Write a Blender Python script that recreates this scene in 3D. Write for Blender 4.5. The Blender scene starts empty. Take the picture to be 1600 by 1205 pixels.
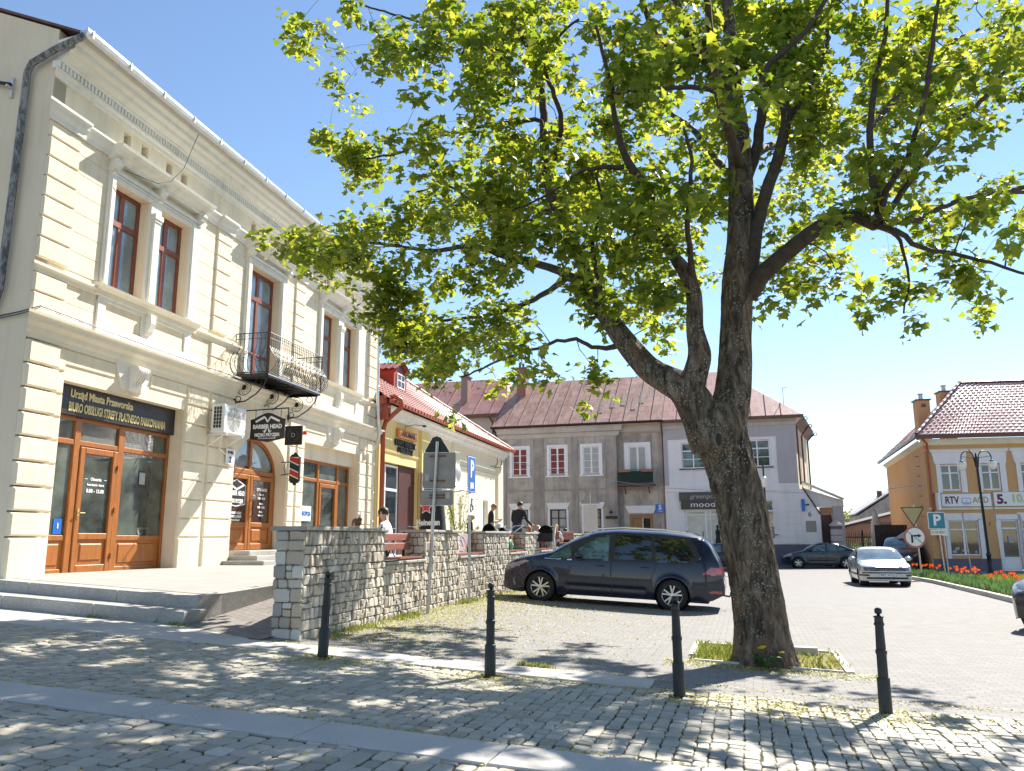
import bpy, bmesh, math, random
import numpy as np
from mathutils import Vector, Matrix, Euler
PI = math.pi
rad = math.radians
sc = bpy.context.scene
COL = sc.collection
# ---------------------------------------------------------------- camera
CAM_Z, PITCH, ROLL, FPX = 1.6, rad(10.74), rad(-0.28), 1260.0
cd = bpy.data.cameras.new('camera')
cam = bpy.data.objects.new('camera', cd)
COL.objects.link(cam)
cd.sensor_width = 36.0
cd.lens = FPX * 36.0 / 1600.0
cd.clip_end = 2000
cd.clip_start = .05
cam.matrix_world = Matrix.Translation((0, 0, CAM_Z)) @ Matrix.Rotation(PI / 2 + PITCH, 4, 'X') @ Matrix.Rotation(ROLL, 4, 'Z')
sc.camera = cam
# ---------------------------------------------------------------- sky and sun
SUN_AZ, SUN_EL = rad(38), rad(43)
world = bpy.data.worlds.new('World')
sc.world = world
world.use_nodes = True
nt = world.node_tree
sky = nt.nodes.new('ShaderNodeTexSky')
sky.sky_type = 'NISHITA'
sky.sun_disc = False
sky.sun_elevation = SUN_EL
sky.sun_rotation = SUN_AZ
sky.air_density = 1.0
sky.dust_density = 0.0
sky.ozone_density = 2.0
nt.links.new(sky.outputs[0], nt.nodes['Background'].inputs[0])
nt.nodes['Background'].inputs[1].default_value = 0.085
sl = bpy.data.lights.new('sun', 'SUN')
sl.energy = 5.0
sl.angle = rad(0.55)
sl.color = (1.0, .95, .86)
sun = bpy.data.objects.new('sun', sl)
COL.objects.link(sun)
_sd = Vector((math.sin(SUN_AZ) * math.cos(SUN_EL), math.cos(SUN_AZ) * math.cos(SUN_EL), math.sin(SUN_EL)))
sun.rotation_euler = _sd.to_track_quat('Z', 'Y').to_euler()
sun.location = _sd * 60
sc.view_settings.view_transform = 'Standard'
sc.view_settings.look = 'None'
sc.view_settings.gamma = 1
sc.view_settings.exposure = 1.27
sc.cycles.max_bounces = 6
sc.cycles.transparent_max_bounces = 8
sc.cycles.caustics_reflective = False
sc.cycles.caustics_refractive = False

# ---------------------------------------------------------------- geometry helpers
def gz(X, Y):
    if X > 3: f = -.165 - .15 * (1 - math.exp(-(X - 3) / 3.))
    elif X < -9: f = .495 + .25 * (1 - math.exp((X + 9) / 5.))
    else: f = -.055 * X
    if Y > 20: c = .11 * max(0, 1 - (Y - 20) / 15.)
    elif Y > 9: c = .01 * (Y - 9)
    else: c = 0
    return .11 + f + c

NOSPLIT = {'leaves', 'spokes', 'twigs', 'limbs', 'trunk', 'stonework', 'coping', 'crown', 'body', 'underbody', 'railing', 'wheel_arch', 'fingers', 'eyes', 'face', 'bars', 'boards', 'railing'}
class MB:
    def __init__(s): s.v = []; s.f = []; s.m = []
    def add(s, vs, fs, mi=0):
        n = len(s.v); s.v += [tuple(p) for p in vs]
        s.f += [tuple(i + n for i in f) for f in fs]; s.m += [mi] * len(fs)
        return s
    def box(s, x0, x1, y0, y1, z0, z1, mi=0):
        return s.add([(x0, y0, z0), (x1, y0, z0), (x1, y1, z0), (x0, y1, z0), (x0, y0, z1), (x1, y0, z1), (x1, y1, z1), (x0, y1, z1)],
                     [(3, 2, 1, 0), (4, 5, 6, 7), (0, 1, 5, 4), (1, 2, 6, 5), (2, 3, 7, 6), (3, 0, 4, 7)], mi)
    def cbox(s, x0, x1, y0, y1, z0, z1, c=.01, mi=0):
        """box with chamfered front (-y) edges"""
        return s.add([(x0, y1, z0), (x1, y1, z0), (x1, y1, z1), (x0, y1, z1), (x0, y0 + c, z0), (x1, y0 + c, z0), (x1, y0 + c, z1), (x0, y0 + c, z1),
                      (x0 + c, y0, z0 + c), (x1 - c, y0, z0 + c), (x1 - c, y0, z1 - c), (x0 + c, y0, z1 - c)],
                     [(0, 3, 2, 1), (8, 9, 10, 11), (4, 5, 9, 8), (5, 6, 10, 9), (6, 7, 11, 10), (7, 4, 8, 11), (0, 1, 5, 4), (1, 2, 6, 5), (2, 3, 7, 6), (3, 0, 4, 7)], mi)
    def obox(s, c, d, R, mi=0):
        c = Vector(c); vs = []
        for k in (-1, 1):
            for a, b in ((-1, -1), (1, -1), (1, 1), (-1, 1)):
                vs.append(c + R @ Vector((a * d[0] / 2, b * d[1] / 2, k * d[2] / 2)))
        return s.add(vs, [(3, 2, 1, 0), (4, 5, 6, 7), (0, 1, 5, 4), (1, 2, 6, 5), (2, 3, 7, 6), (3, 0, 4, 7)], mi)
    def beam(s, p, q, w, h, mi=0):
        p = Vector(p); q = Vector(q); d = q - p; L = d.length
        R = d.to_track_quat('X', 'Z').to_matrix()
        return s.obox((p + q) / 2, (L, w, h), R, mi)
    def tube(s, pts, r, n=8, mi=0, cap=True):
        pts = [Vector(p) for p in pts]
        if not hasattr(r, '__len__'): r = [r] * len(pts)
        base = len(s.v); up = Vector((0, 0, 1)); T0 = None
        for i, p in enumerate(pts):
            t = (pts[min(i + 1, len(pts) - 1)] - pts[max(i - 1, 0)]).normalized()
            if T0 is None:
                a = t.orthogonal().normalized()
            else:
                a = (a - t * a.dot(t))
                a = a.normalized() if a.length > 1e-6 else t.orthogonal().normalized()
            T0 = t; b = t.cross(a)
            for k in range(n):
                th = 2 * PI * k / n
                s.v.append(tuple(p + (a * math.cos(th) + b * math.sin(th)) * r[i]))
        for i in range(len(pts) - 1):
            for k in range(n):
                k2 = (k + 1) % n
                s.f.append((base + i * n + k, base + i * n + k2, base + (i + 1) * n + k2, base + (i + 1) * n + k)); s.m.append(mi)
        if cap:
            s.f.append(tuple(base + k for k in range(n - 1, -1, -1))); s.m.append(mi)
            s.f.append(tuple(base + (len(pts) - 1) * n + k for k in range(n))); s.m.append(mi)
        return s
    def lathe(s, prof, c=(0, 0, 0), n=16, mi=0, axis='z', cap=True):
        base = len(s.v)
        for r, z in prof:
            for k in range(n):
                th = 2 * PI * k / n; a, b = r * math.cos(th), r * math.sin(th)
                if axis == 'z': s.v.append((c[0] + a, c[1] + b, c[2] + z))
                elif axis == 'y': s.v.append((c[0] + a, c[1] + z, c[2] + b))
                else: s.v.append((c[0] + z, c[1] + a, c[2] + b))
        for i in range(len(prof) - 1):
            for k in range(n):
                k2 = (k + 1) % n
                s.f.append((base + i * n + k, base + i * n + k2, base + (i + 1) * n + k2, base + (i + 1) * n + k)); s.m.append(mi)
        if cap:
            s.f.append(tuple(base + k for k in range(n - 1, -1, -1))); s.m.append(mi)
            s.f.append(tuple(base + (len(prof) - 1) * n + k for k in range(n))); s.m.append(mi)
        return s
    def ball(s, c, r, nu=12, nv=8, mi=0):
        if not hasattr(r, '__len__'): r = (r, r, r)
        prof = [(math.sin(PI * j / nv), -math.cos(PI * j / nv)) for j in range(nv + 1)]
        base = len(s.v)
        for a, z in prof:
            for k in range(nu):
                th = 2 * PI * k / nu
                s.v.append((c[0] + r[0] * a * math.cos(th), c[1] + r[1] * a * math.sin(th), c[2] + r[2] * z))
        for i in range(nv):
            for k in range(nu):
                k2 = (k + 1) % nu
                s.f.append((base + i * nu + k, base + i * nu + k2, base + (i + 1) * nu + k2, base + (i + 1) * nu + k)); s.m.append(mi)
        return s
    def prism(s, poly, fn, c0, c1, mi=0):
        """poly [(a,b)] extruded between c0 and c1; fn(a,b,c)->xyz"""
        n = len(poly)
        vs = [fn(a, b, c0) for a, b in poly] + [fn(a, b, c1) for a, b in poly]
        return s.add(vs, [tuple(range(n)), tuple(range(2 * n - 1, n - 1, -1))] + [(i, (i + 1) % n, n + (i + 1) % n, n + i) for i in range(n)], mi)
    def prof(s, pr, x0, x1, mi=0, m0=0, m1=0):
        """profile [(out, z)] run along x; out is towards -y; m0/m1 mitre returns"""
        n = len(pr)
        vs = [(x0 - m0 * o, -o, z) for o, z in pr] + [(x1 + m1 * o, -o, z) for o, z in pr]
        return s.add(vs, [tuple(range(n)), tuple(range(2 * n - 1, n - 1, -1))] + [(i, (i + 1) % n, n + (i + 1) % n, n + i) for i in range(n)], mi)
    def wall(s, x0, x1, z0, z1, holes, y=0., d=.25, mi=0, rmi=None, ax='x'):
        """wall sheet with rectangular holes and reveals going +y by d"""
        xs = sorted(set([x0, x1] + [h[0] for h in holes] + [h[1] for h in holes]))
        zs = sorted(set([z0, z1] + [h[2] for h in holes] + [h[3] for h in holes]))
        xs = [x for x in xs if x0 <= x <= x1]; zs = [z for z in zs if z0 <= z <= z1]
        P = (lambda a, b, c: (a, b, c)) if ax == 'x' else (lambda a, b, c: (b, a, c))
        for i in range(len(xs) - 1):
            for j in range(len(zs) - 1):
                cx, cz = (xs[i] + xs[i + 1]) / 2, (zs[j] + zs[j + 1]) / 2
                if any(h[0] < cx < h[1] and h[2] < cz < h[3] for h in holes): continue
                s.add([P(xs[i], y, zs[j]), P(xs[i + 1], y, zs[j]), P(xs[i + 1], y, zs[j + 1]), P(xs[i], y, zs[j + 1])], [(0, 1, 2, 3)], mi)
        r = mi if rmi is None else rmi
        for a, b, c, e in holes:
            s.add([P(a, y, c), P(a, y + d, c), P(a, y + d, e), P(a, y, e), P(b, y, c), P(b, y + d, c), P(b, y + d, e), P(b, y, e)],
                  [(0, 1, 2, 3), (4, 7, 6, 5), (3, 2, 6, 7), (0, 4, 5, 1)], r)
        return s
    def clusters(s):
        """far-apart pieces -> lists of face indices"""
        n = len(s.v); par = list(range(n))
        def fd(a):
            while par[a] != a: par[a] = par[par[a]]; a = par[a]
            return a
        for f in s.f:
            r = fd(f[0])
            for q in f[1:]: par[fd(q)] = r
        roots = {}; isl = []
        for f in s.f: isl.append(roots.setdefault(fd(f[0]), len(roots)))
        k = len(roots)
        if k < 2 or k > 1500: return None
        V_ = np.array(s.v); lo = np.full((k, 3), 1e9); hi = -lo
        for f, i in zip(s.f, isl): q = V_[list(f)]; lo[i] = np.minimum(lo[i], q.min(0)); hi[i] = np.maximum(hi[i], q.max(0))
        size = (hi - lo).max(1); p2 = list(range(k))
        def f2(a):
            while p2[a] != a: p2[a] = p2[p2[a]]; a = p2[a]
            return a
        for i in range(k):
            g = np.maximum(0, np.maximum(lo - hi[i], lo[i] - hi)); d = np.sqrt((g ** 2).sum(1))
            for j in np.nonzero(d < np.maximum(.02, .49 * np.maximum(size, size[i])))[0]:
                if j > i: p2[f2(j)] = f2(i)
        cl = {}
        for fi, i in enumerate(isl): cl.setdefault(f2(i), []).append(fi)
        return list(cl.values()) if 1 < len(cl) <= 60 else None
    def build(s, name, mats, parent=None, smooth=False, loc=None, rz=None):
        if parent is not None and len(s.f) < 30000 and name not in NOSPLIT:
            cl = s.clusters()
            if cl:
                first = None
                for faces in cl:
                    q = MB(); mp = {}
                    for fi in faces:
                        q.f.append(tuple(mp.setdefault(i, len(mp)) for i in s.f[fi])); q.m.append(s.m[fi])
                    q.v = [None] * len(mp)
                    for i, j in mp.items(): q.v[j] = s.v[i]
                    o = q._build(name, mats, parent, smooth, loc, rz); first = first or o
                return first
        return s._build(name, mats, parent, smooth, loc, rz)
    def _build(s, name, mats, parent=None, smooth=False, loc=None, rz=None):
        me = bpy.data.meshes.new(name)
        me.from_pydata(s.v, [], s.f)
        if not isinstance(mats, (list, tuple)): mats = [mats]
        for m in mats: me.materials.append(m)
        if len(mats) > 1: me.polygons.foreach_set('material_index', s.m)
        if smooth: me.polygons.foreach_set('use_smooth', [True] * len(me.polygons))
        me.update()
        o = bpy.data.objects.new(name, me); COL.objects.link(o)
        if parent is not None: o.parent = parent
        if loc is not None: o.location = loc
        if rz is not None: o.rotation_euler = (0, 0, rz)
        return o

def tag(o, label, cat, group=None):
    o['label'] = label; o['category'] = cat
    if group: o['group'] = group
    return o
def struct(o): o['kind'] = 'structure'; return o
def stuff(o): o['kind'] = 'stuff'; return o
def thing(name, label, cat, loc=(0, 0, 0), rz=0, group=None):
    o = bpy.data.objects.new(name, None); COL.objects.link(o)
    o.empty_display_size = .2; o.location = loc; o.rotation_euler = (0, 0, rz)
    return tag(o, label, cat, group)
def az(a): return rad(90 - a)
def copy_tree(o, parent=None):
    c = o.copy(); COL.objects.link(c)
    if parent is not None: c.parent = parent
    for ch in [k for k in o.children]: copy_tree(ch, c)
    return c
def smooth_by_angle(o, ang=35):
    me = o.data
    me.polygons.foreach_set('use_smooth', [True] * len(me.polygons))
    try: me.set_sharp_from_angle(angle=rad(ang))
    except Exception: pass
    return o
def text(s, size, mat, parent, name='lettering', loc=(0, 0, 0), rot=(PI / 2, 0, 0), ext=.004, align='CENTER', sx=1.0, bold=0.0, space=1.0, label=None):
    cu = bpy.data.curves.new(name, 'FONT'); cu.body = s; cu.size = size; cu.extrude = ext
    cu.align_x = align; cu.align_y = 'CENTER'; cu.offset = bold; cu.space_character = space; cu.resolution_u = 3
    t = bpy.data.objects.new('tmp', cu); COL.objects.link(t)
    dg = bpy.context.evaluated_depsgraph_get()
    me = bpy.data.meshes.new_from_object(t.evaluated_get(dg))
    bpy.data.objects.remove(t); me.name = name
    me.materials.clear(); me.materials.append(mat)
    o = bpy.data.objects.new(name, me); COL.objects.link(o)
    if parent is not None: o.parent = parent
    o.location = loc; o.rotation_euler = rot; o.scale = (sx, 1, 1)
    if label: o['label'] = label
    return o

# ---------------------------------------------------------------- materials
class N:
    def __init__(s, name):
        s.mat = bpy.data.materials.new(name); s.mat.use_nodes = True
        s.t = s.mat.node_tree; s.b = s.t.nodes['Principled BSDF']; s.o = s.t.nodes['Material Output']
    def n(s, k, **kw):
        x = s.t.nodes.new(k)
        for a, b in kw.items(): setattr(x, a, b)
        return x
    def l(s, a, b): s.t.links.new(a, b)
    def coord(s, scale=(1, 1, 1), rot=(0, 0, 0), out='Object'):
        c = s.n('ShaderNodeTexCoord'); m = s.n('ShaderNodeMapping')
        m.inputs['Scale'].default_value = scale; m.inputs['Rotation'].default_value = rot
        s.l(c.outputs[out], m.inputs[0]); return m.outputs[0]
    def noise(s, vec, scale=5, det=4, rough=.55, dist=0):
        x = s.n('ShaderNodeTexNoise'); x.inputs['Scale'].default_value = scale; x.inputs['Detail'].default_value = det
        x.inputs['Roughness'].default_value = rough; x.inputs['Distortion'].default_value = dist
        if vec is not None: s.l(vec, x.inputs[0])
        return x.outputs[0]
    def ramp(s, fac, stops, interp='LINEAR'):
        r = s.n('ShaderNodeValToRGB'); r.color_ramp.interpolation = interp
        e = r.color_ramp.elements
        while len(e) < len(stops): e.new(.5)
        for k, (p, c) in enumerate(stops):
            e[k].position = p; e[k].color = (c[0], c[1], c[2], 1) if hasattr(c, '__len__') else (c, c, c, 1)
        s.l(fac, r.inputs[0]); return r.outputs[0]
    def mix(s, fac, a, b, mode='MIX'):
        m = s.n('ShaderNodeMix', data_type='RGBA', blend_type=mode)
        for v, i in ((fac, 0), (a, 6), (b, 7)):
            if hasattr(v, 'is_linked') or isinstance(v, bpy.types.NodeSocket): s.l(v, m.inputs[i])
            elif i == 0: m.inputs[0].default_value = v
            else: m.inputs[i].default_value = (v[0], v[1], v[2], 1)
        return m.outputs[2]
    def math(s, op, a, b=0.):
        m = s.n('ShaderNodeMath', operation=op)
        for v, i in ((a, 0), (b, 1)):
            if isinstance(v, bpy.types.NodeSocket): s.l(v, m.inputs[i])
            else: m.inputs[i].default_value = v
        return m.outputs[0]
    def bump(s, h, strength=.3, dist=.01, nrm=None):
        b = s.n('ShaderNodeBump'); b.inputs['Strength'].default_value = strength; b.inputs['Distance'].default_value = dist
        s.l(h, b.inputs['Height'])
        if nrm is not None: s.l(nrm, b.inputs['Normal'])
        return b.outputs[0]
    def base(s, c):
        if isinstance(c, bpy.types.NodeSocket): s.l(c, s.b.inputs['Base Color'])
        else: s.b.inputs['Base Color'].default_value = (c[0], c[1], c[2], 1)
    def set(s, **kw):
        for k, v in kw.items():
            k = {'rough': 'Roughness', 'metal': 'Metallic', 'spec': 'Specular IOR Level', 'normal': 'Normal', 'coat': 'Coat Weight', 'emit': 'Emission Strength', 'alpha': 'Alpha'}[k]
            if isinstance(v, bpy.types.NodeSocket): s.l(v, s.b.inputs[k])
            else: s.b.inputs[k].default_value = v
        return s
def C(*c): return c
def sc_(c, k): return tuple(min(1, x * k) for x in c)
def simple(name, col, rough=.6, metal=0, var=.12, scale=2.5, bump=.0, bscale=60, spec=.5, coat=0):
    m = N(name); v = m.coord()
    n1 = m.noise(v, scale, 5, .6)
    c = m.ramp(n1, [(.3, sc_(col, 1 - var)), (.7, sc_(col, 1 + var))])
    m.base(c)
    r = m.ramp(m.noise(v, scale * 3, 3), [(.3, max(0, rough - .07)), (.7, min(1, rough + .07))])
    m.set(rough=r, metal=metal, spec=spec, coat=coat)
    if bump: m.set(normal=m.bump(m.noise(v, bscale, 4), bump, .004))
    return m.mat
def plaster(name, col, dirt=.25, dscale=.5, bump=.35, streak=.3, dcol=None):
    m = N(name); v = m.coord(); vs = m.coord((1.5, 1.5, .18))
    big = m.noise(v, dscale, 6, .65, .3); fine = m.noise(v, 14, 5, .6); st = m.noise(vs, 2.2, 5, .6)
    dc = dcol or sc_(col, .62)
    c = m.mix(m.math('MULTIPLY', m.ramp(big, [(.42, 0), (.72, 1)]), dirt), col, dc)
    c = m.mix(m.math('MULTIPLY', m.ramp(st, [(.5, 0), (.75, 1)]), streak), c, sc_(dc, .9))
    c = m.mix(m.math('MULTIPLY', fine, .16), c, sc_(col, .8))
    m.base(c); m.set(rough=.88, spec=.2, normal=m.bump(m.noise(v, 55, 5, .7), bump, .004))
    return m.mat
m_cream = plaster('cream_plaster', (.87, .755, .565), .55, .9, .35, .65, (.62, .54, .42))
m_creamtrim = plaster('cream_trim_plaster', (.84, .77, .62), .25, .8, .25, .3, (.52, .47, .38))
m_white = plaster('white_trim_plaster', (.86, .825, .75), .3, .8, .2, .45, (.58, .56, .52))
m_beige = plaster('beige_side_plaster', (.80, .69, .53), .3, .4, .35, .3)
m_yellow = plaster('yellow_shop_plaster', (.86, .68, .30), .12, .6, .25, .15)
m_palecream = plaster('pale_cream_plaster', (.84, .76, .56), .15, .6, .25, .15)
m_grey = plaster('grey_weathered_plaster', (.50, .45, .40), .9, .9, .5, .8, (.23, .20, .175))
m_greydk = plaster('dark_weathered_plaster', (.42, .37, .325), .75, .7, .5, .6, (.17, .15, .145))
m_greytrim = plaster('grey_cornice_plaster', (.55, .50, .47), .5, .8, .4, .4, (.33, .3, .28))
m_lilac = plaster('pale_lilac_plaster', (.84, .81, .81), .25, .5, .25, .25, (.52, .48, .52))
m_lilacdk = plaster('grey_lilac_plaster', (.48, .45, .47), .2, .5, .25, .2)
m_plinth = plaster('grey_plinth_plaster', (.16, .15, .19), .3, .8, .3, .2)
m_orange = plaster('ochre_plaster', (.62, .36, .165), .2, .5, .25, .15)
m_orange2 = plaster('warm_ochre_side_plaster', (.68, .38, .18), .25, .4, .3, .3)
m_pinkplaster = plaster('pinkish_outbuilding_plaster', (.42, .26, .2), .4, .7, .4, .4)
m_woodbrown = simple('brown_window_wood', (.22, .055, .022), .42, var=.2, scale=8, bump=.1)
def woodmat(name, col, col2, sx=(14, 14, 1.2)):
    m = N(name); v = m.coord(sx)
    c = m.ramp(m.noise(v, 2.2, 5, .6, .6), [(.3, col2), (.7, col)])
    m.base(c); m.set(rough=.38, normal=m.bump(m.noise(v, 5, 4), .12, .003)); return m.mat
m_oak = woodmat('golden_oak_door_wood', (.42, .15, .028), (.27, .085, .015))
m_benchwood = woodmat('red_brown_bench_wood', (.36, .14, .10), (.24, .085, .06), (2, 14, 14))
m_black = simple('black_painted_iron', (.018, .018, .02), .42, metal=.3, var=.3, bump=.1)
m_darkgrey = simple('dark_grey_paint', (.016, .019, .02), .5, var=.2, bump=.12, bscale=90)
m_steel = simple('galvanised_steel', (.42, .42, .42), .38, metal=.85, var=.15, scale=6, bump=.05)
m_zinc = simple('pale_zinc_gutter', (.62, .62, .62), .4, metal=.5, var=.12)
m_whitep = simple('white_plastic_paint', (.8, .8, .79), .4, var=.04)
m_whitewin = simple('white_window_paint', (.80, .80, .82), .45, var=.05, bump=.05)
m_rust = simple('rusty_brown_metal', (.14, .07, .045), .65, var=.35, scale=5, bump=.2)
m_redpipe = simple('brick_red_painted_metal', (.36, .07, .03), .4, var=.12)
m_brownmetal = simple('dark_brown_gutter_metal', (.12, .04, .035), .4, var=.15)
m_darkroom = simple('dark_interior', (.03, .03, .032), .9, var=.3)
m_redcurtain = simple('red_curtain', (.22, .05, .045), .85, var=.2, scale=20)
m_netcurtain = simple('grey_net_curtain', (.42, .41, .39), .9, var=.15, scale=12)
m_signback = simple('grey_sign_back', (.27, .245, .225), .5, metal=.3, var=.12, scale=5)
m_gold = simple('gold_lettering', (.62, .47, .2), .35, metal=.4, var=.1)
m_signdark = simple('dark_brown_sign_board', (.022, .014, .012), .4, var=.2)
m_blue = simple('blue_sign_paint', (.015, .13, .5), .35, var=.06)
m_teal = simple('teal_blue_sign_paint', (.01, .2, .33), .35, var=.06)
m_red = simple('red_paint', (.6, .03, .025), .4, var=.08)
m_orangep = simple('orange_sign_paint', (.72, .25, .06), .45, var=.15, scale=9)
m_blackp = simple('black_lettering', (.012, .012, .012), .5, var=.1)
m_purple = simple('plum_lettering', (.13, .01, .06), .45, var=.05)
m_tan = simple('tan_lettering', (.52, .34, .18), .5, var=.05)
m_olive = simple('pale_olive_lettering', (.55, .58, .25), .5, var=.05)
m_skin = simple('skin', (.55, .33, .23), .55, var=.08, scale=9)
m_tshirtblack = simple('black_cotton', (.02, .02, .022), .9, var=.3, scale=12, bump=.2)
m_shirtwhite = simple('white_shirt_cotton', (.75, .74, .74), .85, var=.06, scale=9, bump=.2)
m_jeans = simple('dark_blue_denim', (.035, .05, .1), .85, var=.2, scale=30)
m_hairdark = simple('dark_brown_hair', (.03, .018, .012), .6, var=.3, scale=40, bump=.3)
m_hairblond = simple('blond_hair', (.5, .33, .14), .6, var=.25, scale=40, bump=.3)
m_hairred = simple('ginger_hair', (.42, .14, .045), .6, var=.25, scale=40, bump=.3)
m_pink = simple('pink_cotton', (.6, .2, .26), .85, var=.1)
m_tyre = simple('tyre_rubber', (.02, .02, .02), .8, var=.2, scale=20, bump=.1)
m_rim = simple('silver_alloy', (.5, .5, .52), .28, metal=.9, var=.06)
m_chrome = simple('chrome', (.75, .75, .76), .12, metal=1, var=.03)
m_plastic = simple('black_car_plastic', (.02, .02, .022), .55, var=.15)
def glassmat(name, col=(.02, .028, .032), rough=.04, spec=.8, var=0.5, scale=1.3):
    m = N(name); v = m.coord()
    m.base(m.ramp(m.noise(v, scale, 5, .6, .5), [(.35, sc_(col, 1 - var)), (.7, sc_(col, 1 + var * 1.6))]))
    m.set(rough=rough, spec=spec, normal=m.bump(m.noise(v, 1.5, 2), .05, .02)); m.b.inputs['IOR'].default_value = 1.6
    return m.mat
m_glass = glassmat('dark_window_glass')
m_glassblue = glassmat('sky_painted_window_glass', (.19, .25, .29), .03, 1.0, .35)  # pale blue base has the sky reflection painted in, plus curtains behind
m_glassshop = glassmat('shop_glass', (.085, .10, .085), .03, .9, .7, .8)
m_carglass = glassmat('tinted_car_glass', (.012, .015, .018), .02, 1.0, .2)
m_carglass2 = glassmat('clear_car_glass', (.06, .11, .11), .02, 1.0, .5, 3)
m_lampglass = glassmat('headlamp_glass', (.26, .27, .30), .08, 1.0, .3, 9)
m_taillight = glassmat('red_tail_light_glass', (.35, .02, .02), .1, 1.0, .3, 9)
m_opal = simple('opal_lamp_glass', (.78, .76, .68), .25, var=.04)
def carpaint(name, col, flake=.3):
    m = N(name); v = m.coord()
    m.base(m.ramp(m.noise(v, 2, 3), [(.3, sc_(col, .92)), (.7, sc_(col, 1.08))]))
    m.set(rough=m.ramp(m.noise(v, 2, 2), [(.3, .25), (.7, .30)]), metal=flake, coat=.55, spec=.35); m.b.inputs['Coat Roughness'].default_value = .04
    return m.mat
m_vanpaint = carpaint('dark_blue_grey_car_paint', (.006, .011, .034), .0)
m_silverpaint = carpaint('silver_car_paint', (.50, .51, .50), .5)
m_navypaint = carpaint('dark_teal_blue_car_paint', (.006, .018, .035), .0)
m_darkpaint = carpaint('charcoal_car_paint', (.04, .042, .05))
# ---------------------------------------------------------------- ground
SO = Vector((-2.1895, 9.9051)); ST = Vector((.96222, -.27228)); SN = Vector((.27228, .96222)); SANG = math.atan2(ST.y, ST.x)
def S2W(s, d): p = SO + ST * s + SN * d; return p.x, p.y
def W2S(x, y): p = Vector((x, y)) - SO; return p.dot(ST), p.dot(SN)
WO = Vector((-2.827, 11.171)); WT = Vector((.24192, .9703)); WN = Vector((.9703, -.24192))
AO = Vector((-8.219, 14.5)); AT = Vector((.21644, .9763)); AN = Vector((.9763, -.21644))
def sheet(name, xs, ys, fn, mat, skip=None, smooth=True):
    mb = MB(); idx = {}
    for i, x in enumerate(xs):
        for j, y in enumerate(ys):
            idx[i, j] = len(mb.v); mb.v.append(fn(x, y))
    for i in range(len(xs) - 1):
        for j in range(len(ys) - 1):
            if skip and skip((xs[i] + xs[i + 1]) / 2, (ys[j] + ys[j + 1]) / 2): continue
            mb.f.append((idx[i, j], idx[i + 1, j], idx[i + 1, j + 1], idx[i, j + 1])); mb.m.append(0)
    return mb.build(name, mat, smooth=smooth)
def axis(fine0, fine1, step, far0, far1, g=1.35):
    a = list(np.arange(fine0, fine1 + 1e-6, step)); st = step; x = a[-1]
    while x < far1: st *= g; x += st; a.append(min(x, far1))
    st = step; x = a[0]; pre = []
    while x > far0: st *= g; x -= st; pre.append(max(x, far0))
    return pre[::-1] + a
# base ground: sandy soil under the paving
m = N('sandy_soil'); v = m.coord()
m.base(m.ramp(m.noise(v, 9, 6, .7), [(.3, (.10, .085, .06)), (.7, (.22, .19, .13))])); m.set(rough=.95, spec=.1, normal=m.bump(m.noise(v, 60, 5), .5, .01))
m_soil = m.mat
struct(sheet('ground', axis(-20, 30, .5, -600, 600), axis(-2, 60, .5, -200, 900), lambda x, y: (x, y, gz(x, y) - .035), m_soil))
# block paving of the road and the parking area
def pavermat(name, c1, c2, c3, mort, bw=.20, bh=.10, rotz=0, off=.5):
    m = N(name); v = m.coord((1, 1, 1), (0, 0, rotz))
    nz = m.n('ShaderNodeTexNoise'); nz.inputs['Scale'].default_value = 5; nz.inputs['Detail'].default_value = 2; m.l(v, nz.inputs[0])
    mx = m.n('ShaderNodeMix', data_type='RGBA', blend_type='LINEAR_LIGHT'); mx.inputs[0].default_value = .012; m.l(v, mx.inputs[6]); m.l(nz.outputs['Color'], mx.inputs[7])
    b = m.n('ShaderNodeTexBrick'); m.l(mx.outputs[2], b.inputs['Vector'])
    b.offset = off; b.inputs['Scale'].default_value = 1; b.inputs['Brick Width'].default_value = bw; b.inputs['Row Height'].default_value = bh
    b.inputs['Mortar Size'].default_value = .0045; b.inputs['Mortar Smooth'].default_value = .3; b.inputs['Bias'].default_value = 0
    b.inputs['Color1'].default_value = (*c1, 1); b.inputs['Color2'].default_value = (*c2, 1); b.inputs['Mortar'].default_value = (*mort, 1)
    big = m.ramp(m.noise(v, .35, 6, .6), [(.35, 0), (.7, 1)])
    spots = m.ramp(m.noise(v, .9, 7, .75, .8), [(.62, 0), (.70, .4)])
    c = m.mix(m.math('MULTIPLY', big, .45), b.outputs['Color'], c3)
    c = m.mix(spots, c, sc_(c1, .55))
    c = m.mix(m.math('MULTIPLY', m.noise(v, 40, 4, .7), .4), c, sc_(c1, .6))
    c = m.mix(m.ramp(m.noise(v, 1.6, 6, .65), [(.60, 0), (.72, .35)]), c, sc_(mort, 1.1))
    m.base(c)
    n0 = m.bump(m.noise(v, 120, 4), .25, .002)
    h = m.math('SUBTRACT', 1.0, b.outputs['Fac'])
    m.set(rough=.85, spec=.25, normal=m.bump(h, .7, .006, n0)); return m.mat
m_paver = pavermat('pinkish_grey_block_paving', (.295, .28, .265), (.235, .222, .21), (.235, .226, .215), (.11, .095, .08), rotz=-SANG)
m_ramp = pavermat('dark_grey_ramp_paving', (.33, .29, .26), (.26, .23, .205), (.28, .25, .22), (.09, .075, .06), rotz=-SANG + .5)
m_terr = pavermat('pale_terrace_paving', (.42, .39, .36), (.36, .34, .31), (.38, .36, .33), (.2, .18, .15), .35, .35, rotz=-SANG, off=0)
PIT = (4.0, 6.0, 2.45, 4.35)
def _road(s, d):
    x, y = S2W(s, d); return (x, y, gz(x, y))
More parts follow.
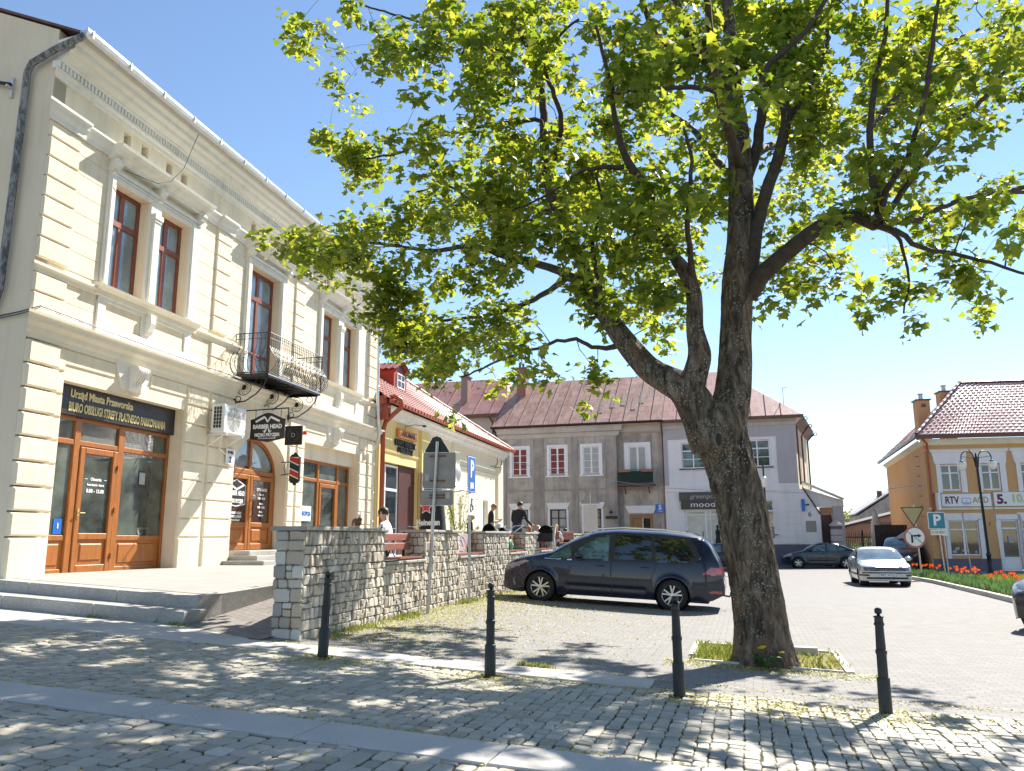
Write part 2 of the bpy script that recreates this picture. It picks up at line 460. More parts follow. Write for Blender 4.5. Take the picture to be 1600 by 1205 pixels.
sx = sorted(set([round(v, 3) for v in axis(-12, 34, .5, -60, 160)])); sy = sorted(set([.62, 2.45, 4.35] + [round(v, 3) for v in list(np.arange(.62, 70, .61))] + [90, 130, 200]))
struct(sheet('road', sx, sy, _road, m_paver, skip=lambda s, d: (PIT[0] < s < PIT[1] and PIT[2] < d < PIT[3])))
# small strip of block paving right of the granite kerb
struct(sheet('road_edge', list(np.arange(3.72, 30, .5)), [.22, .62], lambda s, d: (lambda x, y: (x, y, gz(x, y) + .001))(*S2W(s, d)), m_paver))
# granite slab strips
m = N('granite_slab'); v = m.coord()
c = m.ramp(m.noise(v, 90, 4, .8), [(.3, (.42, .39, .345)), (.7, (.66, .62, .555))])
c = m.mix(m.ramp(m.noise(v, .9, 5), [(.45, 0), (.75, .5)]), c, (.30, .29, .27)); 
g_ = m.n('ShaderNodeNewGeometry'); c = m.mix(m.math('MULTIPLY', g_.outputs['Random Per Island'], .25), c, (.36, .36, .36))
m.base(c); m.set(rough=.8, spec=.3, normal=m.bump(m.noise(v, 45, 5, .8), .7, .006)); m_granite = m.mat
def slabs(name, s0, s1, d0, d1, L, z=.012):
    mb = MB(); s = s0; rr = random.Random(5)
    while s < s1:
        l = min(L * rr.uniform(.8, 1.2), s1 - s); g = .006
        a, b = s + g, s + l - g; c = .008
        dz = rr.uniform(-.003, .003)
        vs = []
        for (p, q, h) in ((a, d0, -.05), (b, d0, -.05), (b, d1, -.05), (a, d1, -.05), (a, d0, z - c), (b, d0, z - c), (b, d1, z - c), (a, d1, z - c), (a + c, d0 + c, z), (b - c, d0 + c, z), (b - c, d1 - c, z), (a + c, d1 - c, z)):
            x, y = S2W(p, q); vs.append((x, y, gz(x, y) + h + dz))
        mb.add(vs, [(8, 9, 10, 11)] + [(i, (i + 1) % 4, (i + 1) % 4 + 4, i + 4) for i in range(4)] + [(i + 4, (i + 1) % 4 + 4, (i + 1) % 4 + 8, i + 8) for i in range(4)])
        s += l
    return struct(mb.build(name, m_granite))
slabs('kerb_strip', -16, 3.75, .02, .60, 1.15, .02)
slabs('kerb_strip_along_steps', -16, -1.5, .60, 1.18, 1.3, .016)
slabs('pavement_slab_strip', -13, 9, -3.48, -2.92, 1.3, .02)
# setts: real stones, one mesh per zone
m = N('granite_setts'); v = m.coord(); g_ = m.n('ShaderNodeNewGeometry')
c = m.ramp(g_.outputs['Random Per Island'], [(0, (.36, .32, .26)), (.3, (.50, .455, .375)), (.55, (.58, .53, .43)), (.8, (.42, .38, .30)), (1, (.66, .61, .51))])
c = m.mix(m.math('MULTIPLY', m.noise(v, 45, 5, .75), .55), c, (.18, .17, .15))
c = m.mix(m.ramp(m.noise(v, .8, 5, .6), [(.45, 0), (.75, .5)]), c, (.34, .31, .20))
m.base(c); m.set(rough=.7, spec=.4, normal=m.bump(m.noise(v, 70, 5, .7), .6, .008)); m_sett = m.mat
m = N('mossy_joint_soil'); v = m.coord()
c = m.ramp(m.noise(v, 7, 6, .7), [(.3, (.055, .05, .035)), (.5, (.10, .085, .055)), (.62, (.10, .12, .03)), (.75, (.17, .16, .06))])
m.base(c); m.set(rough=.95, spec=.1, normal=m.bump(m.noise(v, 90, 5), .8, .01)); m_joint = m.mat
def setts(name, s0, s1, d0, d1, w, L, seed, jit=.012):
    rr = random.Random(seed); mb = MB(); s = s0; r = 0
    while s < s1:
        ww = w * rr.uniform(.85, 1.15); d = d0 - rr.uniform(0, L)
        while d < d1:
            l = L * rr.uniform(.65, 1.3)
            a, b, e, f = s + .003, s + ww - .003, max(d + .003, d0), min(d + l - .003, d1)
            d += l
            if f - e < .04: continue
            if any((S2W((a + b) / 2, (e + f) / 2)[0] - bx) ** 2 + (S2W((a + b) / 2, (e + f) / 2)[1] - by) ** 2 < .010 for bx, by in BOLL): continue
            h = rr.uniform(-.006, .006); tx, ty = rr.uniform(-.035, .035), rr.uniform(-.035, .035)
            q = [[a, e], [b, e], [b, f], [a, f]]
            for k in q: k[0] += rr.uniform(-jit, jit); k[1] += rr.uniform(-jit, jit)
            cx, cy = sum(k[0] for k in q) / 4, sum(k[1] for k in q) / 4
            # octagon-ish outline
            o8 = []
            for k in range(4):
                p, n_ = q[k], q[(k + 1) % 4]
                o8.append((p[0] * .88 + n_[0] * .12, p[1] * .88 + n_[1] * .12)); 
                o8.append((p[0] * .12 + n_[0] * .88, p[1] * .12 + n_[1] * .88))
            n = len(mb.v)
            for sc2, dz in ((1.0, -.03), (.98, .001), (.90, .008)):
                for p in o8:
                    u, vv = cx + (p[0] - cx) * sc2, cy + (p[1] - cy) * sc2
                    x, y = S2W(u, vv); mb.v.append((x, y, gz(x, y) + dz + h * (dz > -.02) + (u - cx) * tx + (vv - cy) * ty))
            for k in range(8):
                k2 = (k + 1) % 8
                mb.f += [(n + k, n + k2, n + 8 + k2, n + 8 + k), (n + 8 + k, n + 8 + k2, n + 16 + k2, n + 16 + k)]; mb.m += [0, 0]
            mb.f.append(tuple(n + 16 + k for k in range(8))); mb.m.append(0)
        s += ww; r += 1
    return mb
BOLL = [S2W(-.01, -.09), S2W(2.05, -.14), S2W(4.08, -.22), S2W(6.02, -.02)]
mb = setts('x', -13.5, 3.76, -2.9, .0, .115, .155, 3)
m2 = setts('x', 3.76, 12, -2.9, .2, .115, .155, 4)
n = len(mb.v); mb.v += m2.v; mb.f += [tuple(i + n for i in f) for f in m2.f]; mb.m += m2.m
m2 = setts('x', -9, 9, -5.6, -3.5, .145, .205, 5, .014)
n = len(mb.v); mb.v += m2.v; mb.f += [tuple(i + n for i in f) for f in m2.f]; mb.m += m2.m
o = mb.build('cobbled_pavement', m_sett); struct(o)
def _jz(s, d):
    x, y = S2W(s, d); return (x, y, gz(x, y) - .006)
struct(sheet('cobble_bedding', list(np.arange(-22, 22, .5)), list(np.arange(-12, .7, .4)), _jz, m_joint))

# terrace, ramp, steps ------------------------------------------------
m = N('grey_step_stone'); v = m.coord()
c = m.ramp(m.noise(v, 25, 5, .7), [(.3, (.31, .30, .27)), (.7, (.50, .48, .44))]); c = m.mix(m.ramp(m.noise(v, 1.2, 5), [(.45, 0), (.7, .5)]), c, (.22, .205, .18))
m.base(c); m.set(rough=.8, spec=.3, normal=m.bump(m.noise(v, 80, 5), .4, .004)); m_step = m.mat
def tz(s):  # terrace edge height along the steps
    x, y = S2W(s, 1.65); return gz(x, y) + .36
def stepblock(name, s0, s1, d0, d1, dz0, dz1, L=1.7):
    mb = MB(); s = s0; rr = random.Random(int(dz1 * 1000))
    while s < s1 - .01:
        l = min(L, s1 - s); a, b = s + .004, s + l - .004; c = .012
        ring = []
        for (p, q, h) in ((a, d0, dz0), (b, d0, dz0), (b, d1, dz0), (a, d1, dz0), (a, d0, dz1 - c), (b, d0, dz1 - c), (b, d1, dz1 - c), (a, d1, dz1 - c), (a + c, d0 + c, dz1), (b - c, d0 + c, dz1), (b - c, d1, dz1), (a + c, d1, dz1)):
            x, y = S2W(p, q); g0 = gz(*S2W(p, 1.2)); ring.append((x, y, g0 + h))
        mb.add(ring, [(8, 9, 10, 11)] + [(i, (i + 1) % 4, (i + 1) % 4 + 4, i + 4) for i in range(4)] + [(i + 4, (i + 1) % 4 + 4, (i + 1) % 4 + 8, i + 8) for i in range(4)])
        s += l
    return struct(mb.build(name, m_step))
stepblock('terrace_step_lower', -16.4, -2.92, 1.2, 1.72, -.1, .20)
stepblock('terrace_step_upper', -16.4, -3.05, 1.66, 2.02, .0, .37)
def lerp(a, b, t): return a + (b - a) * t
def terz(s, d):
    e = gz(*S2W(s, 1.2)) + .372; t = max(0, min(1, (d - 2.0) / 3.6)); return lerp(e, 1.0, t * (2 - t) * .5 + t * .5)
# right hand kerb of the terrace, running back towards the low wall
mb = MB()
kp = [(-3.05, 1.66), (-2.95, 2.1), (-2.66, 3.0), (-2.35, 3.9)]
for i in range(3):
    (s0, d0), (s1, d1) = kp[i], kp[i + 1]
    x0, y0 = S2W(s0, d0); x1, y1 = S2W(s1, d1); za, zb = (terz(*q) + .014 for q in (kp[i], kp[i + 1]))
    nx, ny = -(y1 - y0), (x1 - x0); L = math.hypot(nx, ny); nx, ny = nx / L * .16, ny / L * .16
    mb.add([(x0, y0, -.1), (x1, y1, -.1), (x1 + nx, y1 + ny, -.1), (x0 + nx, y0 + ny, -.1), (x0, y0, za), (x1, y1, zb), (x1 + nx, y1 + ny, zb), (x0 + nx, y0 + ny, za)],
           [(4, 5, 6, 7), (0, 1, 5, 4), (1, 2, 6, 5), (2, 3, 7, 6), (3, 0, 4, 7)])
struct(mb.build('terrace_kerb', m_step))
# terrace surface between the steps, the facade and the low wall
KP = [(-3.05, 1.66), (-2.95, 2.1), (-2.66, 3.0), (-2.35, 3.9)]
def _tskip(s, d):
    x, y = S2W(s, d); p = Vector((x, y)) - WO; u, o_ = p.dot(WT), p.dot(WN)
    if d < 3.9: return s > interp_l(KP, d) - .15
    if u < 5: return s > -2.40
    return o_ > -.30
def interp_l(P, d):
    for (a, b), (c, e) in zip(P, P[1:]):
        if d <= e: return a + (c - a) * (d - b) / (e - b)
    return P[-1][0]
struct(sheet('terrace', list(np.arange(-17, 9, .22)), [2.02] + list(np.arange(2.2, 40, .25)), lambda s, d: (lambda x, y: (x, y, terz(s, d) + .002))(*S2W(s, d)), m_terr, skip=_tskip))
# ramp between kerb and wall
mb = MB()
L_ = [S2W(-2.9, 1.18), S2W(-2.95, 2.1), S2W(-2.66, 3.0), S2W(-2.35, 3.9), S2W(-2.0, 5.0)]
zl = [gz(*L_[0]) + .015, .48, .66, .84, .95]
R_ = [S2W(-1.3, .62), tuple(WO + WT * .1 - WN * .40), tuple(WO + WT * 1.4 - WN * .3), tuple(WO + WT * 3 - WN * .3), tuple(WO + WT * 5.2 - WN * .3)]
zr = [gz(*R_[0]) + .02, .33, .56, .80, .95]
for i in range(5): mb.v += [(*L_[i], zl[i]), (lerp(L_[i][0], R_[i][0], .5), lerp(L_[i][1], R_[i][1], .5), (zl[i] + zr[i]) / 2), (*R_[i], zr[i])]
for i in range(4):
    for j in range(2): mb.f.append((i * 3 + j, i * 3 + j + 1, i * 3 + 4 + j, i * 3 + 3 + j)); mb.m.append(0)
struct(mb.build('ramp', m_ramp))
# ---------------------------------------------------------------- stone wall with piers
m = N('rubble_stone'); v = m.coord(); g_ = m.n('ShaderNodeNewGeometry')
c = m.ramp(g_.outputs['Random Per Island'], [(0, (.42, .36, .29)), (.25, (.68, .62, .52)), (.45, (.55, .45, .32)), (.6, (.78, .73, .63)), (.8, (.48, .42, .34)), (1, (.40, .37, .33))])
c = m.mix(m.math('MULTIPLY', m.noise(v, 22, 5, .7), .5), c, (.27, .25, .22))
m.base(c); m.set(rough=.85, spec=.2, normal=m.bump(m.noise(v, 35, 6, .7), .7, .01)); m_stone = m.mat
m_mortar = plaster('grey_mortar', (.20, .18, .155), .3, 2, .7, .2)
m_cap = plaster('weathered_wall_cap', (.40, .37, .32), .5, 2, .5, .3, (.2, .19, .17))
def stones(mb, a0, a1, z0, z1, P, size=.15, rr=None, asp=1.0):
    z = z0
    while z < z1 - .03:
        h = min(size * rr.uniform(.6, 1.3), z1 - z)
        if z1 - (z + h) < size * .4: h = z1 - z
        a = a0
        while a < a1 - .02:
            w = min(size * asp * rr.uniform(.5, 1.5), a1 - a)
            if a1 - (a + w) < size * .35: w = a1 - a
            zz, hh = z, h
            parts = [(zz, hh)]
            if hh > size * .9 and w < size * 1.1 and rr.random() < .35: k = rr.uniform(.4, .6); parts = [(zz, hh * k), (zz + hh * k, hh * (1 - k))]
            for (pz, ph) in parts:
                g = .006; n = 12; base = len(mb.v); cx, cz = a + w / 2, pz + ph / 2; out = rr.uniform(.018, .055)
                tx, tz_ = rr.uniform(-.15, .15), rr.uniform(-.15, .15)
                ring = []
                cu = [rr.uniform(.06, .26) for _ in range(8)]; jj = lambda: rr.uniform(-.035, .035)
                for (p, q) in ((-.5 + cu[0], -.5), (jj() * 3, -.5 + abs(jj())), (.5 - cu[1], -.5), (.5, -.5 + cu[2]), (.5 - abs(jj()), jj() * 3), (.5, .5 - cu[3]), (.5 - cu[4], .5), (jj() * 3, .5 - abs(jj())), (-.5 + cu[5], .5), (-.5, .5 - cu[6]), (-.5 + abs(jj()), jj() * 3), (-.5, -.5 + cu[7])):
                    ring.append(((p + jj() * .6) * (w - g), (q + jj() * .6) * (ph - g)))
                for sc2, oo in ((1, -.01), (.97, out * .7), (.80, out)):
                    for (p, q) in ring:
                        mb.v.append(P(cx + p * sc2, cz + q * sc2, oo + (p * tx + q * tz_) * (oo > 0)))
                for r in range(2):
                    for k in range(n):
                        k2 = (k + 1) % n; mb.f.append((base + r * n + k, base + r * n + k2, base + (r + 1) * n + k2, base + (r + 1) * n + k)); mb.m.append(0)
                mb.f.append(tuple(base + 2 * n + k for k in range(n))); mb.m.append(0)
            a += w
        z += h
wr = thing('stone_wall', 'long rubble stone wall with raised piers and low sections beside the parked van', 'wall', (WO.x, WO.y, 0), az(14))
segs = [(0, 2.8, 1), (2.8, 4.72, 0), (4.72, 6.85, 1), (6.85, 8.87, 0), (8.87, 11.25, 1), (11.25, 13.14, 0), (13.14, 15.18, 1), (15.18, 17.15, 0), (17.15, 19.04, 1), (19.04, 21.05, 0), (21.05, 23.2, 1), (23.2, 25.2, 0), (25.2, 27.2, 1)]
HI, LO = 1.72, 1.17
core = MB(); st = MB(); cap = MB(); rr = random.Random(11)
for (a, b, hi) in segs:
    z1 = HI if hi else LO
    core.box(a + .002, b - .002, .03, .42, .1, z1)
    g0 = .12
    stones(st, a, b, g0, z1, lambda p, q, o: (p, .03 - o, q), .155 if a < 3 else .145, rr, .8)
    if hi:
        stones(st, .03, .42, LO, z1, (lambda b_: lambda p, q, o: (b_ + o, p, q))(b), .14, rr)
        if a > 0: stones(st, .03, .42, LO, z1, (lambda a_: lambda p, q, o: (a_ - o, p, q))(a), .14, rr)
    # cap slabs
    x = a - (.06 if hi else 0)
    e = b + (.06 if hi else 0)
    while x < e - .05:
        w = min(rr.uniform(.45, .8), e - x); t = rr.uniform(.05, .065)
        cap.cbox(x + .004, x + w - .004, -.045, .50, z1 + .002, z1 + t, .012); x += w
# end face: large squared stones
stones(st, .0, .44, .1, HI, lambda p, q, o: (-.0 - o, p, q), .175, rr, 1.1)
core.build('mortar_core', m_mortar, wr); st.build('stonework', m_stone, wr); cap.build('coping', m_cap, wr)
# dark square plaque low on the wall
o = MB().box(.62, .80, -.055, -.035, 1.02, 1.14).build('wall_plaque', m_signdark); o.location = (WO.x, WO.y, 0); o.rotation_euler = (0, 0, az(14)); tag(o, 'small dark square plaque on the near end of the stone wall', 'plaque')
# benches in the low sections
def bench(a, b, group='benches set between the piers of the stone wall'):
    r = thing('wall_bench', '', 'bench', (WO.x + WT.x * (a + b) / 2, WO.y + WT.y * (a + b) / 2, LO + .06), az(14), group)
    w = (b - a) / 2 - .03
    MB().cbox(-w, w, .30, .34, .34, .47, .008).build('backrest_plank', m_benchwood, r)
    MB().cbox(-w, w, .285, .325, .17, .30, .008).build('backrest_plank', m_benchwood, r)
    MB().box(-w, w, .02, .27, .02, .055).build('seat', m_benchwood, r)
    for s in (-1, 1):
        MB().beam((s * (w - .15), .37, -.0), (s * (w - .15), .35, .5), .04, .04).build('bracket', m_black, r)
    return r
bl = ['red-brown plank bench in the nearest gap of the stone wall, behind the man in white', 'red-brown plank bench in the second gap of the stone wall, draped with a grey banner',
      'red-brown plank bench in the third gap of the stone wall, beside the small green bag', 'red-brown plank bench in the fourth gap of the stone wall, below the seated group',
      'red-brown plank bench in the fifth gap of the stone wall, just above the van bonnet', 'red-brown plank bench in the farthest gap of the stone wall, behind the van']
for k, (a, b) in enumerate([(2.8, 4.72), (6.85, 8.87), (11.25, 13.14), (15.18, 17.15), (19.04, 21.05), (23.2, 25.2)]):
    bench(a, b)['label'] = bl[k]
# banner on the second bench
m = N('mauve_banner_cloth'); m.base((.40, .30, .32)); m.set(rough=.8); m_banner = m.mat
bn = thing('banner', 'mauve-grey cloth banner with white drawing hanging on the second bench', 'banner', (WO.x + WT.x * 7.75, WO.y + WT.y * 7.75, 0), az(14))
mb = MB(); pts = []
for i in range(13):
    t = i / 12; pts.append((-.75 + 1.5 * t, 1.25 + .48 * (abs(2 * t - .9)) ** 2.2 * .9))
poly = [(-.75, 1.71)] + [(a, min(z, 1.69)) for a, z in pts] + [(.78, 1.71)]
mb.prism(poly, lambda a, b, c: (a, c, b), .255, .262).build('cloth', m_banner, bn)
wl = MB()
for k in range(3):
    arc = [(-.1 + .22 * k * math.cos(t) * .9 + .12 * math.cos(t), .25, 1.42 + (.05 + .1 * k) * math.sin(t) + .02) for t in np.linspace(.2, 2.9, 14)]
    wl.tube(arc, .007, 4)
wl.tube([(-.35, .25, 1.36), (0, .25, 1.68), (.3, .25, 1.36)], .01, 4).build('drawing', m_whitep, bn)
text('ZIARNO', .12, m_whitep, bn, 'lettering', (.02, .247, 1.36))
# sign poles standing in front of the wall
def pole(mb, h, r=.03, lean=(0, 0), z0=-.1): return mb.tube([(0, 0, z0), (lean[0] * h, lean[1] * h, h)], r, 12)
def at(x, y, dx=0): return (x, y, gz(x, y))
# rear sides of two panels with a triangular hood on top
g0 = gz(-1.56, 15.2)
t = thing('road_sign', 'back of a double panel road sign with dark triangular sign above, by the wall', 'road sign', (-1.56, 15.2, g0), rad(-4))
pole(MB(), 3.15, .032, (.045, 0)).build('pole', m_steel, t)
def rpanel(mb, x0, x1, z0, z1, y0, y1, r=.05, mi=0):
    pl = []
    for cx, cz, a0 in ((x1 - r, z1 - r, 0), (x0 + r, z1 - r, 90), (x0 + r, z0 + r, 180), (x1 - r, z0 + r, 270)):
        for k in range(5): th = rad(a0 + 22.5 * k); pl.append((cx + r * math.cos(th), cz + r * math.sin(th)))
    return mb.prism(pl, lambda a, b, c: (a, c, b), y0, y1, mi)
rpanel(MB(), -.13, .49, 2.26, 2.95, .035, .045).build('panel', m_signback, t)
rpanel(MB(), -.17, .45, 1.95, 2.24, .035, .045).build('panel', m_signback, t)
fr = MB(); 
for (x0, x1, z0, z1) in ((-.13, .49, 2.26, 2.95), (-.17, .45, 1.95, 2.24)):
    fr.box(x0 + .02, x1 - .02, .02, .035, z0 + .0, z0 + .012); fr.box(x0 + .02, x1 - .02, .02, .035, z1 - .012, z1)
fr.build('panel_edge', m_steel, t)
cl = MB()
for z in (2.40, 2.86, 2.08, 2.13): cl.box(.0, .30, .015, .034, z, z + .03)
cl.build('clamp_bar', m_rust, t)
MB().box(-.09, -.01, .028, .034, 2.42, 2.54).box(.30, .38, .028, .034, 2.08, 2.20).build('sticker', m_netcurtain, t)
hd = [(-.09, 2.93), (.34, 2.93), (.36, 2.97), (.20, 3.23), (.12, 3.26), (.04, 3.23), (-.10, 2.97)]
MB().prism(hd, lambda a, b, c: (a, c, b), .05, .062).build('triangular_panel', m_blackp, t)
# parking sign, seen nearly edge-on
t = thing('parking_sign', 'blue parking sign seen nearly edge-on, small white plate below, by the stone wall', 'parking sign', at(-.93, 17.6), rad(76))
pole(MB(), 3.1, .03).build('pole', m_steel, t)
rpanel(MB(), -.28, .28, 2.33, 3.13, -.045, -.035).build('panel', m_blue, t)
rpanel(MB(), -.26, .26, 2.35, 3.11, -.048, -.045, .04).build('panel_border', m_whitep, t)
rpanel(MB(), -.245, .245, 2.365, 3.095, -.051, -.048, .04).build('panel_face', m_blue, t)
text('P', .5, m_whitep, t, 'letter', (0, -.055, 2.82), bold=.02); 
MB().box(-.05, .12, -.055, -.052, 2.42, 2.55).box(-.12, -.07, -.055, -.052, 2.40, 2.55).build('symbol', m_whitep, t)
rpanel(MB(), -.22, .22, 1.85, 2.30, -.045, -.035, .03).build('plate', m_whitep, t)
mb = MB(); mb.ball((0, -.05, 2.19), .025, 8, 6); mb.tube([(0, -.05, 2.16), (0, -.05, 2.06), (.08, -.05, 2.05), (.10, -.05, 1.97)], .012, 6)
mb.tube([(-.06 + .085 * math.cos(a) + .04, -.05, 2.02 + .085 * math.sin(a)) for a in np.linspace(1.9, 5.9, 12)], .01, 6); mb.build('wheelchair_symbol', m_blackp, t)
# bollards
def bollard():
    r = thing('bollard', '', 'bollard', (0, 0, 0), 0, 'cast iron bollards along the kerb')
    n = 20
    MB().lathe([(.06, -.1), (.062, .02), (.060, .34), (.058, .345)], n=n).build('base', m_darkgrey, r, True)
    sh = MB(); base = []
    prof = [(.048, .34), (.047, .56), (.053, .562), (.054, .60), (.046, .605), (.040, .83), (.048, .832), (.049, .855), (.042, .86), (.041, .905), (.050, .91), (.050, .92), (.03, .925)]
    nn = 32
    for q, (rr_, z) in enumerate(prof):
        for k in range(nn):
            th = 2 * PI * k / nn; f = rr_ * (1 - (.05 if (k % 2 and rr_ < .0475) else 0)); sh.v.append((f * math.cos(th), f * math.sin(th), z))
    for i in range(len(prof) - 1):
        for k in range(nn): k2 = (k + 1) % nn; sh.f.append((i * nn + k, i * nn + k2, (i + 1) * nn + k2, (i + 1) * nn + k)); sh.m.append(0)
    sh.build('shaft', m_darkgrey, r)
    MB().lathe([(.014, .92), (.016, .94), (.03, .945), (.036, .965), (.034, .985), (.022, .998), (.004, 1.003)], n=14).build('knob', m_darkgrey, r, True)
    return r
b0 = bollard()
bl = ['dark fluted iron bollard farthest left, standing in front of the end of the stone wall', 'dark fluted iron bollard between the wall and the parked van, second from left',
      'dark fluted iron bollard in front of the rear wheel of the van', 'dark fluted iron bollard farthest right, alone on the sunlit cobbles right of the tree']
leans = [(.0, .035), (.0, .012), (.0, -.012), (.0, .03)]
for k, (x, y) in enumerate(BOLL):
    o = b0 if k == 0 else copy_tree(b0)
    o.location = (x, y, gz(x, y) - .01); o['label'] = bl[k]; o.rotation_euler = (0, leans[k][1], .3 * k)
# ---------------------------------------------------------------- windows and doors
def win(par, x0, x1, z0, z1, y, fm, gm, vb=(), hb=(), fw=.06, bw=.05, name='window', label=None, back=None, d=.06):
    mb = MB()
    mb.cbox(x0, x1, y, y + d, z0, z0 + fw, .006); mb.cbox(x0, x1, y, y + d, z1 - fw, z1, .006)
    mb.cbox(x0, x0 + fw, y + .001, y + d, z0 + fw, z1 - fw, .006); mb.cbox(x1 - fw, x1, y + .001, y + d, z0 + fw, z1 - fw, .006)
    for v in vb:
        x, w = (v if hasattr(v, '__len__') else (v, bw)); mb.cbox(x - w / 2, x + w / 2, y + .003, y + d, z0 + fw, z1 - fw, .005)
    for h in hb:
        z, w = (h if hasattr(h, '__len__') else (h, bw)); mb.cbox(x0 + fw, x1 - fw, y - .004, y + d, z - w / 2, z + w / 2, .005)
    f = mb.build(name, fm, par)
    if label: f['label'] = label
    MB().add([(x0 + fw, y + d * .6, z0 + fw), (x1 - fw, y + d * .6, z0 + fw), (x1 - fw, y + d * .6, z1 - fw), (x0 + fw, y + d * .6, z1 - fw)], [(0, 1, 2, 3)]).build('pane', gm, f)
    return f

# ================================================================ cream tenement
A = thing('town_house', 'cream and white two storey tenement with iron balcony and heavy cornice, at the left', 'building', (AO.x, AO.y, 0), az(12.5))
X0, X1 = -.95, 14.85
door_h = [(0, 3.65, .9, 4.5), (5.8, 8.5, .9, 4.32), (9.5, 13.5, .9, 4.45)]
wins = [(.80, 1.90), (2.25, 3.35), (10.30, 11.45), (11.85, 13.0)]
vents = []
for c in (2.05, 7.05, 11.65):
    vents += [c - .97, c - .42, c + .42, c + .97]
holes = door_h + [(a, b, 6.55, 8.75) for a, b in wins] + [(6.02, 7.62, 5.80, 8.78)] + [(v - .11, v + .11, 9.66, 9.94) for v in vents]
w = MB(); w.wall(X0, X1, .1, 10.05, holes, 0, .35)
w.box(X0 + .02, X1 - .02, .45, .5, .1, 10)
# side walls and gable
gb = [(0, .0), (0, 10.99), (.0 + 5.5, 13.27), (11, 10.99), (11, .0)]
w.build('wall', m_cream, A)
MB().prism(gb, lambda a, b, c: (c, a, b), X0 - .0, X0 + .3).build('gable_wall', m_beige, A)['label'] = 'plain beige side wall of the cream tenement'
MB().prism(gb, lambda a, b, c: (c, a, b), X1 - .3, X1).build('gable_wall', m_cream, A)
MB().box(X0 + .3, X1 - .3, 10.7, 11, 0, 10.75).build('rear_wall', m_beige, A)
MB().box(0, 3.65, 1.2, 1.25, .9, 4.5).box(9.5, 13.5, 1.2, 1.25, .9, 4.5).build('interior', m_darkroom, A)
vb_ = MB()
for v in vents: vb_.box(v - .11, v + .11, .30, .34, 9.66, 9.94)
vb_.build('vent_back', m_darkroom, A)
ro = MB()
for (ya, za, yb, zb) in ((-.62, 10.78, 5.5, 13.3), (11.5, 10.78, 5.5, 13.3)):
    ro.add([(X0 - .03, ya, za), (X1 + .1, ya, za), (X1 + .1, yb, zb), (X0 - .03, yb, zb), (X0 - .03, ya, za + .05), (X1 + .1, ya, za + .05), (X1 + .1, yb, zb + .05), (X0 - .03, yb, zb + .05)],
           [(0, 3, 2, 1), (4, 5, 6, 7), (0, 1, 5, 4), (1, 2, 6, 5), (2, 3, 7, 6), (3, 0, 4, 7)])
ro.build('roof', m_rust, A)
# crowning cornice
co = MB()
co.prof([(0, 10.02), (.05, 10.02), (.05, 10.10), (.12, 10.12), (.12, 10.17), (.0, 10.17)], X0, X1, m0=1, m1=1)
co.prof([(0, 10.30), (.13, 10.30), (.16, 10.33), (.16, 10.37), (.28, 10.42), (.30, 10.50), (.42, 10.52), (.44, 10.60), (.52, 10.66), (.56, 10.74), (.56, 10.78), (0, 10.78)], X0, X1, m0=.12, m1=1)
co.box(X0 - .08, X1 + .08, -.08, 0, 10.165, 10.305)
x = X0 - .08
while x < X1 + .05:
    co.box(x, x + .055, -.135, -.075, 10.18, 10.29); x += .095
# entablature ledge (architrave) between the hoods
for a, b in ((X0, .6), (3.7, 5.75), (7.95, 10.08), (13.35, X1)):
    co.prof([(0, 9.18), (.05, 9.18), (.06, 9.26), (.11, 9.32), (.13, 9.4), (.17, 9.42), (.17, 9.46), (0, 9.50)], a, b, m0=1 if a == X0 else 0, m1=1 if b == X1 else 0)
# extra projections over the pilasters
for a, b in ((X0 - .03, -.15), (4.40, 5.10), (8.47, 9.13), (14.05, X1 + .03)):
    co.prof([(0, 9.16), (.10, 9.16), (.11, 9.25), (.16, 9.32), (.18, 9.4), (.23, 9.42), (.23, 9.47), (0, 9.51)], a, b, m0=1 if a < 0 else .0)
co.build('crown_cornice', m_white, A)
# gutter
gt = MB(); pr = [(.57, 10.80), (.575, 10.74), (.61, 10.70), (.66, 10.69), (.71, 10.72), (.735, 10.79), (.735, 10.84), (.715, 10.84), (.71, 10.80)]
gt.prof(pr, X0 - .12, X1 + .1)
x = X0
while x < X1: gt.box(x, x + .025, -.745, -.55, 10.835, 10.85); gt.box(x, x + .025, -.75, -.738, 10.70, 10.85); x += 1.05
gt.build('gutter', m_zinc, A)
# string cornice, sill cornice, window aprons
sc1 = MB()
sc1.prof([(0, 5.08), (.05, 5.08), (.06, 5.16), (.10, 5.20), (.12, 5.28), (.22, 5.34), (.24, 5.42), (.30, 5.44), (.31, 5.49), (0, 5.54)], X0, X1, m0=1, m1=1)
sc1.prof([(0, 6.28), (.04, 6.28), (.06, 6.36), (.11, 6.39), (.11, 6.44), (0, 6.47)], X0, .55, m0=1)
for a, b in ((.5, 3.75), (10.0, 13.4)):
    sc1.prof([(0, 6.30), (.09, 6.30), (.11, 6.40), (.19, 6.44), (.21, 6.50), (0, 6.55)], a, b)
for a, b in ((3.75, 5.7), (8.0, 10.0), (13.4, X1)):
    sc1.prof([(0, 6.28), (.04, 6.28), (.06, 6.36), (.11, 6.39), (.11, 6.44), (0, 6.47)], a, b)
sc1.build('string_cornice', m_creamtrim, A)
tr = MB()
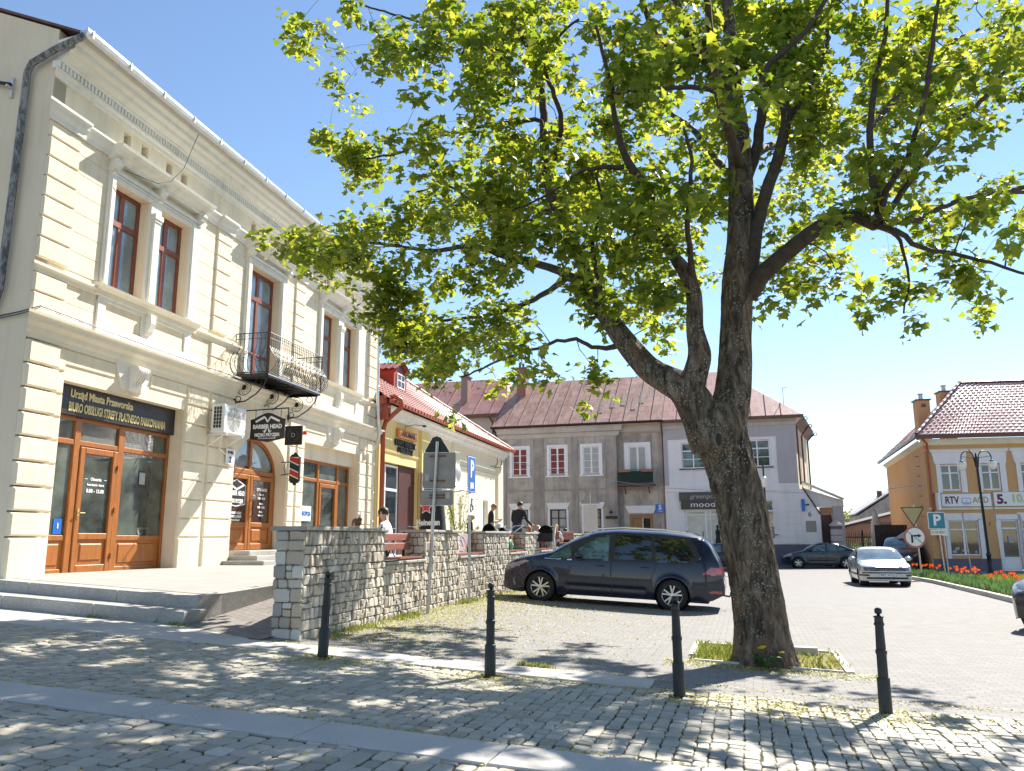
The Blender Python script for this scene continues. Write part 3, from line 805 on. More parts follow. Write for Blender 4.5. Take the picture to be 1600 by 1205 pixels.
def surround(a, b, zb, zt, opens, hood=True):
    """white moulded surround with flat lintel band; opens = hole list"""
    y1 = -.0
    L, R = opens[0][0], opens[-1][1]
    for (p, q) in ((a, L), (R, b)):
        tr.cbox(p, q, -.07, y1, zb, zt, .008)
        if q - p > .12: tr.cbox(p + .03, q - .03, -.10, -.07, zb + .02, zt - .03, .008)
    for i in range(len(opens) - 1):
        p, q = opens[i][1], opens[i + 1][0]
        tr.cbox(p, q, -.07, y1, zb, zt, .008); tr.cbox(p + .07, q - .07, -.12, -.07, zb, zt - .5, .01)
        tr.cbox(p + .03, q - .03, -.16, -.07, zt - .5, zt - .38, .01); tr.cbox(p + .05, q - .05, -.14, -.07, zt - .56, zt - .5, .01)
    for o_ in opens:
        tr.cbox(o_[0], o_[1], -.07, y1, o_[3], zt, .008)
        # stepped inner moulding
        for (k, yy) in ((.0, -.085), (.05, -.10)):
            tr.box(o_[0] - .06 - k, o_[1] + .06 + k, yy, -.07, o_[3] + .04 + k, o_[3] + .08 + k)
    tr.cbox(a - .03, b + .03, -.12, y1, zt, zt + .08, .01)
surround(.62, 3.62, 6.55, 8.90, [(.80, 1.90, 6.55, 8.75), (2.25, 3.35, 6.55, 8.75)])
surround(10.08, 13.26, 6.55, 8.90, [(10.30, 11.45, 6.55, 8.75), (11.85, 13.0, 6.55, 8.75)])
surround(5.80, 7.86, 5.80, 8.93, [(6.02, 7.62, 5.80, 8.78)])
for a, b in ((.55, 3.72), (5.72, 7.98), (10.02, 13.34)):
    n = 3 if b - a > 2.5 else 2
    tr.prof([(0, 9.13), (.14, 9.13), (.16, 9.20), (.26, 9.24), (.30, 9.31), (.38, 9.34), (.40, 9.40), (.0, 9.45)], a, b, m0=.12, m1=.12)
    for k in range(n):
        x = lerp(a + .14, b - .14, k / (n - 1))
        tr.prism([(0, 9.14), (.22, 9.14), (.24, 9.08), (.2, 9.0), (.10, 8.94), (.07, 8.84), (.0, 8.80)], lambda p, q, c: (c, -p, q), x - .085, x + .085)
        for s in (-.05, 0, .05): tr.ball((x + s, -.16, 8.99), (.025, .05, .05), 6, 5)
        tr.ball((x, -.10, 8.86), (.07, .04, .045), 8, 5)
# aprons below the paired windows
for a, b in ((.62, 3.62), (10.08, 13.26)):
    tr.cbox(a, b, -.05, 0, 5.56, 5.78, .01); tr.cbox(a, a + .22, -.05, 0, 5.78, 6.28, .01); tr.cbox(b - .22, b, -.05, 0, 5.78, 6.28, .01)
    mdl = (a + b) / 2; tr.cbox(mdl - .2, mdl + .2, -.05, 0, 5.78, 6.28, .01)
    tr.prism([(0, 6.29), (.13, 6.29), (.14, 6.1), (.08, 5.92), (.05, 5.86), (0, 5.86)], lambda p, q, c: (c, -p - .04, q), mdl - .08, mdl + .08)
    tr.box(a, b, -.06, 0, 6.22, 6.30)
# keystone consoles over the shop fronts and the door
for c in (1.83, 7.15, 11.5):
    tr.prism([(c - .55, 5.08), (c - .32, 4.62), (c + .32, 4.62), (c + .55, 5.08)], lambda p, q, e: (p, e, q), -.05, 0)
    tr.prism([(0, 5.09), (.20, 5.09), (.24, 5.0), (.20, 4.9), (.11, 4.78), (.10, 4.66), (.05, 4.58), (0, 4.58)], lambda p, q, e: (e, -p - .04, q), c - .15, c + .15)
    for s in (-.1, -.035, .035, .1):
        tr.tube([(c + s, -.27, 5.06), (c + s, -.285, 4.98), (c + s, -.245, 4.88), (c + s, -.16, 4.78), (c + s, -.15, 4.68)], .016, 5)
    tr.lathe([(.05, -.17), (.05, .17)], (c, -.24, 5.03), 12, axis='x')
tr.build('window_trim', m_white, A)
# rusticated stone courses
ru = MB()
def course(a, b, z0, z1, y=-.03, g=.014, c=.012):
    if b - a > .05: ru.cbox(a + .003, b - .003, y, 0.002, z0 + g, z1 - g, c)
# upper storey: pilasters (blocks) and banded wall
zz = 6.55; rows_ = []
while zz < 9.15: rows_.append((zz, min(zz + .385, 9.17))); zz += .385
for (z0, z1) in rows_:
    for a, b in ((X0 - .0, -.20), (4.43, 5.07), (8.50, 9.10), (14.08, X1)): course(a, b, z0, z1, -.06, .012, .02)
    for a, b in ((-.20, .60), (3.64, 4.43), (5.07, 5.78), (7.88, 8.50), (9.10, 10.06), (13.28, 14.08)): course(a, b, z0, z1, -.014, .004, .006)
for (z0, z1) in ((5.56, 5.92), (5.92, 6.28)):
    for a, b in ((X0, -.20), (4.43, 5.07), (8.50, 9.10), (14.08, X1)): course(a, b, z0, z1, -.06, .014, .02)
    for a, b in ((-.20, .60), (3.64, 4.43), (5.07, 5.78), (7.88, 8.50), (9.10, 10.06), (13.28, 14.08)): course(a, b, z0, z1, -.014, .004, .006)
for a, b in ((.86, 1.90), (2.34, 3.38), (10.32, 11.45), (11.89, 13.02)): ru.cbox(a, b, -.018, .002, 5.80, 6.22, .006)
# ground floor piers
rows_ = [(.1, 1.66)]; zz = 1.66
while zz < 5.0: rows_.append((zz, min(zz + .425, 5.07))); zz += .425
for (z0, z1) in rows_:
    lo = z0 < 1; y = -.10
    course(X0, -.22, z0, z1, y, .018 if not lo else .01, .03); course(-.22, -.005, z0, min(z1, 4.5) if z0 < 4.5 else z1, -.03, .02, .02)
    if z0 < 4.45:
        course(3.68, 4.50, z0, z1, -.045, .012, .025); course(4.62, 5.76, z0, z1, -.045, .012, .025)
        course(8.54, 8.92, z0, z1, -.045, .012, .025); course(9.02, 9.47, z0, z1, -.045, .012, .025)
        course(13.54, 14.1, z0, z1, -.045, .012, .025); course(14.2, X1, z0, z1, -.045, .012, .025)
    else:
        for a, b in ((3.68, 4.50), (4.62, 5.76), (8.54, 9.47), (13.54, 14.1), (14.2, X1)): course(a, b, z0, z1, -.05, .02, .02)
for a, b in ((-.2, 1.3), (2.4, 3.66), (9.5, 10.9), (12.1, 13.5)):
    course(a, b, 4.78, 5.07, -.025, .01, .01)
ru.build('rusticated_masonry', m_cream, A)
# arch infill over the double door
ar = MB(); N_ = 16
arc = [(7.15 + 1.35 * math.cos(PI * k / N_), 3.36 + .96 * math.sin(PI * k / N_)) for k in range(N_ + 1)]
for k in range(N_):
    (xa, za), (xb, zb) = arc[k], arc[k + 1]
    ar.add([(xa, -.0, za), (xa, -.0, 4.33), (xb, -.0, 4.33), (xb, -.0, zb), (xa, .35, za), (xb, .35, zb)], [(0, 1, 2, 3), (0, 3, 5, 4)])
ar.build('door_arch', m_cream, A)
# upper windows
for k, (a, b) in enumerate(wins):
    c = (a + b) / 2
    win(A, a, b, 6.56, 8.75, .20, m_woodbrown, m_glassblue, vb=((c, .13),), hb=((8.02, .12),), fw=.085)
    mb = MB()
    for s in (a + .09, c + .07): mb.box(s, s + .03, .17, .2, 7.95, 8.09)
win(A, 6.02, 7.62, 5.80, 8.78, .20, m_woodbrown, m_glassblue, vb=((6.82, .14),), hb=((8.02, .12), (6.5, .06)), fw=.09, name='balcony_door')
# shop front 1
sf = MB(); y = .35
for a, b in ((.0, .07), (.78, .94), (2.0, 2.18), (3.58, 3.65)): sf.cbox(a, b, y - .03, y + .06, .95, 3.92, .01)
sf.cbox(.07, 3.58, y - .02, y + .06, 3.40, 3.50, .01); sf.cbox(.07, 3.58, y - .02, y + .06, 3.86, 3.94, .01)
for a, b in ((.07, .78), (2.18, 3.58)):
    sf.cbox(a, b, y - .005, y + .05, .95, 1.08, .008); sf.cbox(a, b, y - .005, y + .05, 1.60, 1.70, .008); sf.box(a, b, y + .02, y + .05, 1.08, 1.60)
    sf.cbox(a + .1, b - .1, y + .003, y + .03, 1.14, 1.54, .02)
sfo = sf.build('shop_front', m_oak, A)
for (a, b, c, d) in ((.07, .78, 1.70, 3.40), (2.18, 3.58, 1.70, 3.40), (.07, .78, 3.50, 3.86), (.94, 2.0, 3.50, 3.86), (2.18, 3.58, 3.50, 3.86)):
    MB().add([(a, y + .02, c), (b, y + .02, c), (b, y + .02, d), (a, y + .02, d)], [(0, 1, 2, 3)]).build('pane', m_glassshop, sfo)
dr = MB(); dr.cbox(.95, 1.08, y - .05, y + .04, 1.0, 3.38, .012); dr.cbox(1.86, 1.99, y - .05, y + .04, 1.0, 3.38, .012)
for a, b in ((1.0, 1.14), (1.62, 1.74), (3.26, 3.38)): dr.cbox(1.08, 1.86, y - .047, y + .04, a, b, .012)
dr.box(1.08, 1.86, y - .01, y + .02, 1.14, 1.62); dr.cbox(1.18, 1.76, y - .03, y, 1.22, 1.54, .02)
for z in (1.25, 2.15, 3.0): dr.box(1.98, 2.04, y - .08, y - .03, z, z + .1)
dro = dr.build('door', m_oak, A)
MB().add([(1.08, y, 1.74), (1.86, y, 1.74), (1.86, y, 3.26), (1.08, y, 3.26)], [(0, 1, 2, 3)]).build('pane', m_glassshop, dro)
MB().tube([(1.01, y - .06, 2.12), (1.01, y - .10, 2.12), (1.14, y - .10, 2.12)], .012, 6).box(.99, 1.03, y - .062, y - .05, 2.0, 2.2).build('handle', m_gold, dro)
ly = y - .006
for s, z, q in (('Otwarte', 2.78, .085), ('Poniedziałek - Piątek', 2.67, .055), ('8.00 - 15.00', 2.55, .1)):
    text(s, q, m_whitep, dro, 'lettering', (1.47, ly, z), bold=.003)
MB().box(1.17, 1.24, ly, ly + .004, 2.775, 2.787).box(1.70, 1.77, ly, ly + .004, 2.775, 2.787).build('dash', m_whitep, dro)
MB().box(2.75, 2.98, y + .012, y + .018, 2.74, 3.06).build('poster_frame', m_blackp, sfo); MB().box(2.775, 2.955, y + .008, y + .012, 2.775, 3.025).build('poster', m_netcurtain, sfo)
MB().box(.50, .70, y + .01, y + .018, 1.72, 2.0).build('sticker', m_blue, sfo); text('i', .14, m_whitep, sfo, 'lettering', (.6, y + .005, 1.87), bold=.006)
# fascia sign
sg = thing('fascia_sign', 'dark brown fascia sign with gold words above the left shop front', 'shop sign', (AO.x, AO.y, 0), az(12.5))
MB().cbox(.02, 3.64, .22, .32, 3.93, 4.50, .006).build('board', m_signdark, sg)
text('Urząd Miasta Przeworska', .21, m_gold, sg, 'lettering', (.44, .212, 4.335), align='LEFT', sx=.80, bold=.007)
text('BIURO OBSŁUGI STREFY PŁATNEGO PARKOWANIA', .235, m_gold, sg, 'lettering', (.42, .212, 4.08), align='LEFT', sx=.53, bold=.008)
# shop front 2 (double arched door)
ad = MB(); y = .35
arc2 = [(7.15 + 1.35 * math.cos(PI * k / N_), 3.36 + .96 * math.sin(PI * k / N_)) for k in range(N_ + 1)]
arc3 = [(7.15 + 1.22 * math.cos(PI * k / N_), 3.36 + .83 * math.sin(PI * k / N_)) for k in range(N_ + 1)]
for k in range(N_):
    a, b, c, d = arc2[k], arc2[k + 1], arc3[k + 1], arc3[k]
    ad.add([(a[0], y, a[1]), (b[0], y, b[1]), (c[0], y, c[1]), (d[0], y, d[1])], [(0, 1, 2, 3)])
ad.cbox(5.8, 5.93, y - .02, y + .06, 1.33, 3.36, .01); ad.cbox(8.37, 8.5, y - .02, y + .06, 1.33, 3.36, .01)
ad.cbox(5.93, 8.37, y - .03, y + .06, 3.30, 3.44, .015); ad.cbox(7.09, 7.21, y - .03, y + .06, 3.44, 4.22, .01)
ado = ad.build('arched_door_frame', m_oak, A)
pl = [(x, z) for x, z in arc3 if z >= 3.4]
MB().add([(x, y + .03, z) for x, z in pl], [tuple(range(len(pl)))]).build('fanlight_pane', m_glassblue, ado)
m_brownpane = simple('brown_foil_door_pane', (.065, .035, .025), .08, var=.1, spec=.9)
for (a, b) in ((5.94, 7.14), (7.16, 8.36)):
    dl = MB()
    dl.cbox(a, a + .13, y - .05, y + .04, 1.34, 3.29, .012); dl.cbox(b - .13, b, y - .05, y + .04, 1.34, 3.29, .012)
    for p, q in ((1.34, 1.5), (1.93, 2.05), (3.17, 3.29)): dl.cbox(a + .13, b - .13, y - .047, y + .04, p, q, .012)
    dl.box(a + .13, b - .13, y - .01, y + .02, 1.5, 1.93); dl.cbox(a + .2, b - .2, y - .03, y, 1.56, 1.87, .02)
    do = dl.build('door_leaf', m_oak, A)
    MB().add([(a + .13, y - .004, 2.05), (b - .13, y - .004, 2.05), (b - .13, y - .004, 3.17), (a + .13, y - .004, 3.17)], [(0, 1, 2, 3)]).build('pane', m_brownpane, do)
    c = (a + b) / 2
    if a < 6:
        MB().prism([(a + .15, 2.5), (a + .15, 3.0), (c, 3.15), (b - .15, 3.0), (b - .15, 2.5), (c, 2.44)], lambda p, q, e: (p, e, q), y - .012, y - .008).build('badge', m_whitep, do)
        MB().prism([(a + .18, 2.53), (a + .18, 2.98), (c, 3.12), (b - .18, 2.98), (b - .18, 2.53), (c, 2.47)], lambda p, q, e: (p, e, q), y - .016, y - .012).build('badge_face', m_blackp, do)
        MB().beam((c - .32, y - .02, 3.0), (c, y - .02, 2.88), .01, .05).beam((c + .32, y - .02, 3.0), (c, y - .02, 2.88), .01, .05).build('razor_emblem', m_whitep, do)
        text('BARBER HEAD', .17, m_whitep, do, 'lettering', (c, y - .02, 2.78), sx=.72, bold=.005); text('MĘSKI FRYZJER', .14, m_whitep, do, 'lettering', (c, y - .02, 2.58), sx=.72, bold=.004)
        for z, s in ((2.28, 'BARBER HEAD'), (2.19, 'BARBER_HEAD'), (2.10, 'barberhead')): text(s, .085, m_whitep, do, 'lettering', (c + .02, y - .012, z), bold=.003)
    else:
        for z, s, q in ((2.93, 'OTWARTE', .11), (2.80, 'Pon - Pt', .07), (2.70, '9.00 - 18.00', .08), (2.56, 'Sobota', .07), (2.46, '9.00 - 15.00', .08), (2.34, 'Niedz.', .07), (2.25, 'nieczynne', .07)):
            text(s, q, m_whitep, do, 'lettering', (c + .05, y - .012, z), bold=.003)
        MB().tube([(a + .06, y - .05, 2.2), (a + .06, y - .11, 2.22), (a + .06, y - .11, 2.62), (a + .06, y - .05, 2.64)], .014, 6).build('handle', m_black, do)
# steps up to the arched door
sp = thing('door_steps', 'three grey stone steps leading up to the arched barber door', 'steps', (AO.x, AO.y, 0), az(12.5))
for k, (a, b, yy) in enumerate(((5.45, 9.4, -1.15), (5.75, 9.0, -.80), (6.0, 8.5, -.45))):
    MB().cbox(a, b, yy, .34, .98 + (.0 if k == 0 else .115 * k - .0), 1.10 + .115 * k, .012).build('step', m_step, sp)
# shop front 3
sf = MB(); y = .35
for a, b in ((9.5, 9.58), (11.12, 11.24), (12.55, 12.67), (13.42, 13.5), (9.98, 10.06)): sf.cbox(a, b, y - .03, y + .06, .95, 4.0, .01)
sf.cbox(9.58, 13.42, y - .02, y + .06, 3.37, 3.47, .01); sf.cbox(9.58, 13.42, y - .02, y + .06, 3.94, 4.02, .01); sf.cbox(9.58, 13.42, y - .01, y + .06, .95, 1.25, .01)
for a in (11.27, 12.40): sf.cbox(a, a + .12, y - .05, y + .04, 1.0, 3.34, .01)
sf.cbox(11.39, 12.40, y - .047, y + .04, 3.22, 3.34, .01); sf.cbox(11.39, 12.40, y - .047, y + .04, 1.0, 1.5, .01)
sfo = sf.build('shop_front', m_oak, A)
MB().box(9.5, 13.5, .20, .40, 4.02, 4.45).build('shutter_box', m_cream, A)
for (a, b, c, d) in ((9.58, 11.12, 1.25, 3.37), (11.39, 12.40, 1.5, 3.22), (12.67, 13.42, 1.25, 3.37), (9.58, 11.12, 3.47, 3.94), (11.24, 12.55, 3.47, 3.94), (12.67, 13.42, 3.47, 3.94)):
    MB().add([(a, y + .02, c), (b, y + .02, c), (b, y + .02, d), (a, y + .02, d)], [(0, 1, 2, 3)]).build('pane', m_glassshop, sfo)
MB().box(10.1, 10.8, y - .012, y - .008, 2.15, 2.6).build('paper_notice', m_whitep, sfo); text('RECEPCJA', .17, m_blue, sfo, 'lettering', (10.45, y - .016, 2.37), sx=.8, bold=.005)
MB().tube([(11.33, y - .05, 1.6), (11.33, y - .14, 1.62), (11.33, y - .14, 2.0), (11.33, y - .05, 2.02)], .016, 6).build('handle', m_black, sfo)
# downpipe at the right corner and old mottled pipe at the left corner
dp = MB(); dp.tube([(14.45, -.62, 10.68), (14.45, -.5, 10.5), (14.45, -.2, 9.95), (14.45, -.17, 9.7), (14.45, -.26, 9.3), (14.45, -.26, 6.6), (14.45, -.34, 5.5), (14.45, -.34, 5.0), (14.45, -.16, 4.7), (14.45, -.16, 1.0)], .055, 12)
for z in (9.0, 8, 7, 6, 4.2, 3.2, 2.2): dp.lathe([(.062, -.02), (.062, .02)], (14.45, -.26 if z > 6 else (-.30 if z > 5 else -.16), z), 12)
dp.build('downpipe', m_zinc, A, True)
m = N('mottled_grey_pipe'); v = m.coord((9, 9, 3))
m.base(m.ramp(m.noise(v, 1.3, 6, .7, 1.0), [(.42, (.07, .075, .075)), (.56, (.28, .285, .29))])); m.set(rough=.6, normal=m.bump(m.noise(v, 3, 4), .3, .004)); m_mott = m.mat
MB().tube([(-1.06, -.66, 10.70), (-1.08, -.5, 10.62), (-1.08, -.1, 10.50), (-1.08, .40, 10.28), (-1.06, .50, 10.12), (-1.06, .52, 8), (-1.06, .55, 5.95), (-1.06, .62, 5.72), (-1.06, .78, 5.45), (-1.06, .84, 5.2), (-1.06, .84, 1.0)], .065, 14).build('old_downpipe', m_mott, A, True)
MB().tube([(-1.0, .8, 5.45), (-1.02, .1, 5.52), (-1.0, -.28, 5.60), (2, -.315, 5.54), (6, -.315, 5.55)], .013, 5).tube([(-1.0, .8, 5.40), (-1.03, .12, 5.47), (-1.03, -.30, 5.56), (6, -.325, 5.52)], .01, 5).build('cable', m_darkgrey, A)
# wall sign bracket on the side wall
br = thing('wall_bracket', 'small steel bracket with a dark bar on the plain beige side wall', 'bracket', (AO.x, AO.y, 0), az(12.5))
MB().box(-1.0, -.95, .86, .92, 9.7, 10.1).box(-1.12, -1.0, .86, .90, 9.86, 9.9).build('plate', m_zinc, br); MB().tube([(-1.05, .86, 9.93), (-1.15, 2.2, 10.25)], .035, 8).build('bar', m_blackp, br)
# loose wire in front of the frieze
wr_ = [(2.55, -.62, 10.62), (2.5, -.5, 10.2), (2.35, -.45, 9.7), (2.0, -.42, 9.25), (1.6, -.4, 9.02), (1.1, -.3, 8.98), (.95, -.1, 9.05)]
o = MB().tube(wr_, .007, 5).build('loose_wire', m_blackp); o.location = (AO.x, AO.y, 0); o.rotation_euler = (0, 0, az(12.5)); tag(o, 'thin dark wire dangling in front of the cornice above the left window pair', 'wire')
# house number plate
t = thing('house_number_plate', 'small white house number plate 2 left of the arched door', 'sign', (AO.x, AO.y, 0), az(12.5))
MB().box(5.28, 5.66, -.10, -.085, 3.42, 3.80).build('plate', m_whitep, t); text('2', .2, m_blackp, t, 'lettering', (5.47, -.104, 3.53), bold=.005); text('RYNEK', .10, m_blackp, t, 'lettering', (5.47, -.104, 3.71), sx=.8)
o = MB().cbox(13.62, 13.9, -.12, -.08, 2.3, 2.5, .01).build('wall_box', m_whitep); o.location = (AO.x, AO.y, 0); o.rotation_euler = (0, 0, az(12.5)); tag(o, 'small white electric box on the pier right of the right shop front', 'electric box')
o = MB().lathe([(.06, 0), (.07, .02), (.06, .09), (.03, .11)], (9.25, -.13, 4.62), 12).build('alarm_siren', m_red); o.location = (AO.x, AO.y, 0); o.rotation_euler = (0, 0, az(12.5)); tag(o, 'small red alarm siren beside the right shop front', 'alarm')
# balcony --------------------------------------------------------------
bal = MB(); BX0, BX1, BY, BZ = 5.55, 8.50, -.95, 5.70
bal.box(BX0, BX1, BY, -.0, BZ - .03, BZ); bal.box(BX0, BX1, BY, BY + .06, BZ - .09, BZ - .03); bal.box(BX0, BX0 + .05, BY, 0, BZ - .09, BZ - .03); bal.box(BX1 - .05, BX1, BY, 0, BZ - .09, BZ - .03)
for x in np.arange(BX0 + .2, BX1, .2): bal.box(x, x + .03, BY + .06, 0, BZ - .05, BZ - .03)
balo = bal.build('balcony', m_black, A)
MB().box(BX0 + .01, BX1 - .01, BY - .006, BY - .001, BZ - .045, BZ - .02).build('trim_strip', m_zinc, balo)
rl = MB()
bow = [(0, .02), (.10, .06), (.19, .16), (.22, .28), (.17, .42), (.07, .56), (.01, .68), (0, .80), (0, 1.02)]
def face(P0, P1, out):
    P0 = Vector(P0); P1 = Vector(P1); out = Vector(out); L = (P1 - P0).length; n = int(L / .105)
    for i in range(n + 1):
        q = P0 + (P1 - P0) * i / n
        rl.tube([(q.x + out.x * o_, q.y + out.y * o_, BZ + z) for o_, z in bow], .0075, 4)
        if i % 2 == 0 and i < n:
            c = P0 + (P1 - P0) * (i + 1) / n; d = (P1 - P0) / L
            for (zc, R, o_, s_) in ((.30, .085, .22, 1), (.52, .055, .12, -1)):
                pts = []
                for k in range(15):
                    th = s_ * k * .55; r = R * (1 - k / 17)
                    pts.append((c.x + d.x * r * math.cos(th) + out.x * o_, c.y + d.y * r * math.cos(th) + out.y * o_, BZ + zc + r * math.sin(th)))
                rl.tube(pts, .0065, 4)
            rl.tube([(c.x + d.x * .05 * math.cos(th), c.y + d.y * .05 * math.cos(th), BZ + .95 + .04 * math.sin(th)) for th in np.linspace(0, PI, 6)], .006, 4)
    for z, w_ in ((1.04, .014), (.90, .008), (.03, .012)): rl.tube([tuple(P0 + Vector((0, 0, BZ + z))), tuple(P1 + Vector((0, 0, BZ + z)))], w_, 5)
face((BX0, -.02, 0), (BX0, BY, 0), (-1, 0, 0)); face((BX0, BY, 0), (BX1, BY, 0), (0, -1, 0)); face((BX1, BY, 0), (BX1, -.02, 0), (1, 0, 0))
for x, y_ in ((BX0, BY), (BX1, BY)): rl.tube([(x, y_, BZ), (x, y_, BZ + 1.06)], .018, 6)
rl.build('railing', m_black, balo)
bk = MB()
for x in (BX0 + .08, 7.02, BX1 - .08):
    bk.box(x - .02, x + .02, -.05, 0, 4.95, BZ - .09); bk.box(x - .02, x + .02, BY + .05, 0, BZ - .12, BZ - .09)
    bk.tube([(x, -.03, 4.98), (x, -.32, 5.02), (x, -.62, 5.2), (x, -.82, 5.42), (x, BY + .06, BZ - .1)], .018, 5)
    for (cy, cz, R) in ((-.26, 5.37, .2), (-.66, 5.50, .09), (-.12, 5.08, .07)):
        bk.tube([(x, cy + R * math.cos(t_), cz + R * math.sin(t_)) for t_ in np.linspace(0, 2 * PI, 20)], .011, 5)
    for k in range(8):
        th = k * PI / 4; bk.tube([(x, -.26 + .13 * math.cos(th) + .035 * math.cos(t_), 5.37 + .13 * math.sin(th) + .035 * math.sin(t_)) for t_ in np.linspace(0, 2 * PI, 8)], .007, 4)
    bk.ball((x, -.26, 5.37), (.03, .075, .075), 8, 6)
bk.build('bracket', m_black, balo)
# air conditioner
t = thing('air_conditioner', 'white air conditioner unit on brackets between the left shop front and the barber door', 'air conditioner', (AO.x, AO.y, 0), az(12.5))
MB().cbox(4.46, 5.42, -.50, -.17, 4.08, 4.76, .02).build('casing', m_whitep, t)
fan = MB(); 
for R in (.27, .23, .19, .15, .11, .07): fan.lathe([(R, -.004), (R + .008, -.008), (R + .016, -.004)], (4.88, -.503, 4.43), 24, axis='y', cap=False)
for k in range(12): th = k * PI / 6; fan.beam((4.88, -.508, 4.43), (4.88 + .28 * math.cos(th), -.508, 4.43 + .28 * math.sin(th)), .006, .006)
fan.ball((4.88, -.505, 4.43), (.03, .01, .03), 8, 6); fan.build('fan_grille', m_netcurtain, t)
gr = MB(); gr.box(4.452, 4.459, -.44, -.23, 4.18, 4.70); gr.build('side_grille', m_darkroom, t)
gg = MB()
for k in range(4): gg.box(4.446, 4.452, -.44 + .07 * k - .004, -.44 + .07 * k + .004, 4.18, 4.70)
for k in range(7): gg.box(4.446, 4.452, -.44, -.23, 4.18 + .085 * k, 4.188 + .085 * k)
gg.build('grille_bars', m_whitep, t)
MB().lathe([(.055, -.002), (.055, .002)], (5.29, -.503, 4.60), 5, axis='y').build('logo', m_pink, t)
ab = MB()
for x in (4.6, 5.28): ab.beam((x, -.52, 4.05), (x, 0, 4.05), .04, .04); ab.beam((x, -.45, 4.05), (x, -.02, 3.8), .03, .03)
ab.build('bracket', m_whitep, t); MB().tube([(4.9, -.2, 4.06), (4.9, -.14, 3.75), (5.3, -.12, 3.62)], .015, 6).build('hose', m_whitep, t)
# barber signs (boards at right angles to the facade)
def perp(name, label, cat, u, y0, y1, z0, z1):
    return thing(name, label, cat, (AO.x + AT.x * u, AO.y + AT.y * u, 0), az(12.5) - PI / 2)
# local x now points out of the facade (towards the street), local -y faces the camera
t = perp('hanging_sign', 'black shaped sign board reading BARBER HEAD hanging from an iron bar under the balcony', 'hanging sign', 6.0, 0, 0, 0, 0)
cx, cz, hw = .77, 4.37, .48
ol = [(-hw, -.27), (-hw * .55, -.31), (0, -.36), (hw * .55, -.31), (hw, -.27), (hw * .97, .0), (hw, .22), (hw * .8, .24), (hw * .5, .31), (hw * .2, .37), (0, .385), (-hw * .2, .37), (-hw * .5, .31), (-hw * .8, .24), (-hw, .22), (-hw * .97, 0)]
MB().prism([(cx + a, cz + b) for a, b in ol], lambda p, q, e: (p, e, q), -.02, .02).build('board', m_signdark, t)
text('BARBER HEAD', .145, m_whitep, t, 'lettering', (cx, -.024, cz + .03), bold=.006, sx=.86); text('MĘSKI FRYZJER', .115, m_whitep, t, 'lettering', (cx, -.024, cz - .18), bold=.003, sx=.9)
text('STRZYŻENIE & GOLENIE', .045, m_whitep, t, 'lettering', (cx, -.024, cz - .265)); text('EST     2017', .05, m_whitep, t, 'lettering', (cx, -.024, cz - .08))
em = MB()
for s in (-1, 1):
    em.beam((cx + s * .33, -.026, cz + .16), (cx + s * .08, -.026, cz + .28), .006, .055); em.beam((cx + s * .08, -.026, cz + .28), (cx, -.026, cz + .15), .006, .035); em.beam((cx + s * .03, -.026, cz - .03), (cx + s * .08, -.026, cz - .12), .006, .035)
em.build('razor_emblem', m_whitep, t)
MB().tube([(0, 0, 4.83), (1.33, 0, 4.86)], .016, 6).tube([(cx - .35, 0, 4.84), (cx - .35, 0, 4.6)], .008, 5).tube([(cx + .35, 0, 4.85), (cx + .35, 0, 4.6)], .008, 5).tube([(1.32, 0, 4.86), (1.32, 0, 4.5)], .014, 5).build('bar', m_black, t)
t = perp('hanging_sign', 'small square black sign with ringed letter D between barber board and barber pole', 'hanging sign', 7.6, 0, 0, 0, 0)
MB().cbox(.40, .90, -.03, .03, 4.12, 4.64, .01).build('board', m_darkgrey, t)
rg = MB()
for R in (.17, .125): rg.lathe([(R, 0), (R, .006), (R + .012, .006), (R + .012, 0)], (.65, -.034, 4.38), 28, axis='y', cap=False)
rg.build('ring', m_netcurtain, t); text('D', .17, m_netcurtain, t, 'lettering', (.65, -.034, 4.38)); MB().tube([(0, 0, 4.6), (.42, 0, 4.6)], .015, 6).build('bar', m_black, t)
t = perp('barber_pole', 'striped red, white and dark green barber pole sign beside the arched door', 'barber pole', 8.2, 0, 0, 0, 0)
px_, hw = .42, .145
pb = MB(); ol = [(-hw, -.33), (-hw * .6, -.40), (hw * .6, -.40), (hw, -.33), (hw, .33), (hw * .6, .40), (-hw * .6, .40), (-hw, .33)]
pb.prism([(px_ + a, 3.53 + b) for a, b in ol], lambda p, q, e: (p, e, q), -.05, .05); pb.lathe([(.05, .40), (.05, .44), (.02, .45)], (px_, 0, 3.53), 10); pb.lathe([(.02, -.46), (.05, -.44), (.05, -.40)], (px_, 0, 3.53), 10)
pb.build('casing', m_darkgrey, t)
for nm, mt, ks in (('red_stripe', m_red, (0, 2)), ('white_stripe', m_whitep, (0, 1, 2, 3)), ('green_stripe', simple('dark_green_paint', (.01, .045, .04), .35), (1,))):
    q = MB()
    for k in ks:
        zb = 3.25 + .205 * k if nm != 'white_stripe' else 3.215 + .205 * k - .02
        h = .14 if nm != 'white_stripe' else .035
        if nm == 'white_stripe' and k == 0: zb = 3.23
        z_l = lambda z: max(3.21, min(3.85, z))
        q.prism([(px_ - hw + .015, z_l(zb + .12)), (px_ + hw - .015, z_l(zb)), (px_ + hw - .015, z_l(zb + h)), (px_ - hw + .015, z_l(zb + .12 + h))], lambda p, qq, e: (p, e, qq), -.058 - .001 * len(nm), -.05)
    q.build(nm, mt, t)
MB().tube([(0, 0, 3.72), (.28, 0, 3.72)], .014, 5).tube([(0, 0, 3.36), (.28, 0, 3.40)], .014, 5).tube([(.14, 0, 3.72), (.08, 0, 3.55), (.14, 0, 3.38)], .01, 5).build('bracket', m_black, t)
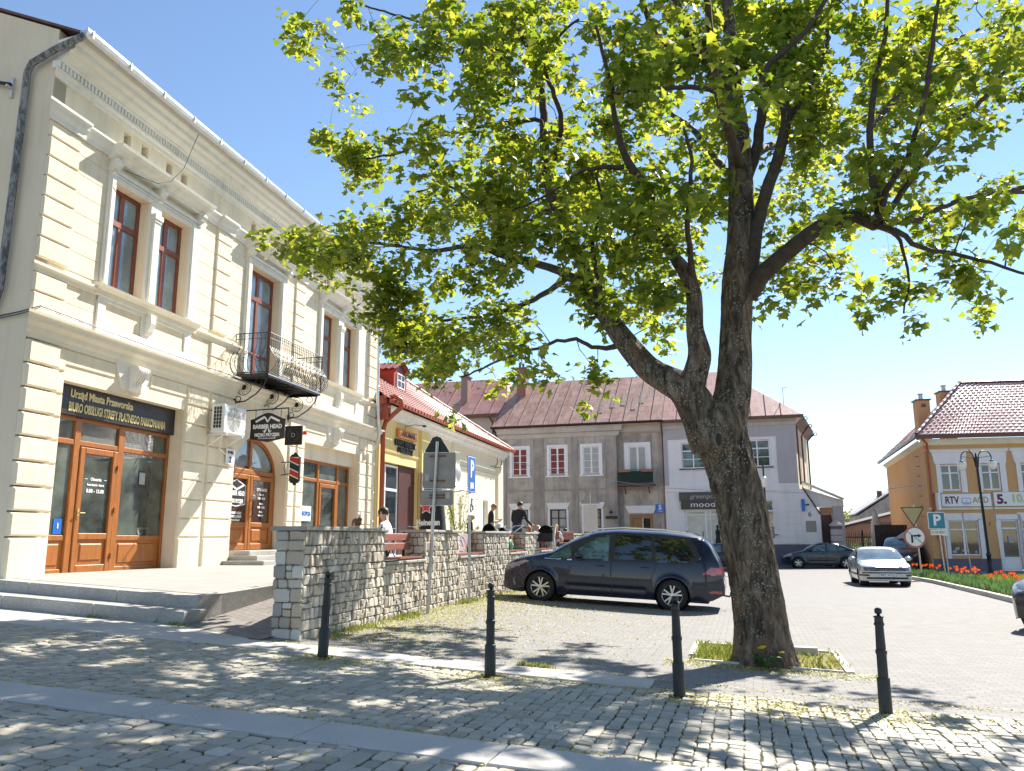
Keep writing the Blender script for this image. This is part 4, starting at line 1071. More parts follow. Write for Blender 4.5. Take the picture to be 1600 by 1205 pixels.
# ================================================================ roof materials
def tilemat(name, c1, c2, cm, w, h, bumpd=.03):
    m = N(name); v = m.coord()
    b = m.n('ShaderNodeTexBrick'); m.l(v, b.inputs['Vector']); b.offset = .0
    b.inputs['Scale'].default_value = 1; b.inputs['Brick Width'].default_value = w; b.inputs['Row Height'].default_value = h
    b.inputs['Mortar Size'].default_value = .02; b.inputs['Mortar Smooth'].default_value = .5
    b.inputs['Color1'].default_value = (*c1, 1); b.inputs['Color2'].default_value = (*c2, 1); b.inputs['Mortar'].default_value = (*cm, 1)
    m.base(m.mix(m.math('MULTIPLY', m.noise(v, 1.5, 5), .35), b.outputs['Color'], sc_(c1, .75)))
    m.set(rough=.5, spec=.4, normal=m.bump(m.noise(v, 30, 4), .2, .004)); return m.mat
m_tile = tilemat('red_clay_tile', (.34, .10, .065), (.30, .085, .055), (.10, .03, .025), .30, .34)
m_tilelit = tilemat('glare_painted_red_brown_tile', (.66, .42, .38), (.58, .36, .33), (.12, .05, .045), .30, .35)  # red-brown tile lightened to pink: grazing sun glare painted into the colour
def metalroof(name, c1, c2, streak):
    m = N(name); v = m.coord(); vs = m.coord((2.2, .35, 1))
    b = m.n('ShaderNodeTexBrick'); m.l(v, b.inputs['Vector']); b.offset = .35
    b.inputs['Scale'].default_value = 1; b.inputs['Brick Width'].default_value = .95; b.inputs['Row Height'].default_value = .62
    b.inputs['Mortar Size'].default_value = .012; b.inputs['Mortar Smooth'].default_value = .2
    b.inputs['Color1'].default_value = (*c1, 1); b.inputs['Color2'].default_value = (*c2, 1); b.inputs['Mortar'].default_value = (*sc_(c2, .35), 1)
    c = m.mix(m.math('MULTIPLY', m.ramp(m.noise(vs, 1.5, 6, .7), [(.4, 0), (.7, 1)]), .55), b.outputs['Color'], streak)
    c = m.mix(m.math('MULTIPLY', m.ramp(m.noise(v, 3, 6, .7), [(.5, 0), (.7, 1)]), .3), c, sc_(c2, .5))
    m.base(c); m.set(rough=.55, spec=.4, normal=m.bump(m.noise(v, 4, 4), .25, .02)); return m.mat
m_roofold = metalroof('old_rust_red_sheet_roof', (.46, .23, .17), (.30, .14, .10), (.60, .47, .38))
m_roofpink = metalroof('faded_pink_red_sheet_roof', (.52, .25, .21), (.42, .19, .16), (.60, .40, .35))
def slope(mb, P, nu, nv, wave=0., waves=0, thick=0):
    """bilinear patch P=[p00,p10,p11,p01]; returns uv-less grid"""
    P = [Vector(p) for p in P]; n0 = len(mb.v); nrm = (P[1] - P[0]).cross(P[3] - P[0]).normalized()
    for j in range(nv + 1):
        for i in range(nu + 1):
            u, v = i / nu, j / nv; p = (P[0] * (1 - u) + P[1] * u) * (1 - v) + (P[3] * (1 - u) + P[2] * u) * v
            mb.v.append(tuple(p))
    for j in range(nv):
        for i in range(nu): a = n0 + j * (nu + 1) + i; mb.f.append((a, a + 1, a + nu + 2, a + nu + 1)); mb.m.append(0)
def tileroof(mb, a, b, c, d, tw=.30, th=.34, amp=.028):
    """pantile field: eave a->b, ridge d->c (trapezoid or triangle). courses step, tiles wavy"""
    a, b, c, d = map(Vector, (a, b, c, d)); nrm = (b - a).cross(d - a).normalized()
    L = ((d - a) - (b - a) * ((d - a).dot(b - a) / (b - a).length_squared)).length; rows = max(1, int(round(L / th))); e = (b - a).normalized()
    for r in range(rows):
        t0, t1 = r / rows, (r + 1) / rows
        p0, p1 = a.lerp(d, t0), b.lerp(c, t0); q0, q1 = a.lerp(d, t1), b.lerp(c, t1)
        n = max(2, int((p1 - p0).length / tw * 4)); n0 = len(mb.v)
        x0 = (p0 - a).dot(e)
        for i in range(n + 1):
            u = i / n; lo = p0.lerp(p1, u); hi = q0.lerp(q1, u)
            w1 = amp * math.sin(2 * PI * (lo - a).dot(e) / tw); w2 = amp * math.sin(2 * PI * (hi - a).dot(e) / tw)
            mb.v += [tuple(lo + nrm * (w1 + .0)), tuple(lo + nrm * (w1 + .035)), tuple(hi + nrm * w2)]
        for i in range(n):
            k = n0 + i * 3; mb.f += [(k, k + 3, k + 4, k + 1), (k + 1, k + 4, k + 5, k + 2)]; mb.m += [0, 0]
# ================================================================ yellow shop
BO = AO + AT * 14.87
B = thing('shop_house', 'long single storey shop building, yellow then pale cream, with red tiled roof and dormer', 'building', (BO.x, BO.y, 0), az(14))
w = MB(); w.wall(0, 5.6, .3, 6.45, [(.55, 4.45, .9, 4.45)], 0, .4); w.box(.55, 4.45, .41, .5, .9, 4.5)
w.build('yellow_wall', m_yellow, B)
w = MB(); w.wall(5.6, 18, .3, 6.45, [(9.3, 10.5, 2.0, 3.6), (14.2, 15.2, 2.0, 3.6)], 0, .3); w.add([(18, 0, .3), (18, 10, .3), (18, 10, 6.45), (18, 0, 6.45)], [(0, 1, 2, 3)]); w.add([(0, 10, .3), (18, 10, .3), (18, 10, 6.45), (0, 10, 6.45)], [(0, 1, 2, 3)])
w.build('cream_wall', m_palecream, B)
p = MB(); p.cbox(0.02, .45, -.10, 0, .9, 6.1, .01); p.cbox(4.6, 5.55, -.14, 0, .9, 6.1, .01); p.build('yellow_pilaster', m_yellow, B)
p = MB()
for a, b in ((5.56, 5.75), (9.0, 9.75), (16.9, 17.95)): p.cbox(a, b, -.13, 0, .9, 6.1, .01)
p.build('cream_pilaster', m_palecream, B)
mo = MB()
mo.prof([(0, 6.05), (.16, 6.05), (.18, 6.14), (.26, 6.18), (.30, 6.32), (.42, 6.38), (.44, 6.46), (0, 6.48)], 0, 18, m1=1)
mo.build('eaves_cornice', m_white, B)
mo = MB(); mo.prof([(0, 4.82), (.04, 4.82), (.06, 4.9), (0, 4.93)], .45, 4.6); mo.build('moulding', m_yellow, B)
mo = MB()
for a, b in ((5.75, 9.0), (9.75, 16.9)): mo.prof([(0, 4.95), (.03, 4.95), (.05, 5.02), (0, 5.05)], a, b)
mo.build('moulding', m_palecream, B)
MB().box(2.75, 4.44, .12, .40, .9, 4.44).build('brown_side_panel', simple('dark_red_brown_panel', (.075, .02, .016), .5), B)
win(B, .56, 2.75, .95, 4.4, .16, m_whitewin, m_glass, vb=((1.5, .09),), hb=((3.45, .1), (2.0, .0)), fw=.09, name='shop_door')
MB().tube([(1.62, .12, 1.9), (1.62, .05, 1.92), (1.62, .05, 2.55), (1.62, .12, 2.57)], .025, 6).build('door_handle', m_whitep, B)
for a in (9.3, 14.2): win(B, a, a + 1.2 if a < 10 else a + 1.0, 2.0, 3.6, .15, m_whitewin, m_netcurtain, vb=(a + .55,), fw=.08)
al = MB().cbox(4.45, 4.78, -.20, -.15, 2.05, 4.3, .01).build('vertical_signboard', simple('taupe_sign_board', (.25, .17, .15), .6), B)
for k, ch in enumerate('ALKOHOLE'): text(ch, .25, m_whitep, al, 'lettering', (4.61, -.21, 4.14 - .27 * k), bold=.008)
# roof
rf = MB(); EZ, PT = 6.62, .722
def rp(x, k): return (x, -.55 + k, EZ + k * PT)
K = 7.2; KX = 8.0
tileroof(rf, rp(-.02, 0), rp(18.5, 0), rp(18.5 - KX, K), rp(-.02, K))
tileroof(rf, (18.5, -.55, EZ), (18.5, -.55 + 2 * K, EZ), (18.5 - KX, -.55 + K, EZ + K * PT), (18.5 - KX, -.55 + K, EZ + K * PT))
rf.add([rp(-.02, K), rp(18.5 - KX, K), (18.5, -.55 + 2 * K, EZ), (-.02, -.55 + 2 * K, EZ)], [(0, 3, 2, 1)])
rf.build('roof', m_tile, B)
hp = MB(); hp.tube([(18.5 - KX * t, -.55 + K * t, EZ + K * t * PT + .05) for t in np.linspace(0, 1, 24)], [.10 + .02 * (i % 2) for i in range(24)], 8); hp.tube([rp(-.02, K), rp(18.5 - KX, K)], .11, 8); hp.build('ridge_tiles', simple('pale_edge_tile', (.5, .3, .22), .6), B)
gu = MB(); gu.prof([(.56, 6.60), (.57, 6.50), (.62, 6.46), (.68, 6.48), (.71, 6.56), (.71, 6.61), (.69, 6.61)], -.0, 18.6); x = .2
while x < 18.5: gu.box(x, x + .22, -.735, -.715, 6.47, 6.585); x += .34
gu.build('gutter', m_redpipe, B)
dp = MB(); dp.box(.0, .42, -.45, -.02, 5.9, 6.75); dp.tube([(.25, -.3, 6.7), (.32, -.62, 6.75), (.42, -.85, 6.62), (.42, -.88, 6.35), (.35, -.6, 6.1), (.3, -.3, 5.8), (.3, -.22, 5.5), (.3, -.22, 1.0)], .085, 10); dp.build('downpipe', m_redpipe, B, True)
# dormer
dm = MB(); dx0, dx1, dy0, dz0, dz1 = 5.35, 6.85, 1.5, 7.7, 8.95
dm.box(dx0, dx1, dy0, 3.2, dz0, dz1); dmo = dm.build('dormer', simple('brick_red_render', (.33, .035, .02), .7), B)
dr_ = MB(); tileroof(dr_, (dx0 - .15, dy0 - .2, dz1), (dx0 - .15, 3.4, dz1), ((dx0 + dx1) / 2, 3.4, dz1 + .42), ((dx0 + dx1) / 2, dy0 - .2, dz1 + .42)); tileroof(dr_, (dx1 + .15, 3.4, dz1), (dx1 + .15, dy0 - .2, dz1), ((dx0 + dx1) / 2, dy0 - .2, dz1 + .42), ((dx0 + dx1) / 2, 3.4, dz1 + .42)); dr_.build('dormer_roof', m_tile, dmo)
MB().prism([(dx0, dz1), (dx1, dz1), ((dx0 + dx1) / 2, dz1 + .38)], lambda a, b, c: (a, c, b), dy0, dy0 + .05).build('dormer_gable', m_brownmetal, dmo)
win(dmo, 5.65, 6.55, 8.15, 8.82, dy0 - .05, m_whitewin, m_glass, vb=(6.1,), hb=(8.5,), fw=.06, name='dormer_window')
# signs on the shop
BL = lambda name, lab, cat: thing(name, lab, cat, (BO.x, BO.y, 0), az(14))
t = BL('shop_sign', 'small orange plank sign reading AROMAR on the yellow shop wall', 'shop sign')
MB().cbox(2.05, 3.95, -.16, -.04, 5.48, 5.82, .03).build('board', m_orangep, t); text('AROMAR', .30, m_blackp, t, 'lettering', (3.0, -.165, 5.64), bold=.006, sx=1.15)
t = BL('shop_lettering', 'dark cut-out letters on the yellow wall below the orange plank sign', 'lettering')
text('KAWY HERBATY', .33, m_blackp, t, 'lettering', (2.95, -.05, 5.27), ext=.03, bold=.012, sx=.86); text('/  PREZENTY', .33, m_blackp, t, 'lettering', (2.95, -.05, 4.99), ext=.03, bold=.012, sx=.86)
def gooseneck(x, z, lab):
    o = MB().tube([(x, -.02, z - .25), (x, -.06, z), (x + .1, -.4, z + .06), (x + .15, -.75, z + .02)], .014, 5).ball((x + .15, -.8, z), (.06, .09, .05), 8, 6).build('wall_lamp', m_black)
    o.location = (BO.x, BO.y, 0); o.rotation_euler = (0, 0, az(14)); tag(o, lab, 'wall lamp')
gooseneck(2.9, 6.0, 'thin black gooseneck wall lamp above the orange plank sign')
t = BL('satellite_dish', 'small grey satellite dish and bracket on the cream shop wall behind the parking sign', 'satellite dish')
MB().lathe([(.01, 0), (.2, .03), (.36, .1), (.38, .12)], (8.6, -.55, 4.55), 18, axis='y').build('dish', m_zinc, t); MB().tube([(8.6, 0, 4.3), (8.6, -.5, 4.5)], .03, 6).build('arm', m_zinc, t)
t = BL('awning', 'white folded awning with curved arms on the cream shop wall', 'awning')
MB().prism([(0, 4.35), (1.0, 3.85), (1.02, 3.78), (0, 4.2)], lambda a, b, c: (c, -a, b), 6.6, 8.6).build('cloth', m_whitep, t)
MB().tube([(7.0, -.0, 3.7), (7.3, -.5, 3.62), (7.9, -.95, 3.72)], .02, 5).tube([(9.6, -.0, 3.9), (10.4, -.3, 3.82), (11.4, -.5, 3.85)], .02, 5).build('arm', m_darkgrey, t)
for x, z in ((15.6, 5.9), (16.5, 5.9)):
    o = MB().tube([(x, 0, z - .4), (x + .05, -.3, z - .42), (x + .05, -.42, z - .2), (x, -.4, z)], .02, 5).build('hook_bracket', m_darkgrey); o.location = (BO.x, BO.y, 0); o.rotation_euler = (0, 0, az(14)); tag(o, 'thin dark hooked bracket near the far end of the cream shop wall', 'bracket', 'hooked brackets on the cream shop wall')
# folded black parasol with star and lettering
t = thing('parasol', 'closed black parasol with a red star and white lettering in front of the shop entrance', 'parasol', (-2.66, 27.2, 1.0), rad(-14))
MB().lathe([(.52, .12), (.48, .6), (.42, 1.3), (.36, 1.9), (.28, 2.3), (.05, 2.45)], n=18).build('cloth', m_tshirtblack, t, True)
MB().lathe([(.3, 0), (.3, .08), (.03, .1), (.03, 2.6)], n=12).build('stand', m_darkgrey, t)
def star(cx, cz, R, y, n=5): return [(cx + (R if k % 2 == 0 else R * .45) * math.sin(k * PI / n), cz + (R if k % 2 == 0 else R * .45) * math.cos(k * PI / n)) for k in range(2 * n)]
MB().prism(star(-.08, 1.62, .25, 0), lambda a, b, c: (a, c, b), -.44, -.40).build('star_edge', m_whitep, t); MB().prism(star(-.08, 1.62, .20, 0), lambda a, b, c: (a, c, b), -.455, -.44).build('star', m_red, t)
text('Heineken', .27, m_whitep, t, 'lettering', (.02, -.52, 1.12), bold=.008, sx=.78)
# ================================================================ grey and white houses
GO = Vector((19.008, 51.3)); 
G = thing('tenement', 'old grey-brown weathered two storey house with rust red sheet roof, behind the van', 'building', (GO.x, GO.y, 0), az(106))
gw = [(-19.85, -18.6), (-17.15, -15.9), (-14.8, -13.5)]
w = MB(); w.wall(-20.8, -12.4, -.4, 8.75, [(a, b, 5.95, 7.85) for a, b in gw] + [(a + .05, b - .05, .9, 3.55) for a, b in gw], 0, .2)
w.add([(-12.4, 0, -.4), (-12.4, .45, -.4), (-12.4, .45, 8.75), (-12.4, 0, 8.75)], [(0, 1, 2, 3)])
w.wall(-12.4, -9.25, -.4, 8.75, [(-11.75, -10.35, 6.0, 7.85), (-11.7, -10.15, -.2, 3.15)], .45, .25)
w.add([(-20.8, 0, -.4), (-20.8, 10, -.4), (-20.8, 10, 9.3), (-20.8, 0, 9.3)], [(0, 1, 2, 3)])
w.build('wall', m_grey, G)
w = MB(); w.box(-20.8, -12.4, -.05, 0, 4.82, 4.92)
for a, b in ((-20.8, -20.2), (-18.25, -17.5), (-15.55, -15.1), (-13.2, -12.42)): w.box(a, b, -.05, 0, -.4, 4.82); w.box(a, b, -.05, 0, 4.92, 8.5)
w.box(-12.4, -12.1, .38, .45, -.4, 8.6); w.box(-9.6, -9.25, .38, .45, -.4, 8.6); w.box(-12.1, -9.6, .38, .45, 4.75, 5.0)
w.build('pilaster_band', m_greydk, G)
co = MB(); co.prof([(0, 8.45), (.08, 8.5), (.12, 8.75), (.3, 8.82), (.36, 9.1), (.45, 9.18), (.45, 9.28), (0, 9.28)], -20.9, -12.3, m1=1)
co.add([(-12.4, .45, 8.6), (-9.25, .45, 8.6), (-9.25, .2, 8.75), (-12.4, .2, 8.75), (-12.4, .15, 9.2), (-9.25, .15, 9.2), (-12.4, .45, 9.2), (-9.25, .45, 9.2)], [(0, 1, 2, 3), (3, 2, 5, 4), (4, 5, 7, 6)]); co.build('cornice', m_greytrim, G)
lt = MB()
for a, b in gw:
    lt.prism([(a - .22, 3.98), (a - .02, 3.55), (b + .02, 3.55), (b + .22, 3.98)], lambda p, q, e: (p, e, q), -.07, 0)
    lt.box(a - .1, a + .05, -.05, 0, .8, 3.55); lt.box(b - .05, b + .1, -.05, 0, .8, 3.55)
lt.prism([(-12.0, 3.72), (-11.75, 3.22), (-10.1, 3.22), (-9.85, 3.72)], lambda p, q, e: (p, e, q), .36, .45)
lt.build('lintel', m_lilac, G)
for k, (a, b) in enumerate(gw):
    gm = (m_redcurtain, m_redcurtain, m_netcurtain)[k]; c = (a + b) / 2
    o = MB().cbox(a - .12, a + .08, -.06, .02, 5.82, 7.98, .01).cbox(b - .08, b + .12, -.06, .02, 5.82, 7.98, .01).cbox(a + .08, b - .08, -.06, .02, 7.8, 7.98, .01).cbox(a - .2, b + .2, -.12, .02, 5.74, 5.84, .01).build('window_frame', m_whitewin, G)
    win(o, a + .08, b - .08, 5.9, 7.8, .02, m_whitewin, gm, vb=((c, .12),), hb=(6.36, 6.83, 7.3), fw=.08, bw=.035, name='sash')
    win(G, a + .05, b - .05, 1.0, 3.55, .1, m_woodbrown if k == 9 else m_blackp, m_netcurtain if k != 2 else m_glass, vb=((c, .1),), hb=((2.95, .06), (2.35, .06), (1.7, .06)), fw=.09, label='dark framed ground floor window')
o = MB().cbox(-11.95, -11.7, .38, .46, 5.85, 8.0, .01).cbox(-10.4, -10.15, .38, .46, 5.85, 8.0, .01).cbox(-11.7, -10.4, .38, .46, 7.8, 8.0, .01).build('window_frame', m_whitewin, G)
win(o, -11.7, -10.4, 5.2, 7.8, .5, m_whitewin, m_netcurtain, vb=((-11.05, .14),), fw=.14, name='sash')
# balcony
b_ = MB().box(-12.3, -9.9, -.55, .45, 5.02, 5.12).build('balcony', m_rust, G)
r_ = MB()
for x in np.arange(-12.28, -9.88, .2): r_.box(x, x + .02, -.55, -.53, 5.12, 6.05)
r_.box(-12.3, -9.9, -.56, -.52, 6.03, 6.07); r_.box(-12.3, -9.9, -.56, -.52, 5.2, 5.23)
for y_ in (-.3, 0): r_.box(-12.3, -12.28, y_, y_ + .02, 5.12, 6.05)
r_.build('railing', m_darkgrey, b_)
MB().box(-12.25, -9.95, -.515, -.50, 5.2, 5.98).build('balcony_screen', simple('dark_green_cloth', (.008, .04, .022), .8, var=.35, scale=6), b_)
for xx in (-12.2, -10.7):
    o = MB().box(xx, xx + .75, -.74, -.56, 5.9, 6.08).build('planter', m_benchwood, b_)
MB().beam((-11.9, .4, 4.55), (-11.9, -.4, 5.0), .06, .06).beam((-10.3, .4, 4.55), (-10.3, -.4, 5.0), .06, .06).build('bracket', m_rust, b_)
# door
dr = MB(); dr.cbox(-11.7, -11.5, .42, .55, -.2, 3.15, .01); dr.cbox(-10.35, -10.15, .42, .55, -.2, 3.15, .01); dr.cbox(-11.5, -10.35, .42, .55, 2.9, 3.15, .01); dr.cbox(-11.5, -10.85, .48, .56, -.2, 2.9, .02); dr.box(-11.5, -10.85, .47, .49, 2.2, 2.25)
dro = dr.build('door', woodmat('brown_house_door_wood', (.33, .16, .07), (.2, .09, .04)), G)
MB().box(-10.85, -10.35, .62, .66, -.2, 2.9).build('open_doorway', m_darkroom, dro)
# roofs of both houses
RZ, RY = 13.55, 5.4
rf = MB(); slope(rf, [(-21.1, -.5, 9.32), (-9.25, -.5, 9.32), (-9.25, RY, RZ), (-21.1, RY, RZ)], 12, 8); slope(rf, [(-9.25, 11, 9.3), (-21.1, 11, 9.3), (-21.1, RY, RZ), (-9.25, RY, RZ)], 2, 2)
x = -21.1
rfo = rf.build('roof', m_roofold, G)
sm = MB()
while x < -9.3: sm.beam((x, -.5, 9.35), (x, RY, RZ + .03), .04, .05); x += .93
for k, (x, t_) in enumerate(((-13.6, .3), (-12.8, .45), (-12.1, .5), (-11.3, .35), (-10.8, .55))):
    y0_, y1_ = -.5 + t_ * 4, -.5 + t_ * 4 + 1.6; z0_ = 9.32 + (y0_ + .5) * (RZ - 9.32) / (RY + .5); z1_ = 9.32 + (y1_ + .5) * (RZ - 9.32) / (RY + .5)
    sm.beam((x, y0_, z0_ + .02), (x, y1_, z1_ + .02), .34, .03)
sm.build('roof_seams', simple('patched_seam_metal', (.30, .21, .17), .6, var=.3), rfo)
MB().prof([(.5, 9.34), (.5, 9.24), (.58, 9.18), (.66, 9.24), (.68, 9.34)], -21.2, -9.2).tube([(-21.0, -.6, 9.2), (-20.9, -.3, 8.9), (-20.9, -.1, 8.5), (-20.9, -.1, 0)], .06, 6).build('gutter', m_black, G)
MB().tube([(-9.3, -.6, 9.2), (-9.3, -.2, 8.7), (-9.3, .3, 8.2), (-9.3, .3, 0)], .06, 8).build('downpipe', m_rust, G)
t = thing('house_number_sign', 'small blue house number sign 5 beside the brown door', 'sign', (GO.x, GO.y, 0), az(106))
MB().box(-9.95, -9.35, .30, .34, 3.25, 3.8).build('plate', m_blue, t); text('5', .42, m_whitep, t, 'lettering', (-9.65, .29, 3.58), bold=.01); text('RYNEK', .1, m_whitep, t, 'lettering', (-9.65, .29, 3.33))
t = thing('hanging_lantern_sign', 'small black plaque and lantern on the grey house wall left of the brown door', 'sign', (GO.x, GO.y, 0), az(106))
MB().box(-13.25, -12.45, -.12, -.08, 2.85, 3.05).build('plate', m_blackp, t); MB().tube([(-12.85, 0, 3.5), (-12.85, -.3, 3.5), (-12.85, -.3, 3.05)], .02, 5).ball((-12.85, -.3, 3.3), .1, 8, 6).build('lantern', m_black, t)
# white house
H = thing('corner_house', 'pale lilac-white corner house with pink-red sheet roof, partly hidden by the maple trunk', 'building', (GO.x, GO.y, 0), az(106))
XE = -.85
w = MB(); wh = [(-8.1, -6.55, 6.1, 7.8), (-4.05, -2.45, 6.1, 7.85), (-8.05, -4.75, .2, 3.42), (-4.0, -2.45, 1.8, 3.95)]
w.wall(-9.25, XE, 1.15, 8.8, wh, .12, .22); w.build('wall', m_lilac, H)
s24 = rad(106 - 24)  # direction of the end wall in local axes
ex, ey = math.cos(s24), math.sin(s24)
def EP(l, z, o=0): return (XE + ex * l + ey * o, .12 + ey * l - ex * o, z)
MB().add([EP(0, -.4), EP(10, -.4), EP(10, 8.8), EP(0, 8.8)], [(0, 1, 2, 3)]).build('end_wall', m_palecream, H)['label'] = 'sunlit cream end wall of the corner house'
w = MB(); w.box(-9.25, XE, .06, .12, 8.05, 8.8); w.box(-2.05, XE, .06, .12, 5.0, 8.05); w.box(-9.25, -9.0, .06, .12, 5.0, 8.05); w.build('grey_border', m_lilacdk, H)
w = MB(); w.box(-9.25, XE, .02, .12, 4.82, 4.98)
for k in range(9): w.box(-2.1, XE + .03, .07, .12, 1.2 + .4 * k, 1.57 + .4 * k)
w.box(-9.25, XE, .04, .12, 4.2 if 0 else 4.55, 4.82); w.build('band', m_lilac, H)
MB().box(-9.25, -8.05, -.0, .2, -.4, 1.15).box(-4.75, XE + .05, -.0, .2, -.4, 1.15).build('plinth', m_plinth, H)
MB().prof([(-.12, 8.7), (.0, 8.75), (.02, 8.95), (.2, 9.05), (.25, 9.3), (-.12, 9.3)], -9.25, XE + .1).build('cornice', m_greytrim, H)
for a, b, c, d in wh[:2] + wh[3:]:
    cc = (a + b) / 2; f = win(H, a, b, c, d, .24, m_whitewin, m_glass, vb=((cc, .08),), hb=((c + (d - c) * .36, .05), (c + (d - c) * .68, .09)), fw=.08, name='window')
    MB().box(a - .15, b + .15, -.02, .12, c - .08, c - .02).build('sill', m_darkgrey, f)
sfo = win(H, -8.05, -4.75, .2, 3.42, .2, m_whitewin, simple('lit_shop_interior_glass', (.42, .44, .42), .15, var=.35, scale=1.2, spec=.8), vb=((-6.7, .12), (-6.4, .06)), hb=((3.05, .08),), fw=.16, name='shop_front')
MB().box(-6.95, -6.9, .1, .14, 1.6, 2.0).build('handle', m_blackp, sfo)
mq = MB()
for x in (-6.0, -5.4): mq.lathe([(.12, 1.0), (.2, 1.3), (.12, 1.7), (.16, 2.1), (.05, 2.25), (.08, 2.4), (.05, 2.5)], (x, .18, -.1), 8)
mq.build('shop_window_display', m_darkroom, sfo)
rf = MB(); slope(rf, [(-9.25, -.45, 9.3), (XE + .5, -.45, 9.3), (-5.4, RY, RZ), (-9.25, RY, RZ)], 8, 6)
e0, e1 = EP(-.4, 9.3, .6), EP(10, 9.3, .6)
slope(rf, [(XE + .5, -.45, 9.3), e1, (-5.4, RY + 2, RZ), (-5.4, RY, RZ)], 8, 6); slope(rf, [(-9.25, RY, RZ), (-5.4, RY, RZ), (-5.4, RY + 2, RZ), (-9.25, 11, 9.3)], 2, 2)
rfo = rf.build('roof', m_roofpink, H)
sm = MB()
for x in np.arange(-9.2, XE, .95):
    xt = x if x < -5.4 else None; t_ = 1 if x < -5.4 else max(.05, (XE + .5 - x) / (XE + .5 + 5.4))
    sm.beam((x, -.45, 9.33), (x, -.45 + (RY + .45) * t_, 9.33 + (RZ - 9.3) * t_), .03, .04)
sm.build('roof_seams', m_roofpink, rfo)
MB().box(-9.3, XE + .55, -.52, -.40, 9.12, 9.32).build('fascia', m_rust, H)
so = MB(); so.add([(XE + .5, -.45, 9.15), EP(10, 9.15, .6), EP(10, 8.75, 0), EP(0, 8.75, 0)], [(0, 1, 2, 3)]); so.build('soffit', simple('grey_soffit_boards', (.26, .23, .22), .8), H)
MB().tube([EP(.2, 8.7, .1), EP(.2, 4.9, .12)], .06, 6).tube([EP(4.0, 9.1, .55), EP(3.6, 8.4, .12), EP(3.6, 5.2, .12)], .06, 6).tube([EP(9, 9.1, .55), EP(9, 8.6, .12), EP(9, 5, .12)], .06, 6).build('downpipe', m_rust, H)
for l in (.0, 4.0, 9.0):
    o_ = MB().tube([EP(l, 9.10 + .11 * math.sin(t_), .62 + .08 + .11 * math.cos(t_)) for t_ in np.linspace(0, 2 * PI, 10)], .03, 5).build('gutter_hopper', m_rust, H)
# shop signs
t = thing('shop_sign', 'dark grey fascia sign reading greenpoint, the upper of two on the corner house', 'shop sign', (GO.x, GO.y, 0), az(106))
MB().box(-8.35, -4.6, -.08, .12, 3.97, 4.52).build('board', simple('grey_sign_board', (.075, .068, .066), .5), t); text('greenpoint', .42, m_netcurtain, t, 'lettering', (-7.65, -.09, 4.24), align='LEFT', sx=1.1)
t = thing('shop_sign', 'dark grey-brown fascia sign reading moodo, the lower of two on the corner house', 'shop sign', (GO.x, GO.y, 0), az(106))
MB().box(-8.25, -4.6, -.12, .12, 3.42, 3.95).build('board', simple('brown_grey_sign_board', (.06, .05, .045), .5), t); text('moodo', .50, m_whitep, t, 'lettering', (-7.65, -.13, 3.71), align='LEFT', sx=1.35)
# porch annex at the right end
P_ = thing('porch', 'small lean-to porch with dark brown door at the right end of the corner house', 'porch', (GO.x, GO.y, 0), az(106))
MB().prism([(XE, 1.15), (.30, 1.15), (.30, 3.1), (XE + .25, 4.6), (XE, 4.6)], lambda a, b, c: (a, c, b), .05, .4).prism([(XE + .2, 4.7), (1.75, 3.85), (1.75, 3.45), (-.2, 3.45)], lambda a, b, c: (a, c, b), .3, .5).build('wall', m_lilac, P_)
MB().box(1.05, 1.7, .2, 1.5, -.4, 3.5).box(.30, .36, .3, 1.2, -.4, 3.4).box(.3, 1.1, 1.15, 1.25, -.4, 3.5).build('side_wall', m_lilacdk, P_)
MB().box(XE, .32, .0, .5, -.4, 1.15).build('plinth', m_plinth, P_)
MB().beam((XE + .2, .2, 5.05), (1.75, .2, 3.92), 1.2, .08).build('roof', m_steel, P_)
MB().beam((XE + .2, .0, 4.7), (.32, .0, 3.0), .05, .08).build('slanted_edge', m_darkgrey, P_)
MB().box(.38, 1.02, .9, .98, -.3, 3.0).build('door', simple('dark_brown_door', (.05, .02, .017), .5), P_)
o = MB().box(.36, 1.04, .25, .35, 3.02, 3.42).build('carved_panel', simple('carved_orange_wood', (.42, .19, .08), .6, var=.5, scale=12), P_)
t = thing('house_number', 'dark numeral 6 above a small grey notice on the corner house', 'sign', (GO.x, GO.y, 0), az(106))
text('6', .45, m_blackp, t, 'lettering', (-.32, .03, 3.0)); MB().box(-.6, .02, .03, .045, 1.9, 2.6).build('notice', m_signback, t)
t = thing('blue_wall_sign', 'small narrow blue sign sticking out of the corner house above the numeral 6', 'sign', (GO.x, GO.y, 0), az(106))
MB().box(-.78, -.58, -.1, .05, 3.2, 3.95).build('panel', m_blue, t); MB().tube([(-.68, .05, 3.6), (-.4, -.1, 3.6)], .03, 5).ball((-.38, -.1, 3.6), .06, 6, 5).build('arm', m_darkgrey, t)
# rear house with pink roof and chimneys, seen above the shop roof
R = thing('rear_house', 'pale house with pink-red sheet roof behind the shop roof', 'building', (GO.x, GO.y, 0), az(106))
ry = 4.0
MB().box(-33, -21.6, ry, ry + 8, 0, 10.9).build('wall', plaster('pale_pink_grey_plaster', (.55, .47, .44), .3, .6, .4, .4), R)
rf = MB(); slope(rf, [(-33.4, ry - .45, 10.95), (-21.2, ry - .45, 10.95), (-22.5, ry + 4.2, 14.6), (-33.4, ry + 4.2, 14.6)], 8, 5); slope(rf, [(-21.2, ry - .45, 10.95), (-21.2, ry + 8.4, 10.95), (-22.5, ry + 4.2, 14.6), (-22.5, ry + 4.2, 14.6)], 4, 4)
rfo = rf.build('roof', m_roofpink, R)
sm = MB()
for x in np.arange(-33, -22, 1.3): sm.beam((x, ry - .45, 10.98), (x, ry + 4.2, 14.63), .05, .05)
